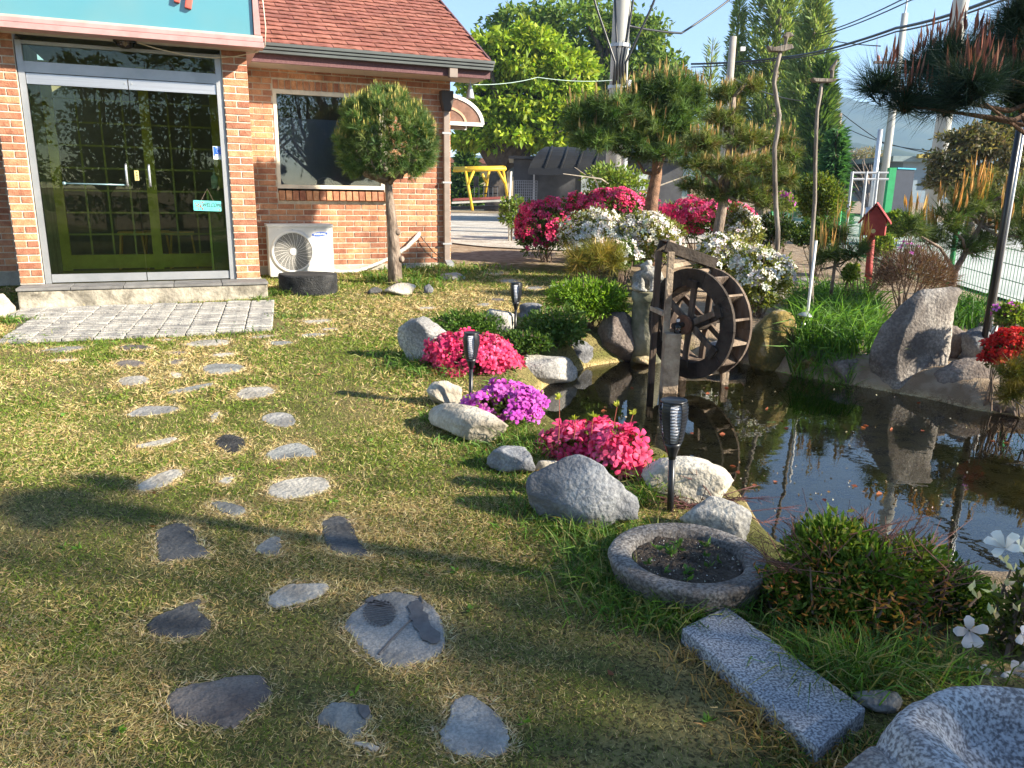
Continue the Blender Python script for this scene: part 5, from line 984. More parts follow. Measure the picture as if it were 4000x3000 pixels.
pine('olive_pine_bush', 'olive yellow pine bush hanging over the right pond bank', [(4120, 1640), (4080, 1540), (4040, 1480)], 4.5, .03, [(3960, 1450, 60, 50, 0), (4020, 1500, 60, 80, 0), (3950, 1540, 40, 50, 0), (4080, 1420, 80, 80, 0)], 31, nt=60, nn=44, L=.09, W=.003, cn=.05, ncol=[(.16, .14, .02), (.11, .12, .02), (.22, .17, .03)], br=.4)
# ================================================================ azaleas and shrubs
HG = 'azalea bushes of the large hedge'
bush('crimson azalea bush at the edge of the gravel yard', 2135, 895, 143, 143, 10.8, CRIM, 1300, .042, 4200, .06, .028, GL, 41)
bush('crimson azalea bush behind the left white azalea', 2370, 820, 218, 97, 11.2, CRIM, 1000, .042, 3200, .06, .028, GL, 42)
bush('white azalea bush in the middle of the hedge', 2330, 950, 189, 120, 9.9, WHT, 800, .036, 6200, .055, .024, [(.12, .16, .03), (.2, .21, .05), (.26, .25, .08)], 43)
bush('white azalea bush directly behind the water wheel trough', 2550, 935, 172, 120, 9.7, WHT, 800, .036, 6000, .055, .024, [(.13, .17, .03), (.22, .23, .06), (.28, .27, .09)], 44)
bush('crimson azalea bush under the tiered pine', 2735, 850, 229, 97, 10.6, CRIM, 1200, .042, 3600, .06, .028, GL, 45)
bush('white azalea bush right of the pine trunk', 2895, 905, 109, 109, 9.0, WHT, 300, .034, 3600, .05, .022, [(.2, .22, .06), (.3, .3, .1), (.14, .17, .04)], 46)
bush('white azalea bush hanging over the mossy rock', 2975, 1090, 143, 155, 7.2, WHT, 380, .036, 5200, .05, .02, [(.22, .25, .06), (.32, .33, .09), (.16, .2, .04)], 47)
bush('white azalea bush between wheel and pine trunk', 2810, 1010, 126, 103, 8.2, WHT, 340, .035, 3600, .05, .022, [(.2, .22, .06), (.28, .28, .08), (.14, .17, .04)], 48)
bush('white azalea sprig beside the frog statue', 2440, 1000, 70, 70, 8.6, WHT, 120, .042, 1600, .05, .022, GL, 49)
bush('pink azalea bush before the white speckled boulder', 1838, 1405, 215, 110, 5.2, PINK, 640, .036, 2400, .03, .013, GL, 51, ftop=-.1)
bush('magenta azalea bush between two torch lamps', 1990, 1615, 175, 145, 4.1, MAGE, 640, .031, 2400, .028, .012, YG, 52, ftop=-.1)
bush('bright pink azalea bush behind the blue grey boulder', 2280, 1745, 200, 125, 3.62, PINK, 270, .040, 1700, .03, .014, YG, 53, ftop=-.2)
bush('hot pink azalea bush beside the cream boulder', 2440, 1780, 140, 135, 3.35, PINK, 210, .040, 1300, .03, .014, YG, 54, ftop=-.2)
bush('deep red azalea bush at the right pond bank', 3960, 1370, 130, 85, 4.9, REDF, 460, .030, 1600, .03, .014, [(.05, .06, .015), (.08, .09, .02)], 55)
bush('yellow green leafy azalea above the red azalea', 3960, 1240, 70, 70, 5.3, MAGE, 14, .028, 1100, .04, .018, YG, 56)
# shrub with feathery leaves
bush('feathery bright green shrub between torch lamp and frog statue', 2300, 1175, 201, 120, 6.6, nl=8500, ll=.042, lw=.014, lc=[(.16, .28, .02), (.22, .35, .035), (.11, .2, .02)], seed=61, name='green_shrub', inner=.3)
bush('dark green rose leafed shrub over the pond rocks', 2180, 1270, 149, 109, 6.0, nl=3200, ll=.035, lw=.02, lc=[(.06, .12, .02), (.09, .17, .03), (.13, .2, .05)], seed=62, name='green_shrub', inner=.3)
bush('low green ground cover shrub beside the white stump stone', 1840, 1265, 184, 51, 6.4, nl=3400, ll=.03, lw=.015, lc=[(.06, .13, .02), (.10, .18, .03)], seed=63, name='green_shrub', inner=.2)
bush('green leafy shrub trailing over the cream pond boulder', 2060, 1330, 120, 55, 5.7, nl=2200, ll=.03, lw=.016, lc=[(.05, .11, .02), (.09, .16, .03)], seed=64, name='green_shrub', inner=.3)
bush('round clipped dark green shrub behind the bird poles', 3215, 775, 120, 120, 11., nl=5200, ll=.05, lw=.028, lc=[(.07, .12, .015), (.12, .17, .025), (.16, .19, .03)], seed=65, name='clipped_shrub')
bush('clipped hedge clump below the round shrub', 3190, 920, 110, 70, 9.6, nl=2600, ll=.045, lw=.025, lc=[(.04, .08, .012), (.07, .11, .02)], seed=66, name='clipped_shrub')
bush('dark hedge clump behind the white azalea', 3030, 890, 90, 80, 10.4, nl=2200, ll=.05, lw=.026, lc=[(.03, .06, .012), (.06, .09, .02)], seed=67, name='clipped_shrub')
bush('bright leafy bush behind the red bird house', 3510, 880, 80, 60, 9.6, nl=1800, ll=.06, lw=.035, lc=YG, seed=68, name='green_shrub')
bush('light green vine bush beneath the bird house', 3430, 960, 70, 60, 9.2, nl=1400, ll=.05, lw=.03, lc=YG, seed=69, name='green_shrub')
bush('leafy bush with magenta flowers at the green fence', 3060, 790, 60, 50, 12., MAGE, 30, .05, 900, .06, .035, YG, seed=70, name='green_shrub')
bush('small leafy shrub on bare soil behind the iris', 3330, 1070, 40, 45, 7.6, nl=500, ll=.04, lw=.025, lc=YG, seed=71, name='green_shrub')
# loose quince shrub before the shed
t, c, r, R = bush('loose green shrub with pale twisted stems before the shed', 2400, 720, 170, 80, 14., nl=1500, ll=.10, lw=.05, lc=YG, seed=72, name='twisted_shrub', inner=.1)
mb = MB()
for k in range(16):
    e = c+R.normal(size=3)*r*.8; b_ = c+[R.normal()*.25, 0, -r[2]*1.3]; mb.tube([b_, b_*.6+e*.4+R.normal(size=3)*.14, b_*.3+e*.7+R.normal(size=3)*.14, e], [.02, .017, .013, .006], 5)
mb.build('twisted_stem', M('pale_bark', [(.26, .22, .17), (.40, .35, .28)], scale=20), t)
# brown twiggy shrub
b0 = gnd(3570, 1175); c = at(3565, 1080, 6.9); s = sc(c); t = thing('twiggy_shrub', (c[0], c[1], float(tz(c[0], c[1])[0])), 'brown leafless twiggy dome shrub with a few magenta flowers', 'shrub'); R = np.random.RandomState(75)
n = 5200; P, d = shell(n, c, np.array([155, 120, 110])*s, R, .35, -.5); tri_obj('twigs', blades(P, nrm(d+.45*R.normal(size=d.shape)+[0, 0, .5]), R.uniform(.05, .13, len(P)), .0045, pick([(.10, .05, .04), (.15, .085, .06), (.2, .13, .09)], len(P), R), R=R), NEEDLE, t, 'stuff')
P, d = shell(26, c+[-.12, 0, .02], np.array([100, 60, 115])*s, R, .97, .7); tri_obj('blossoms', flower(P, d, .022, pick(MAGE, len(P), R), R), PETAL, t, 'stuff')
stems(c, np.array([155, 120, 110])*s, 22, R, TWIG, t, (c[0], c[1], float(tz(c[0], c[1])[0])), .006)
# iris leaves
def leafbed(name, lb, px, n, Lr, W, cols, seed, kind='plant', dr=(.2, .9), tilt=.28):
    R = np.random.RandomState(seed); poly = np.array(px, float); lo, hi = poly.min(0), poly.max(0); q = R.uniform(lo, hi, (n*4, 2)); q = q[pdist(q, poly) > 0][:n]; P = np.array([gnd(*v) for v in q]); P[:, 2] = tz(P[:, 0], P[:, 1])-.01
    D_ = nrm(np.array([0, 0, 1.])+tilt*R.normal(size=P.shape)); vfc = blades(P, D_, R.uniform(*Lr, len(P)), W*R.uniform(.7, 1.2, len(P)), pick(cols, len(P), R), droop=R.uniform(*dr, len(P)), R=R)
    o = tri_obj(name, vfc, LEAF, None, None, base=P.mean(0)); return o
tag(leafbed('iris_clump', 'x', [(3080, 1170), (3400, 1160), (3450, 1280), (3400, 1390), (3100, 1370)], 2100, (.24, .48), .014, [(.07, .16, .025), (.11, .24, .035), (.16, .30, .06), (.05, .12, .02)], 81), 'tall bright green iris leaves at the far pond bank', 'plant')
tag(leafbed('iris_clump', 'x', [(3660, 1190), (3860, 1200), (3860, 1290), (3680, 1300)], 420, (.18, .34), .014, [(.05, .13, .025), (.08, .19, .03)], 82), 'dark green broad leaves behind the tall boulder', 'plant')
tag(leafbed('pond_grass', 'x', [(3095, 1350), (3340, 1345), (3340, 1440), (3120, 1430)], 900, (.12, .28), .008, [(.09, .2, .02), (.14, .28, .03), (.19, .3, .05)], 83, tilt=.2), 'upright bright green grass clump at the water edge', 'grass')
# foreground shrub by the pond
t, c, r, R = bush('sprawling green and orange nandina shrub between slab and pond', 3330, 2270, 400, 270, 2.15, nl=10000, ll=.028, lw=.012, lc=[(.07, .13, .018), (.11, .19, .022), (.16, .25, .03), (.2, .22, .04)], seed=91, name='nandina_shrub', inner=.25, dep=.7)
P, d = shell(1300, c+[-.02, -.07, -.05], r*.9, R, .4, -.9); tri_obj('dry_leaves', leaves(P, d+R.normal(size=d.shape), .024, .008, pick([(.42, .17, .04), (.52, .26, .06), (.28, .12, .05)], len(P), R), R=R), LEAF, t, 'stuff')
mb = MB()
for k in range(48):
    d = nrm(R.normal(size=3)*[1., .7, .3]+[0, .1, .75]); e = c+d*r*R.uniform(.9, 1.25); b_ = np.array([c[0], c[1], .03])+R.normal(size=3)*[.14, .06, 0]; mb.tube([b_, b_*.5+e*.5+R.normal(size=3)*.03, e], [.0035, .0025, .0012], 4)
    for _ in range(4): q = b_*.25+e*.75; e2 = e+R.normal(size=3)*[.05, .04, .03]; mb.tube([q, e2], [.0016, .0008], 3)
mb.build('twigs', M('red_twig', [(.16, .07, .05), (.26, .13, .09)], scale=30), t)
t, c, r, R = bush('right arm of nandina shrub leaning over the pond water', 3650, 2370, 252, 218, 2.15, nl=4200, ll=.026, lw=.010, lc=[(.04, .09, .015), (.06, .12, .02), (.09, .15, .03)], seed=92, name='nandina_shrub', inner=.2, dep=.7)
bush('small leafy nandina sprig over the planter rim', 3010, 2430, 90, 100, 2.2, nl=800, ll=.03, lw=.013, lc=[(.06, .13, .02), (.1, .18, .03)], seed=93, name='nandina_shrub', inner=.2)
# white azalea at the right edge: single blossoms, buds and leaves
t, c, r, R = bush('white azalea with large blossoms and buds by the carved basin', 4010, 2400, 150, 330, 1.95, nl=650, ll=.035, lw=.014, lc=[(.10, .13, .02), (.17, .19, .04), (.07, .10, .02)], seed=95, inner=.3, dep=.6)
P = np.array([at(x, y, 1.85) for x, y in ((3786, 2464), (3955, 2620), (3825, 2655), (3925, 2140), (3985, 2150), (3990, 2470), (4040, 2300))]); N_ = np.array([(-.3, -.9, .3), (0, -1, .2), (-.2, -.6, .4), (-.6, -.3, .8), (.3, -.5, .8), (.2, -.9, .3), (0, -1, .4)])
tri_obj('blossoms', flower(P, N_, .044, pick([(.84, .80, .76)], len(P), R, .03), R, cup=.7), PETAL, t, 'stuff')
P = np.array([at(x, y, 1.86) for x, y in ((3790, 2310), (3820, 2340), (3880, 2310), (3930, 2290), (3980, 2390), (3775, 2590), (3930, 2200), (3960, 2230), (3990, 2250), (3890, 2420), (3870, 2400))]); tri_obj('buds', cat(leaves(P, np.tile([-.2, -.3, 1.], (len(P), 1))+.4*R.normal(size=P.shape), .035, .014, pick([(.62, .60, .28), (.72, .68, .40)], len(P), R), R=R), leaves(P, np.tile([-.2, -.3, 1.], (len(P), 1)), .032, .014, pick([(.66, .64, .32)], len(P), R), R=R)), PETAL, t, 'stuff')
# dry red twigs behind the planter and upright leafy sprigs
b0 = gnd(2700, 2060); c = at(2740, 1990, 2.95); t = thing('dry_twig_shrub', (c[0], c[1], 0), 'low dark red leafless twig shrub behind the stone planter', 'shrub'); R = np.random.RandomState(99); mb = MB()
for k in range(60):
    b_ = np.array([c[0]+R.normal()*.06, c[1]+R.normal()*.03, .0]); e = c+R.normal(size=3)*[.17, .06, .045]; m_ = (b_+e)/2+R.normal(size=3)*.02; mb.tube([b_, m_, e], [.003, .0022, .0012], 4)
    for _ in range(3): mb.tube([m_*.4+e*.6, e+R.normal(size=3)*[.03, .02, .02]], [.0018, .001], 3)
mb.build('twigs', M('maroon_twig', [(.09, .035, .035), (.16, .07, .06)], scale=30), t)
mb = MB(); lf = []
t = thing('azalea_sprigs', at(2480, 1800, 3.45)*[1, 1, 0], 'upright azalea sprigs with fresh yellow green leaf tips', 'plant'); R = np.random.RandomState(98)
for x0, y0, x1, y1 in ((2180, 1760, 2185, 1560), (2310, 1700, 2318, 1630), (2400, 1720, 2410, 1590), (2460, 1700, 2472, 1620), (2240, 1720, 2245, 1640), (2560, 1880, 2600, 1800)):
    a = at(x0, y0, 3.45); e = at(x1, y1, 3.45); mb.tube([a, (a+e)/2+R.normal(size=3)*.006, e], [.003, .0025, .002], 5); m_ = 9; d = nrm(R.normal(size=(m_, 3))*[.7, .7, .2]+[0, 0, .7]); lf.append(leaves(np.tile(e, (m_, 1)), d, .036, .013, pick([(.34, .40, .05), (.42, .44, .08)], m_, R), R=R))
mb.build('stem', M('sprig_red', [(.25, .06, .04), (.32, .10, .06)], scale=20), t); tri_obj('leaf_tips', cat(*lf), LEAF, t, 'stuff')
# floating petals and leaves on the pond
R = np.random.RandomState(97); q = R.uniform((2300, 1480), (4000, 2150), (2600, 2)); P = np.array([onz(x, y, WATER+.003) for x, y in q]); P = P[pdist(P[:, :2], POND) > .05]; wv = np.array([mnoise.noise(Vector(p*1.6)) for p in P]); P = P[wv > .12][:170]
C = pick([(.34, .29, .2), (.24, .19, .12), (.18, .10, .05), (.4, .35, .27)], len(P), R); C[:24] = pick([(.35, .11, .06)], 24, R); L_ = R.uniform(.008, .02, len(P)); L_[:24] = .035
tag(tri_obj('floating_petals', leaves(P, R.normal(size=P.shape)*[1, 1, .02], L_, L_*.7, C, fold=.05, R=R), STRAW), None, None, None, 'stuff')
# ================================================================ broadleaf trees, conifers
def crown_tree(name, lb, base, H, lobes, r0, nl, ll, lw, cols, seed, grp=None, bark=None, fork=.3, droop=.3, inner=.5, nb=26):
    """lobes: (dx,dy,z,rx,ry,rz) relative to base"""
    R = np.random.RandomState(seed); base = np.asarray(base, float); t = thing(name, base, lb, 'tree', grp); vol = [l[3]*l[4]*l[5] for l in lobes]; tot = sum(v**.67 for v in vol); parts = []; tips = []
    for l, v in zip(lobes, vol):
        c = base+np.array(l[:3]); k = int(nl*v**.67/tot); P, d = shell(k, c, l[3:6], R, inner, -.75)
        layer = np.sin(P[:, 2]*(6.0/ max(.8, l[5]))+R.uniform(0, 6)); P = P[layer > -.75]; d = d[layer > -.75]; D_ = nrm(d*.5+R.normal(size=d.shape)*.7-[0, 0, droop]); parts.append(leaves(P, D_, R.uniform(.7, 1.3, len(P))*ll, R.uniform(.7, 1.2, len(P))*lw, pick(cols, len(P), R), R=R)); tips += [P[i] for i in R.permutation(len(P))[:max(2, nb//len(lobes))]]
    tri_obj('crown', cat(*parts), LEAF, t, 'stuff'); mb = MB(); fk = base+[0, 0, H*fork]; mb.tube([base-[0, 0, .2], base+[0, 0, H*fork*.3], fk], [r0*1.15, r0, r0*.85], 10)
    for e in tips: m_ = fk*.55+e*.45+[0, 0, .1*H]+R.normal(size=3)*.04*H; m_[2] = min(m_[2], e[2]); mb.tube([fk, m_, e], [r0*.5, r0*.28, r0*.05], 6)
    mb.build('trunk', bark or BARK, t, True); return t
ZB = M('zelkova_bark', [(.05, .04, .035), (.11, .09, .075)], scale=4, bump=.6, rough=.95)
Z0 = .4
def gp(x, Yd): p = at(x, 800, Yd); return np.array([p[0], Yd, Z0])
ZC = [(.22, .32, .02), (.30, .40, .03), (.36, .44, .05), (.16, .25, .018)]
def lobes_px(L, Yd, base):
    out = []
    for cx, cy, rx, ry, *q in L: c = at(cx, cy, Yd+(q[0] if q else 0)); s = sc(c); out.append((c[0]-base[0], c[1]-base[1], c[2]-base[2], rx*s, rx*s*.9, ry*s))
    return out
b0 = gp(1940, 37); crown_tree('zelkova_tree', 'bright yellow green zelkova tree behind the yellow swing', b0, 7.5, lobes_px([(1900, 240, 110, 110), (2060, 230, 170, 130), (2190, 300, 130, 120), (1880, 420, 130, 110), (2040, 430, 170, 110), (2210, 440, 130, 90), (1850, 540, 110, 50), (2000, 540, 170, 60), (2180, 540, 130, 55), (2280, 380, 60, 60)], 37, b0), .55, 26000, .34, .17, ZC, 201, bark=ZB, fork=.24, nb=60)
b0 = gp(2330, 52); crown_tree('zelkova_tree', 'taller dark green zelkova tree behind the bright one', b0, 13, lobes_px([(2050, 110, 150, 90), (2260, 110, 200, 110), (2450, 160, 160, 130), (2560, 300, 130, 110), (2400, 350, 170, 140), (2230, 300, 170, 120), (2600, 420, 90, 80), (2450, 500, 160, 90)], 52, b0), .7, 22000, .44, .22, [(.10, .17, .022), (.14, .22, .03), (.19, .27, .05)], 202, bark=ZB, fork=.3, nb=50)
def conifer(name, lb, x, ytop, Yd, wpx, nl, cols, seed, ll=.5, lw=.10, tiers=1., upw=.8, ybot=None, grp=None):
    R = np.random.RandomState(seed); b0 = gp(x, Yd); b0[0] = at(x, 700, Yd)[0]; tp = at(x, ytop, Yd); H = tp[2]-b0[2]; s = sc(b0); rw = wpx*s; t = thing(name, b0, lb, 'tree', grp)
    h = R.uniform(.02, 1, nl*2); q = (1-h)**.75; keep = R.uniform(size=nl*2) < q+.12; h = h[keep][:nl]; q = (1-h)**.75; a = R.uniform(0, 2*math.pi, len(h)); nbk = 9
    lobe = .6+.4*np.cos(a*nbk/2+h*40*tiers); rr = rw*q*R.uniform(.25, 1, len(h))**.5*lobe+.03; P = np.stack([b0[0]+rr*np.cos(a), b0[1]+rr*np.sin(a), b0[2]+H*(.04+.94*h)+rr*(.25 if upw > .4 else -.18)], 1)
    D_ = np.stack([np.cos(a), np.sin(a), np.full(len(a), upw)], 1)+.35*R.normal(size=P.shape); tri_obj('crown', leaves(P, D_, R.uniform(.6, 1.2, len(P))*ll, lw, pick(cols, len(P), R), R=R), LEAF, t, 'stuff')
    mb = MB().tube([b0-[0, 0, .2], b0+[0, 0, H*.5], b0+[0, 0, H*.97]], [rw*.10+.05, rw*.06+.03, .02], 8)
    for k in range(40): hh = R.uniform(.08, .9); aa = R.uniform(0, 6.28); rr = rw*(1-hh)**.75*.8; mb.tube([b0+[0, 0, H*hh], b0+[rr*math.cos(aa), rr*math.sin(aa), H*hh+rr*(.35 if upw > .4 else -.15)]], [.03, .01], 4)
    mb.build('trunk', BARK, t); return t
MQ = [(.17, .24, .07), (.23, .31, .10), (.30, .37, .14)]
conifer('larch_tree', 'slim pale conifer left of the tall conifers', 2835, -30, 36, 80, 6500, MQ, 211, .36, .06)
conifer('larch_tree', 'tallest feathery green conifer behind the bird poles', 2985, -420, 36, 235, 17000, MQ, 212, .38, .07)
conifer('larch_tree', 'broad feathery conifer beside the mountain view', 3120, -120, 33, 170, 12000, MQ, 213, .38, .07)
conifer('larch_tree', 'thin bare topped conifer behind the broad pine', 2745, 150, 40, 60, 1700, MQ, 214, .5, .06)
conifer('larch_tree', 'conifer with drooping tiers at the foot of the mountain view', 3175, 230, 30, 90, 5600, [(.07, .13, .035), (.10, .17, .04)], 217, .5, .10)
conifer('spruce_tree', 'young tiered spruce behind the round clipped shrub', 3250, 500, 19, 75, 4200, [(.05, .13, .05), (.07, .17, .06)], 215, .28, .06, upw=.05)
conifer('spruce_tree', 'small evergreen standing beside the swing set', 1820, 560, 44, 80, 3000, [(.07, .14, .03), (.10, .18, .04)], 216, .5, .14, upw=.3)
# roadside thicket at the right
TH = [(.12, .11, .05), (.17, .14, .07), (.10, .11, .04), (.20, .17, .09)]
b0 = gp(3800, 14); crown_tree('thicket_tree', 'brownish olive thicket beside the concrete pole', b0, 2.4, lobes_px([(3720, 590, 90, 70), (3820, 570, 110, 80), (3930, 600, 110, 90), (3780, 690, 120, 90), (3920, 720, 120, 90), (3690, 700, 70, 70)], 14, b0), .1, 11000, .11, .045, TH, 221, fork=.2)
b0 = gp(3980, 26); crown_tree('thicket_tree', 'dark green tree behind the brown thicket', b0, 4.5, lobes_px([(3960, 480, 90, 80), (4040, 520, 110, 110), (3880, 560, 60, 60)], 26, b0), .15, 5000, .22, .12, [(.05, .09, .025), (.07, .12, .03)], 222, fork=.2)
b0 = gp(3400, 24); crown_tree('thicket_tree', 'grey leafless thicket below the hills', b0, 2.4, lobes_px([(3380, 640, 90, 60), (3310, 690, 60, 50)], 40, b0), .1, 3500, .25, .05, [(.25, .21, .16), (.3, .26, .2), (.2, .2, .12)], 223, fork=.2)
# ================================================================ sapling with stake
p = gnd(1990, 945); st = thing('staked_sapling', p, 'slim young tree tied to a white stake on the gravel', 'tree'); s = sc(p); Yd = p[1]; R = np.random.RandomState(231)
MB().tube([p-[0, 0, .1], at(1988, 800, Yd), at(1996, 670, Yd)], 4.5*s, 8).build('stake', plain('stake_white', (.55, .55, .5)), st, True); MB().tube([at(1996, 945, Yd+.05), at(2000, 880, Yd+.05), at(1990, 780, Yd+.05)], [5*s, 4*s, 2*s], 6).build('trunk', TWIG, st, True)
pr = [shell(110, at(cx, cy, Yd), np.array([r_, r_, r_])*s, R, .2, -.9) for cx, cy, r_ in ((1985, 800, 32), (2015, 795, 28), (1975, 850, 22), (2005, 870, 20), (1990, 825, 25))]; P = np.concatenate([q[0] for q in pr]); d = np.concatenate([q[1] for q in pr]); tri_obj('foliage', leaves(P, d+.6*R.normal(size=d.shape), .075, .04, pick(YG, len(P), R), R=R), LEAF, st, 'stuff')
# ================================================================ yellow swing set
YEL = M('yellow_paint', [(.55, .33, .02), (.68, .44, .04)], scale=3, rough=.5); SY = 31.
sw = thing('swing_set', gp(1870, SY), 'yellow tubular frame swing set on the gravel yard', 'swing')
def sp3(x, y, dy=0.): return at(x, y, SY+dy)
def leg(x0, y0, x1, y1, dy0, dy1, nm, r_=.055): MB().tube([sp3(x0, y0, dy0), sp3(x1, y1, dy1)], r_, 8).build(nm, YEL, sw, True)
for x0, y0, x1, y1, a, b_ in ((1818, 665, 1846, 822, 0, -.5), (1852, 665, 1826, 725, 0, -.2), (1965, 664, 1986, 790, 0, .2), (1944, 665, 1975, 720, 0, 0), (1910, 668, 1893, 772, 1.4, 1.6), (1900, 715, 1884, 680, 1.5, 1.3)): leg(x0, y0, x1, y1, a, b_, 'leg')
for a, b_ in (((1770, 665, 0), (1975, 660, 0)), ((1772, 658, 1.5), (1970, 655, 1.5)), ((1818, 664, 0), (1818, 657, 1.5)), ((1972, 660, 0), (1970, 655, 1.5))): MB().tube([sp3(*a[:2], a[2]), sp3(*b_[:2], b_[2])], .075, 8).build('top_bar', YEL, sw, True)
MB().beam(sp3(1768, 792, .6), sp3(1975, 783, .6), .9, .07).build('seat', M('swing_seat', [(.5, .48, .42), (.6, .57, .5)], scale=2), sw); MB().beam(sp3(1768, 780, 1.), sp3(1975, 772, 1.), .1, .10).build('back_rail', plain('swing_red', (.25, .07, .06)), sw)
mb = MB()
for k in range(7): x = 1835+k*18; mb.tube([sp3(x, 730, 1.2), sp3(x, 775, 1.1)], .02, 5)
mb.tube([sp3(1830, 730, 1.2), sp3(1948, 730, 1.2)], .025, 5); mb.tube([sp3(1830, 757, 1.2), sp3(1948, 755, 1.2)], .025, 5); mb.build('bench_back', BLACK, sw)
MB().box(sp3(1860, 710, .8), .20, .15, .42).build('hanging_box', BLACK, sw); MB().beam(sp3(1766, 812, .9), sp3(1980, 808, .9), .8, .12).build('platform', BLACK, sw)
# ================================================================ shed with black barrel awning
SH = 23.5; shd = thing('shed', gp(2150, SH), 'dark grey shed with black barrel awning beside the gravel', 'shed'); DG = M('shed_wall', [(.05, .05, .055), (.09, .09, .095)], scale=2, rough=.8)
a, b_ = at(2003, 850, SH), at(2660, 850, SH); tpz = at(2003, 622, SH)[2]; MB().box(((a[0]+b_[0])/2, SH+1.6, (Z0+tpz)/2), b_[0]-a[0], 3., tpz-Z0).build('wall', DG, shd); MB().box(((a[0]+b_[0])/2, SH+1.5, tpz+.05), b_[0]-a[0]+.3, 3.4, .08).build('roof', BLACK, shd)
aw0, aw1 = at(2062, 655, SH)[0], at(2420, 655, SH)[0]; zb_ = at(2062, 662, SH)[2]; zt_ = at(2200, 575, SH+.2)[2]; mb = MB(); N = 8; npan = 6
BAR = M('awning_canvas', [(.008, .008, .009), (.018, .018, .018)], scale=1.5, rough=.6)
for k in range(npan):
    mb = MB(); x0 = aw0+(aw1-aw0)*k/npan; x1 = aw0+(aw1-aw0)*(k+1)/npan
    for i in range(N):
        q0, q1 = math.pi/2*i/N, math.pi/2*(i+1)/N; f_ = lambda x, q: (x+.35*(1-math.cos(q))*(1 if k == 0 and x == x0 else 0)+.25*math.sin(q), SH+.1-1.3*math.cos(q), zb_+(zt_-zb_)*math.sin(q)); mb.add([f_(x0, q0), f_(x1, q0), f_(x1, q1), f_(x0, q1)], [(0, 1, 2, 3)])
    mb.build('awning_panel', BAR, shd, True)
    if k: MB().tube([(x0+.25*math.sin(q), SH+.08-1.3*math.cos(q), zb_+(zt_-zb_)*math.sin(q)+.01) for q in np.linspace(0, math.pi/2, 9)], .03, 5).build('awning_rib', BAR, shd)
MB().box(((aw0+aw1)/2, SH-1.2, zb_-.08), aw1-aw0, .05, .18).build('valance', BLACK, shd)
mb = MB().box((at(2085, 760, SH-.1)[0], SH+.06, at(2085, 760, SH)[2]), .05, .05, 1.9); mb.build('post', STEELD, shd)
mb = MB(); g0, g1 = at(2010, 705, SH-.2), at(2095, 860, SH-.2)
for k in range(12): x = g0[0]+(g1[0]-g0[0])*k/11; mb.box((x, SH-.2, (g0[2]+g1[2])/2), .018, .018, g0[2]-g1[2])
for k in range(16): z = g1[2]+(g0[2]-g1[2])*k/15; mb.box(((g0[0]+g1[0])/2, SH-.2, z), g1[0]-g0[0], .014, .014)
mb.build('wire_grid', plain('grid_grey', (.22, .22, .25)), shd)
for x in (2330, 2470): q = at(x, 720, SH); MB().box((q[0], SH+.07, q[2]), .9, .06, .7).build('window', plain('shed_pane', (.45, .5, .5), rough=.2), shd)
for k in range(5): q = at(2760, 745+k*11, 15.); MB().box((q[0], 15., q[2]), .62, .03, .045).build('board', M('pale_board', [(.4, .32, .2), (.5, .42, .28)], scale=5, rnd=.1), shd)
# ================================================================ far buildings
fb_ = thing('far_house', gp(1850, 70), 'low cream house with brown roof beyond the swing', 'house'); 
def fbox(nm, x0, x1, y0, y1, Yd, dep, mt_, par): a = at(x0, y1, Yd); b_ = at(x1, y0, Yd); MB().box(((a[0]+b_[0])/2, Yd+dep/2, (a[2]+b_[2])/2), b_[0]-a[0], dep, b_[2]-a[2]).build(nm, mt_, par)
CRW = plain('cream_wall', (.55, .44, .30)); BRR = plain('brown_roof', (.22, .10, .07))
fbox('wall', 1700, 2110, 635, 760, 70, 6, CRW, fb_); fbox('roof', 1690, 2120, 622, 636, 69, 8, BRR, fb_)
for x in (1800, 1835, 1990): fbox('window', x, x+18, 645, 690, 69.8, .1, plain('far_pane', (.08, .09, .1), rough=.2), fb_)
fbox('porch_roof', 1835, 1905, 643, 650, 67, 3, plain('porch_brown', (.10, .07, .05)), fb_)
BLU = M('blue_cladding', [(.20, .27, .33), (.26, .33, .38)], scale=.8, rough=.6); bb = thing('blue_building', gp(3700, 36), 'blue grey metal clad building beyond the street', 'building')
fbox('wall', 3508, 3830, 628, 790, 36, 9, BLU, bb); fbox('roof', 3488, 3835, 614, 630, 35.5, 10, plain('blue_roof', (.2, .26, .27)), bb); fbox('wall_sign', 3588, 3690, 603, 616, 35.3, .2, plain('sign_ochre', (.35, .28, .06)), bb)
fbox('window', 3610, 3650, 690, 730, 35.9, .1, plain('dark_pane', (.06, .07, .08), rough=.2), bb)
ws = thing('far_white_house', gp(3400, 190), 'tiny white house far below the hills', 'house'); fbox('wall', 3374, 3408, 642, 692, 190, 8, plain('far_white', (.6, .6, .58)), ws); fbox('roof', 3370, 3412, 634, 643, 189, 10, plain('far_roof', (.3, .3, .32)), ws)
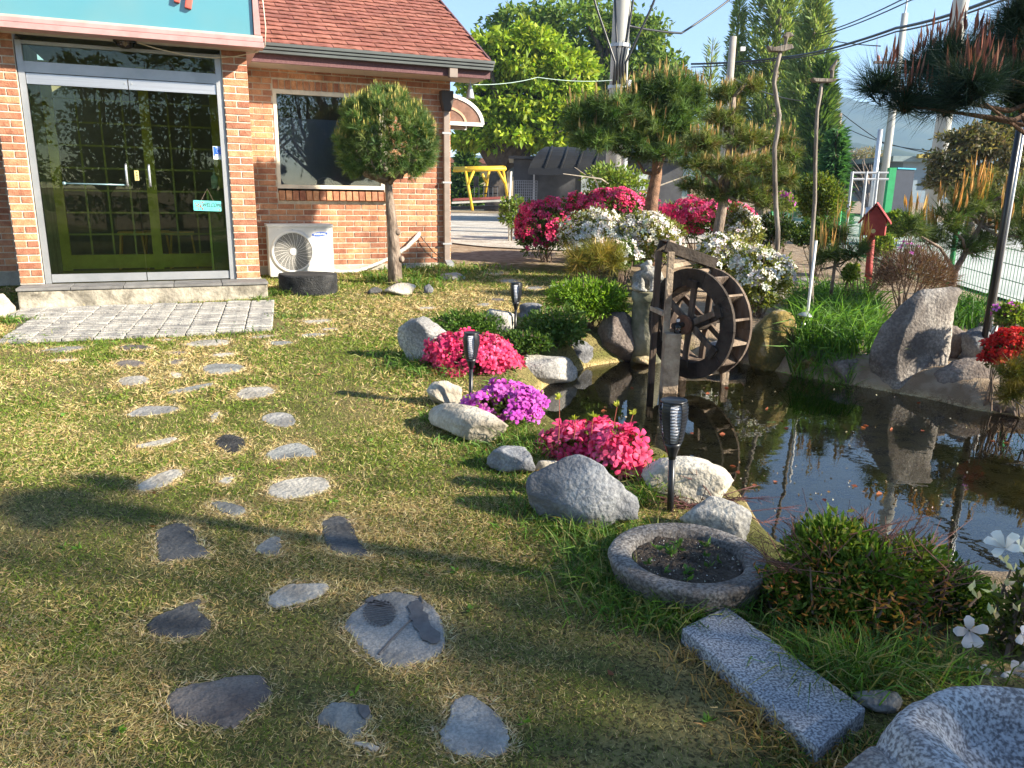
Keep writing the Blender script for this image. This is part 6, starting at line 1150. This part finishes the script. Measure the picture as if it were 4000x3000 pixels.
# dark board with green edge
dbp = gp(3540, 17.5); db = thing('board_panel', dbp, 'tall dark panel board with green side edge by the street', 'panel')
a0_, a1_ = at(3478, 845, 17.5), at(3575, 850, 17.5); tz0 = at(3500, 660, 17.5)[2]; e_ = nrm(np.array([1., .55, 0])); Wd = (a1_[0]-a0_[0])/e_[0]
MB().prism([(a0_[0], 17.5, Z0), (a0_[0]+e_[0]*Wd, 17.5+e_[1]*Wd, Z0), (a0_[0]+e_[0]*Wd, 17.5+e_[1]*Wd, tz0), (a0_[0], 17.5, tz0)], (.03, .06, 0)).build('panel_face', plain('navy_panel', (.018, .022, .035), rough=.4), db)
MB().box((a0_[0]-.09, 17.52, (Z0+tz0)/2), .15, .12, tz0-Z0+.05).build('green_edge', plain('green_edge', (.03, .30, .11)), db)
MB().beam((a0_[0], 17.49, tz0+.015), (a0_[0]+e_[0]*Wd, 17.49+e_[1]*Wd, tz0+.015), .05, .03).build('top_trim', plain('teal_trim', (.03, .25, .35)), db)
# ================================================================ poles and wires
CPO = M('concrete_pole', [(.38, .37, .34), (.48, .47, .43)], scale=3, rough=.9, stretch=(1, 1, .3)); GALV = M('galvanised', [(.5, .51, .53), (.62, .62, .63)], scale=4, rough=.4, metal=.6)
def pole(lb, x, y, Yd, top, r0, r1, mt_, name='utility_pole', grp=None):
    q = at(x, y, Yd); b_ = np.array([q[0], Yd, float(np.interp(Yd, KY, KZ))]); t = thing(name, b_, lb, 'pole', grp); MB().tube([b_-[0, 0, .3], b_+[0, 0, top*.5], b_+[0, 0, top]], [r0, (r0+r1)/2, r1], 14).build('shaft', mt_, t, True); return t, b_
t, P1 = pole('thick concrete utility pole with bundled cables behind the broad pine', 2412, 400, 16., 9.5, .19, .14, CPO)
for k in range(5):
    x0 = P1+[.06*(k-2), -.17, 2.9]; ex = [(-.9, 0, 6.), (-.25, 0, 6.2), (.15, 0, 6.), (.35, 0, 6.3), (1.0, 0, 6.)][k]; a = P1+[.05*(k-2), -.18, 3.3]; e = P1+np.array(ex); m_ = (a+e)/2+[0, 0, -.35]; MB().tube([x0, a, a*.5+m_*.5, m_, (m_+e)/2+[ex[0]*.1, 0, .05], e], .022, 6).build('cable', BLACK, t, True)
MB().tube([P1+[.17, -.08, .2], P1+[.17, -.08, 3.0]], .075, 10).build('conduit', GALV, t, True)
for z in (2.85, 3.6, 4.6): MB().lathe(P1+[0, 0, z], [(.19, 0), (.205, 0), (.205, .06), (.19, .06)], 14).build('band', STEELD, t)
t, P2 = pole('leaning tall concrete pole beside the blue building', 3690, 450, 15.5, 8.5, .15, .12, CPO)
t, P3 = pole('slim galvanised lamp pole beside the twin concrete pole', 3428, 600, 20.5, 2.55, .07, .06, GALV); MB().tube([P3, P3+[0, 0, .62]], .12, 10).build('sleeve', GALV, t, True)
t, P4 = pole('distant utility pole with two cross arms and insulators', 3470, 560, 30., 7.3, .16, .11, CPO)
for z, w_ in ((5.65, 1.5), (4.75, 1.3)):
    MB().beam(P4+[-w_*.6, 0, z], P4+[w_*.9, 0, z+.02], .09, .09).build('cross_arm', plain('arm_brown', (.18, .13, .12)), t)
    for k in (-.5, .35, .8): MB().lathe(P4+[w_*k, 0, z+.06], [(.05, 0), (.07, .08), (.03, .16), (.0, .2)], 8).build('insulator', plain('insulator', (.3, .14, .12)), t, True)
MB().tube([P4+[0, 0, 7.2], P4+[.02, 0, 8.0]], .03, 6).build('spike', STEELD, t)
t, P5 = pole('short distant wooden pole before the hills', 3275, 500, 42., 5.1, .13, .11, M('old_pole', [(.2, .16, .13), (.28, .24, .2)], scale=5))
t, P6 = pole('grey pole with small white box between the pines', 2855, 260, 22., 4.95, .11, .09, M('old_pole2', [(.26, .23, .2), (.34, .31, .28)], scale=5)); MB().box(P6+[.28, 0, 4.65], .12, .1, .1).build('white_box', WHITE, t)
a, b_ = at(3995, 500, 4.9), gnd(3858, 1245); b_ = np.array([at(3858, 1245, 5.6)[0], 5.6, .08]); tp = b_+[.0, 0, 2.1]; t = thing('black_post', b_, 'slim black and silver garden post by the red azalea', 'post'); MB().tube([b_-[0, 0, .1], tp], .022, 10).build('shaft', BLACK, t, True); MB().tube([b_+[.024, -.01, .25], tp+[.024, -.01, 0]], .012, 8).build('silver_pipe', GALV, t, True); MB().tube([b_+[.05, -.02, -.05], b_+[.05, -.02, .28]], .02, 8).build('lower_pipe', WHITE, t, True)
def wire(lb, pts, r_, mt_=BLACK):
    P = []
    for i in range(len(pts)-1):
        a, b_ = np.asarray(pts[i], float), np.asarray(pts[i+1], float); L = np.linalg.norm(b_-a)
        for k in range(12): f_ = k/12; P.append(a+(b_-a)*f_-np.array([0, 0, 4*f_*(1-f_)*L*.012]))
    P.append(np.asarray(pts[-1], float)); o = MB().tube(P, r_, 5).build('overhead_wire', mt_, None, True, base=P[0]); tag(o, lb, 'wire', 'overhead wires')
wire('thick bundled black overhead cable passing above the bird poles', [at(2700, 250, 30), at(3080, 222, 27), at(3500, 110, 20), at(3900, -10, 15), at(4400, -200, 12)], .035)
wire('second black overhead cable just under the bundled cable', [at(2700, 262, 30), at(3090, 228, 27), at(3500, 124, 20), at(3900, 8, 15), at(4400, -180, 12)], .02)
wire('thin overhead wire high above the bird poles', [at(2850, 200, 40), at(3150, 145, 34), at(3520, 0, 25), at(3900, -140, 20)], .022)
wire('thin overhead wire below the highest wire', [at(2850, 215, 40), at(3150, 155, 34), at(3560, 0, 25), at(3940, -140, 20)], .022)
wire('overhead wire from the conifers to the cross armed pole', [at(2840, 0, 50), at(3100, 120, 40), at(3440, 180, 30)], .02)
wire('overhead wire sloping down past the mountain', [at(2860, 305, 22), at(3140, 395, 30), at(3285, 440, 42), at(3450, 560, 40), at(3640, 590, 37)], .022)
wire('slack overhead wire crossing the hills', [at(3285, 490, 42), at(3400, 540, 40), at(3640, 600, 36)], .02)
wire('long cable rising right from the concrete pole', [P1+[.1, 0, 4.0], at(2660, 130, 17), at(2860, -10, 18)], .022)
wire('pale wire from the house eave to the concrete pole', [hp(2.6, -1.0, 2.52), at(2100, 302, 13), P1+[-.1, -.1, 3.0]], .005, plain('pale_wire', (.35, .45, .4)))
# ================================================================ green mesh fence along the street
GRN = plain('fence_green', (.02, .25, .07), rough=.45); fx = [(5.55, 17.0), (5.2, 12.6), (4.98, 10.4), (4.85, 8.6), (4.75, 7.1), (4.72, 5.4), (4.72, 3.6)]
fe = thing('mesh_fence', (4.9, 9, float(tz(4.9, 9)[0])), 'low green wire mesh fence along the street', 'fence'); mb = MB()
def fz(y): return float(np.interp(y, KY, KZ))
for i, (x, y) in enumerate(fx): MB().tube([(x, y, fz(y)-.1), (x, y, fz(y)+.72)], .03, 8).build('post', GRN, fe, True)
for (x0, y0), (x1, y1) in zip(fx[:-1], fx[1:]):
    L = math.hypot(x1-x0, y1-y0); nw = int(L/.055)
    for k in range(1, nw): f_ = k/nw; x, y = x0+(x1-x0)*f_, y0+(y1-y0)*f_; mb.tube([(x, y, fz(y)+.03), (x, y, fz(y)+.66)], .003, 4, cap=False)
    for h in (.05, .2, .35, .5, .64): mb.tube([(x0, y0, fz(y0)+h), (x1, y1, fz(y1)+h)], .004, 4, cap=False)
tag(mb.build('wire_mesh', GRN, fe), kind='stuff')
p = at(3960, 1130, 6.0); mb = MB(); q0 = np.array([p[0]+.9, 6.3, float(tz(5, 6.3)[0])+.03]); bn = thing('street_bench', q0, 'white framed street seat beyond the green fence', 'bench'); 
for k in (0, .5): MB().tube([q0+[0, k, 0], q0+[.05, k, .32], q0+[.28, k, .36], q0+[.34, k, .0]], .02, 6).build('leg_frame', WHITE, bn, True)
MB().tube([q0+[0, 0, .32], q0+[-.12, 0, .46], q0+[-.14, 0, .6]], .02, 6).build('back_frame', WHITE, bn, True); MB().box(q0+[.16, .25, .375], .3, .6, .03).build('seat', WOOD, bn)
# metal rack by the street
rk_ = gp(3390, 17); t = thing('metal_rack', rk_, 'open dark metal rack frame standing by the street', 'rack')
for x in (3330, 3385, 3430): a, b_ = at(x, 670, 17), at(x-18, 845, 17); MB().tube([(b_[0], 17, Z0), (a[0], 17, a[2])], .03, 6).build('upright', STEELD, t)
for y in (675, 700): MB().tube([at(3325, y, 17), at(3470, y, 17)], .025, 6).build('rail', STEELD, t)
# ================================================================ hills
HILL = M('hill_forest', [(.035, .055, .03), (.05, .075, .035), (.075, .09, .045)], scale=.02, rough=1, bump=.0)
def hill(prof, Yd, dep, seed):
    P = []; R = np.random.RandomState(seed); nx_ = 90; xs = np.linspace(prof[0][0], prof[-1][0], nx_); ys = np.interp(xs, [p[0] for p in prof], [p[1] for p in prof]); V = []; m_ = 14
    for k in range(m_):
        f_ = k/(m_-1)
        for x, y in zip(xs, ys):
            top = at(x, y, Yd); xw = top[0]; hz_ = max(1., top[2]); zz = hz_*math.sin(math.pi*min(1, f_*1.0)/1.0*.5) if f_ <= 1 else 0
            rug = mnoise.fractal(Vector((xw*.006+seed, f_*5, seed)), 1, 2, 5)*.10*hz_*(f_ > 0)*f_; V.append((xw*(1+.0*f_), Yd-dep*(1-f_), zz+rug-(2 if f_ == 0 else 0)))
    F = [(k*nx_+i, k*nx_+i+1, (k+1)*nx_+i+1, (k+1)*nx_+i) for k in range(m_-1) for i in range(nx_-1)]; o = MB().add(V, F).build('hills', HILL, None, True); tag(o, kind='structure')
hill([(1200, 640), (2000, 600), (2600, 520), (2900, 430), (3150, 408), (3260, 400), (3340, 415), (3420, 450), (3500, 470), (3560, 485), (3620, 470), (3700, 440), (3900, 420), (4300, 430), (5200, 520)], 1500, 500, 1)
hill([(1200, 690), (2600, 660), (3000, 600), (3250, 560), (3350, 590), (3500, 630), (3700, 640), (4200, 600), (5200, 640)], 800, 300, 2)
def haze():
    x0, x1, y0, y1, z0, z1 = -1500, 2600, -30, 1600, -2.0, 330
    o = MB().box(((x0+x1)/2, (y0+y1)/2, (z0+z1)/2), x1-x0, y1-y0, z1-z0).build('haze', None); m = bpy.data.materials.new('haze_air'); m.use_nodes = True; nd = m.node_tree.nodes; nd.remove(nd['Principled BSDF']); pv_ = nd.new('ShaderNodeVolumePrincipled'); pv_.inputs['Color'].default_value = (.45, .68, 1., 1); pv_.inputs['Density'].default_value = .00042; pv_.inputs['Anisotropy'].default_value = .2
    m.node_tree.links.new(pv_.outputs[0], nd['Material Output'].inputs['Volume']); o.data.materials.append(m); tag(o, kind='stuff')
haze()
# ================================================================ shade trees outside the picture, right and behind
SC_ = [(.06, .11, .02), (.09, .15, .03), (.12, .18, .04)]
def offtree(x, y, H, R_, seed, lb, nl=5000, zlo=.3):
    crown_tree('garden_tree', lb, (x, y, 0), H, [(0, 0, H*.62, R_, R_, H*.34), (R_*.4, -R_*.3, H*.5, R_*.7, R_*.7, H*.22), (-R_*.4, R_*.2, H*.72, R_*.6, R_*.6, H*.22)], .14, nl, .12, .06, SC_, seed, 'garden trees behind the photographer', fork=.3, inner=.25)
OT = 'leafy garden tree behind the photographer shading the lawn'
for i, (x, y, H, R_) in enumerate(((6.4, -.5, 5.0, 1.4), (8.8, -3.2, 7., 2.3), (5.6, -3.4, 5.0, 1.8), (5.0, -6.5, 6., 2.4), (9.5, -8, 8, 3), (12.5, -2.2, 8.2, 2.0))): offtree(x, y, H, R_, 301+i, OT, 2700)
for i, (x, y) in enumerate(((.8, -7.), (2.9, -7.6), (-1.4, -8.), (5., -9.), (-3.6, -8.5), (-6., -8.))):
    crown_tree('garden_tree', 'bushy evergreen in the hedge row behind the photographer', (x, y, 0), 5.2, [(0, 0, 1.3, 1.25, 1.1, 1.3), (.2, 0, 2.9, 1.1, 1., 1.4), (-.2, .1, 4.2, .8, .8, 1.1)], .1, 5200, .15, .08, [(.035, .07, .015), (.06, .11, .02), (.09, .15, .03)], 331+i, 'hedge row behind the photographer', fork=.2, inner=.3)
# ================================================================ lawn grass
R = np.random.RandomState(404)
excl = [P for P in stone_polys]
house_poly = np.array([hp(-6.2, .0, 0)[:2], hp(-2.3, -1.2, 0)[:2], hp(-2.25, .33, 0)[:2], hp(.1, .33, 0)[:2], hp(.1, -1.2, 0)[:2], hp(2.6, -1.2, 0)[:2], hp(2.6, -6, 0)[:2], hp(-6.2, -6, 0)[:2]])
slab_poly = np.array([p[:2] for p in (a_slab, b_slab, c_slab, d_slab)])
def lawn(ylo, yhi, dens, L, W, xr):
    area = (xr[1]-xr[0])*(yhi-ylo); n = int(area*dens); P = np.stack([R.uniform(*xr, n), R.uniform(ylo, yhi, n)], 1)
    P = P[(P[:, 0] > -P[:, 1]*.80-.35) & (P[:, 0] < P[:, 1]*.72+.3)]
    # lawn boundary to the right: bank of rocks along the pond, soil behind
    bx = np.interp(P[:, 1], [1.3, 1.75, 2.1, 2.5, 2.9, 3.3, 3.8, 4.3, 4.9, 5.5, 6.2, 7, 8, 9.5], [.72, .86, .72, .60, .62, .40, .12, -.16, -.32, -.48, -.2, .3, 1.0, 1.0]); keep = P[:, 0] < bx+.12*R.normal(size=len(P)); P = P[keep]
    keep = (pdist(P, quad) < .0) & (pdist(P, house_poly) < 0) & (pdist(P, slab_poly) < 0.005) & (pdist(P, POND) < -.03) & (np.hypot(P[:, 0]-planter[0], P[:, 1]-planter[1]) > planter[2]*.88); P = P[keep]
    dst = np.full(len(P), 9.)
    for q in excl:
        lo, hi = q.min(0)-.12, q.max(0)+.12; m = (P > lo).all(1) & (P < hi).all(1)
        if m.any(): dst[m] = np.minimum(dst[m], -pdist(P[m], q))
    k = dst > R.uniform(-.012, .004, len(dst)); P = P[k]; dst = dst[k]
    z = tz(P[:, 0], P[:, 1]); nn = np.array([mnoise.noise(Vector((a*1.1, b*1.1, 0)))+.6*mnoise.noise(Vector((a*3.7, b*3.7, 5)))+.5*mnoise.noise(Vector((a*11, b*11, 9))) for a, b in P])
    halo = np.exp(-(dst/.05)**2); dry = sm(-2.2, -.2, -P[:, 0]-.35*P[:, 1]+.2)*.22*(P[:, 1] < 3)
    bare = np.exp(-(((P[:, 0]+.35)/1.3)**2+((P[:, 1]-7.6)/.7)**2))*.8
    pg = np.clip(.56+.60*nn-halo*.75-dry-bare+.10*sm(4.5, 8, P[:, 1]), .03, .93); green = R.uniform(size=len(P)) < pg
    gc = pick([(.13, .20, .028), (.18, .25, .04), (.10, .16, .025), (.24, .27, .055)], len(P), R); sc_ = pick([(.48, .37, .16), (.55, .44, .21), (.40, .29, .12), (.60, .49, .26)], len(P), R); C = np.where(green[:, None], gc, sc_)
    D_ = R.normal(size=(len(P), 3)); D_[:, 2] = np.abs(D_[:, 2])*np.where(green, .55, .28)+np.where(green, .30, .12)
    ln_ = L*R.uniform(.5, 1.25, len(P))*np.where(green, .9, 1.1); return blades(np.stack([P[:, 0], P[:, 1], z-.002], 1), D_, ln_, W*R.uniform(.7, 1.3, len(P)), C, R=R)
parts = [lawn(1.25, 2.0, 52000, .021, .0026, (-2., 1.3)), lawn(2.0, 3.0, 33000, .023, .0032, (-2.8, 1.3)), lawn(3., 4.2, 18000, .028, .0046, (-3.8, .9)), lawn(4.2, 6., 7500, .038, .0072, (-5.2, .6)), lawn(6., 9.9, 3400, .046, .010, (-6.5, 1.3))]
for q in stone_polys:                                 # bleached thatch fringing each stepping stone
    m = len(q); Ls = np.hypot(*(np.roll(q, -1, 0)-q).T); n = int(Ls.sum()*(520 if q[:, 1].mean() < 3.2 else 220)); k = R.choice(m, n, p=Ls/Ls.sum()); f_ = R.uniform(size=(n, 1)); P2 = q[k]*(1-f_)+np.roll(q, -1, 0)[k]*f_
    c2 = q.mean(0); out = nrm(P2-c2); P2 = P2+out*(R.uniform(-.004, .030, (n, 1))); t2 = np.stack([-out[:, 1], out[:, 0]], 1)*R.choice([-1, 1], (n, 1)); D_ = np.concatenate([t2*R.uniform(.2, 1, (n, 1))-out*R.uniform(-.6, .8, (n, 1)), R.uniform(.05, .45, (n, 1))], 1); dist = q[:, 1].mean()
    parts.append(blades(np.concatenate([P2, tz(P2[:, 0], P2[:, 1])[:, None]+.001], 1), D_, R.uniform(.014, .03, n)*max(1, dist/4), .0032*max(1, dist/2.6), pick([(.60, .49, .29), (.66, .56, .36), (.50, .39, .2)], n, R), R=R))
go = tri_obj('lawn_grass', cat(*parts), STRAW); tag(go, None, None, None, 'stuff')
# longer grass at the feet of rocks, planter, paving and stones
tf = []
def tuft(x, y, n, spread, L, cols=((.10, .2, .03), (.14, .26, .04), (.08, .15, .03), (.3, .28, .1)), W=.0045):
    p = gnd(x, y); q = np.tile(p, (n, 1))+R.normal(size=(n, 3))*[spread, spread*.6, 0]; m = pdist(q[:, :2], POND) < 0; q = q[m]; q[:, 2] = tz(q[:, 0], q[:, 1])-.003; n = len(q); D_ = nrm(R.normal(size=(n, 3))*.45+[0, 0, 1.]); tf.append(blades(q, D_, L*R.uniform(.5, 1.2, n), W*max(1, p[1]/3.2), pick(cols, n, R), droop=R.uniform(.2, 1., n), R=R))
for x, y, n, s_, L in ((2020, 1890, 260, .10, .07), (2080, 1990, 260, .10, .08), (2160, 2060, 260, .10, .09), (2280, 2090, 300, .10, .10), (2420, 2090, 240, .09, .12), (2330, 2180, 300, .08, .13), (2360, 2280, 300, .08, .13), (2440, 2370, 300, .09, .12), (2560, 2410, 380, .09, .13), (2640, 2420, 300, .07, .13),
    (1740, 1640, 260, .10, .06), (1820, 1740, 260, .12, .07), (1920, 1800, 240, .10, .07), (2120, 1770, 300, .08, .14), (2060, 1740, 300, .07, .15), (1980, 1690, 180, .06, .12), (2560, 1930, 220, .05, .16), (2500, 1960, 200, .05, .12), (1620, 1440, 300, .12, .13), (1560, 1400, 200, .12, .10), (1700, 1470, 160, .10, .12), (2010, 1500, 200, .08, .10), (1990, 1520, 140, .06, .10),
    (1100, 1150, 300, .12, .11), (1020, 1180, 120, .06, .10), (1500, 1095, 260, .12, .16), (1620, 1120, 260, .14, .17), (1590, 1090, 160, .1, .16), (1700, 1090, 260, .2, .13), (1790, 1050, 240, .25, .13), (1650, 1060, 200, .25, .12), (1850, 1065, 220, .25, .10), (30, 1260, 200, .12, .10), (60, 1330, 160, .15, .07), (400, 1330, 200, .35, .05), (700, 1310, 200, .35, .05), (1000, 1300, 200, .25, .05), (1130, 1240, 160, .1, .07), (300, 1345, 160, .3, .05),
    (3300, 2690, 240, .06, .22), (3200, 2640, 160, .06, .16), (3420, 2660, 200, .07, .20), (3100, 2560, 140, .06, .14), (3560, 2620, 200, .08, .16), (3700, 2640, 160, .1, .12), (2930, 2440, 100, .05, .12), (3180, 2950, 160, .06, .06), (3280, 2900, 120, .05, .06)): tuft(x, y, n, s_, L)
for x, y, n, s_, L in ((2900, 2690, 160, .07, .07), (3000, 2790, 200, .07, .07), (3090, 2880, 220, .07, .08), (3180, 2960, 220, .08, .07), (2760, 2580, 160, .06, .07)): tuft(x, y, n, s_, L, cols=((.5, .36, .15), (.42, .28, .10), (.32, .2, .07)))
tg = tri_obj('grass_tufts', cat(*tf), LEAF); tag(tg, None, None, None, 'stuff')

# small weeds and fallen leaves in the turf
wd = []
for k in range(80):
    x, y = R.uniform(-3, .6), R.uniform(1.5, 6.5)
    if any(pdist(np.array([x, y]), q)[0] > -.02 for q in stone_polys) or pdist(np.array([x, y]), POND)[0] > -.25 or pdist(np.array([x, y]), slab_poly)[0] > -.02 or math.hypot(x-planter[0], y-planter[1]) < planter[2]*1.05: continue
    z = float(tz(x, y)[0]); m_ = R.randint(4, 9)
    if k % 3: d = R.normal(size=(m_, 3))*[1, 1, .3]+[0, 0, .35]; wd.append(leaves(np.tile([x, y, z+.006], (m_, 1)), d, R.uniform(.015, .035, m_), R.uniform(.008, .014, m_), pick([(.10, .22, .03), (.16, .30, .04)], m_, R), R=R))
    else: wd.append(leaves(np.array([[x, y, z+.016]]), R.normal(size=(1, 3))*[1, 1, .1], .03, .016, pick([(.22, .09, .04), (.30, .15, .06)], 1, R), R=R))
tag(tri_obj('lawn_weeds', cat(*wd), LEAF), None, None, None, 'stuff')
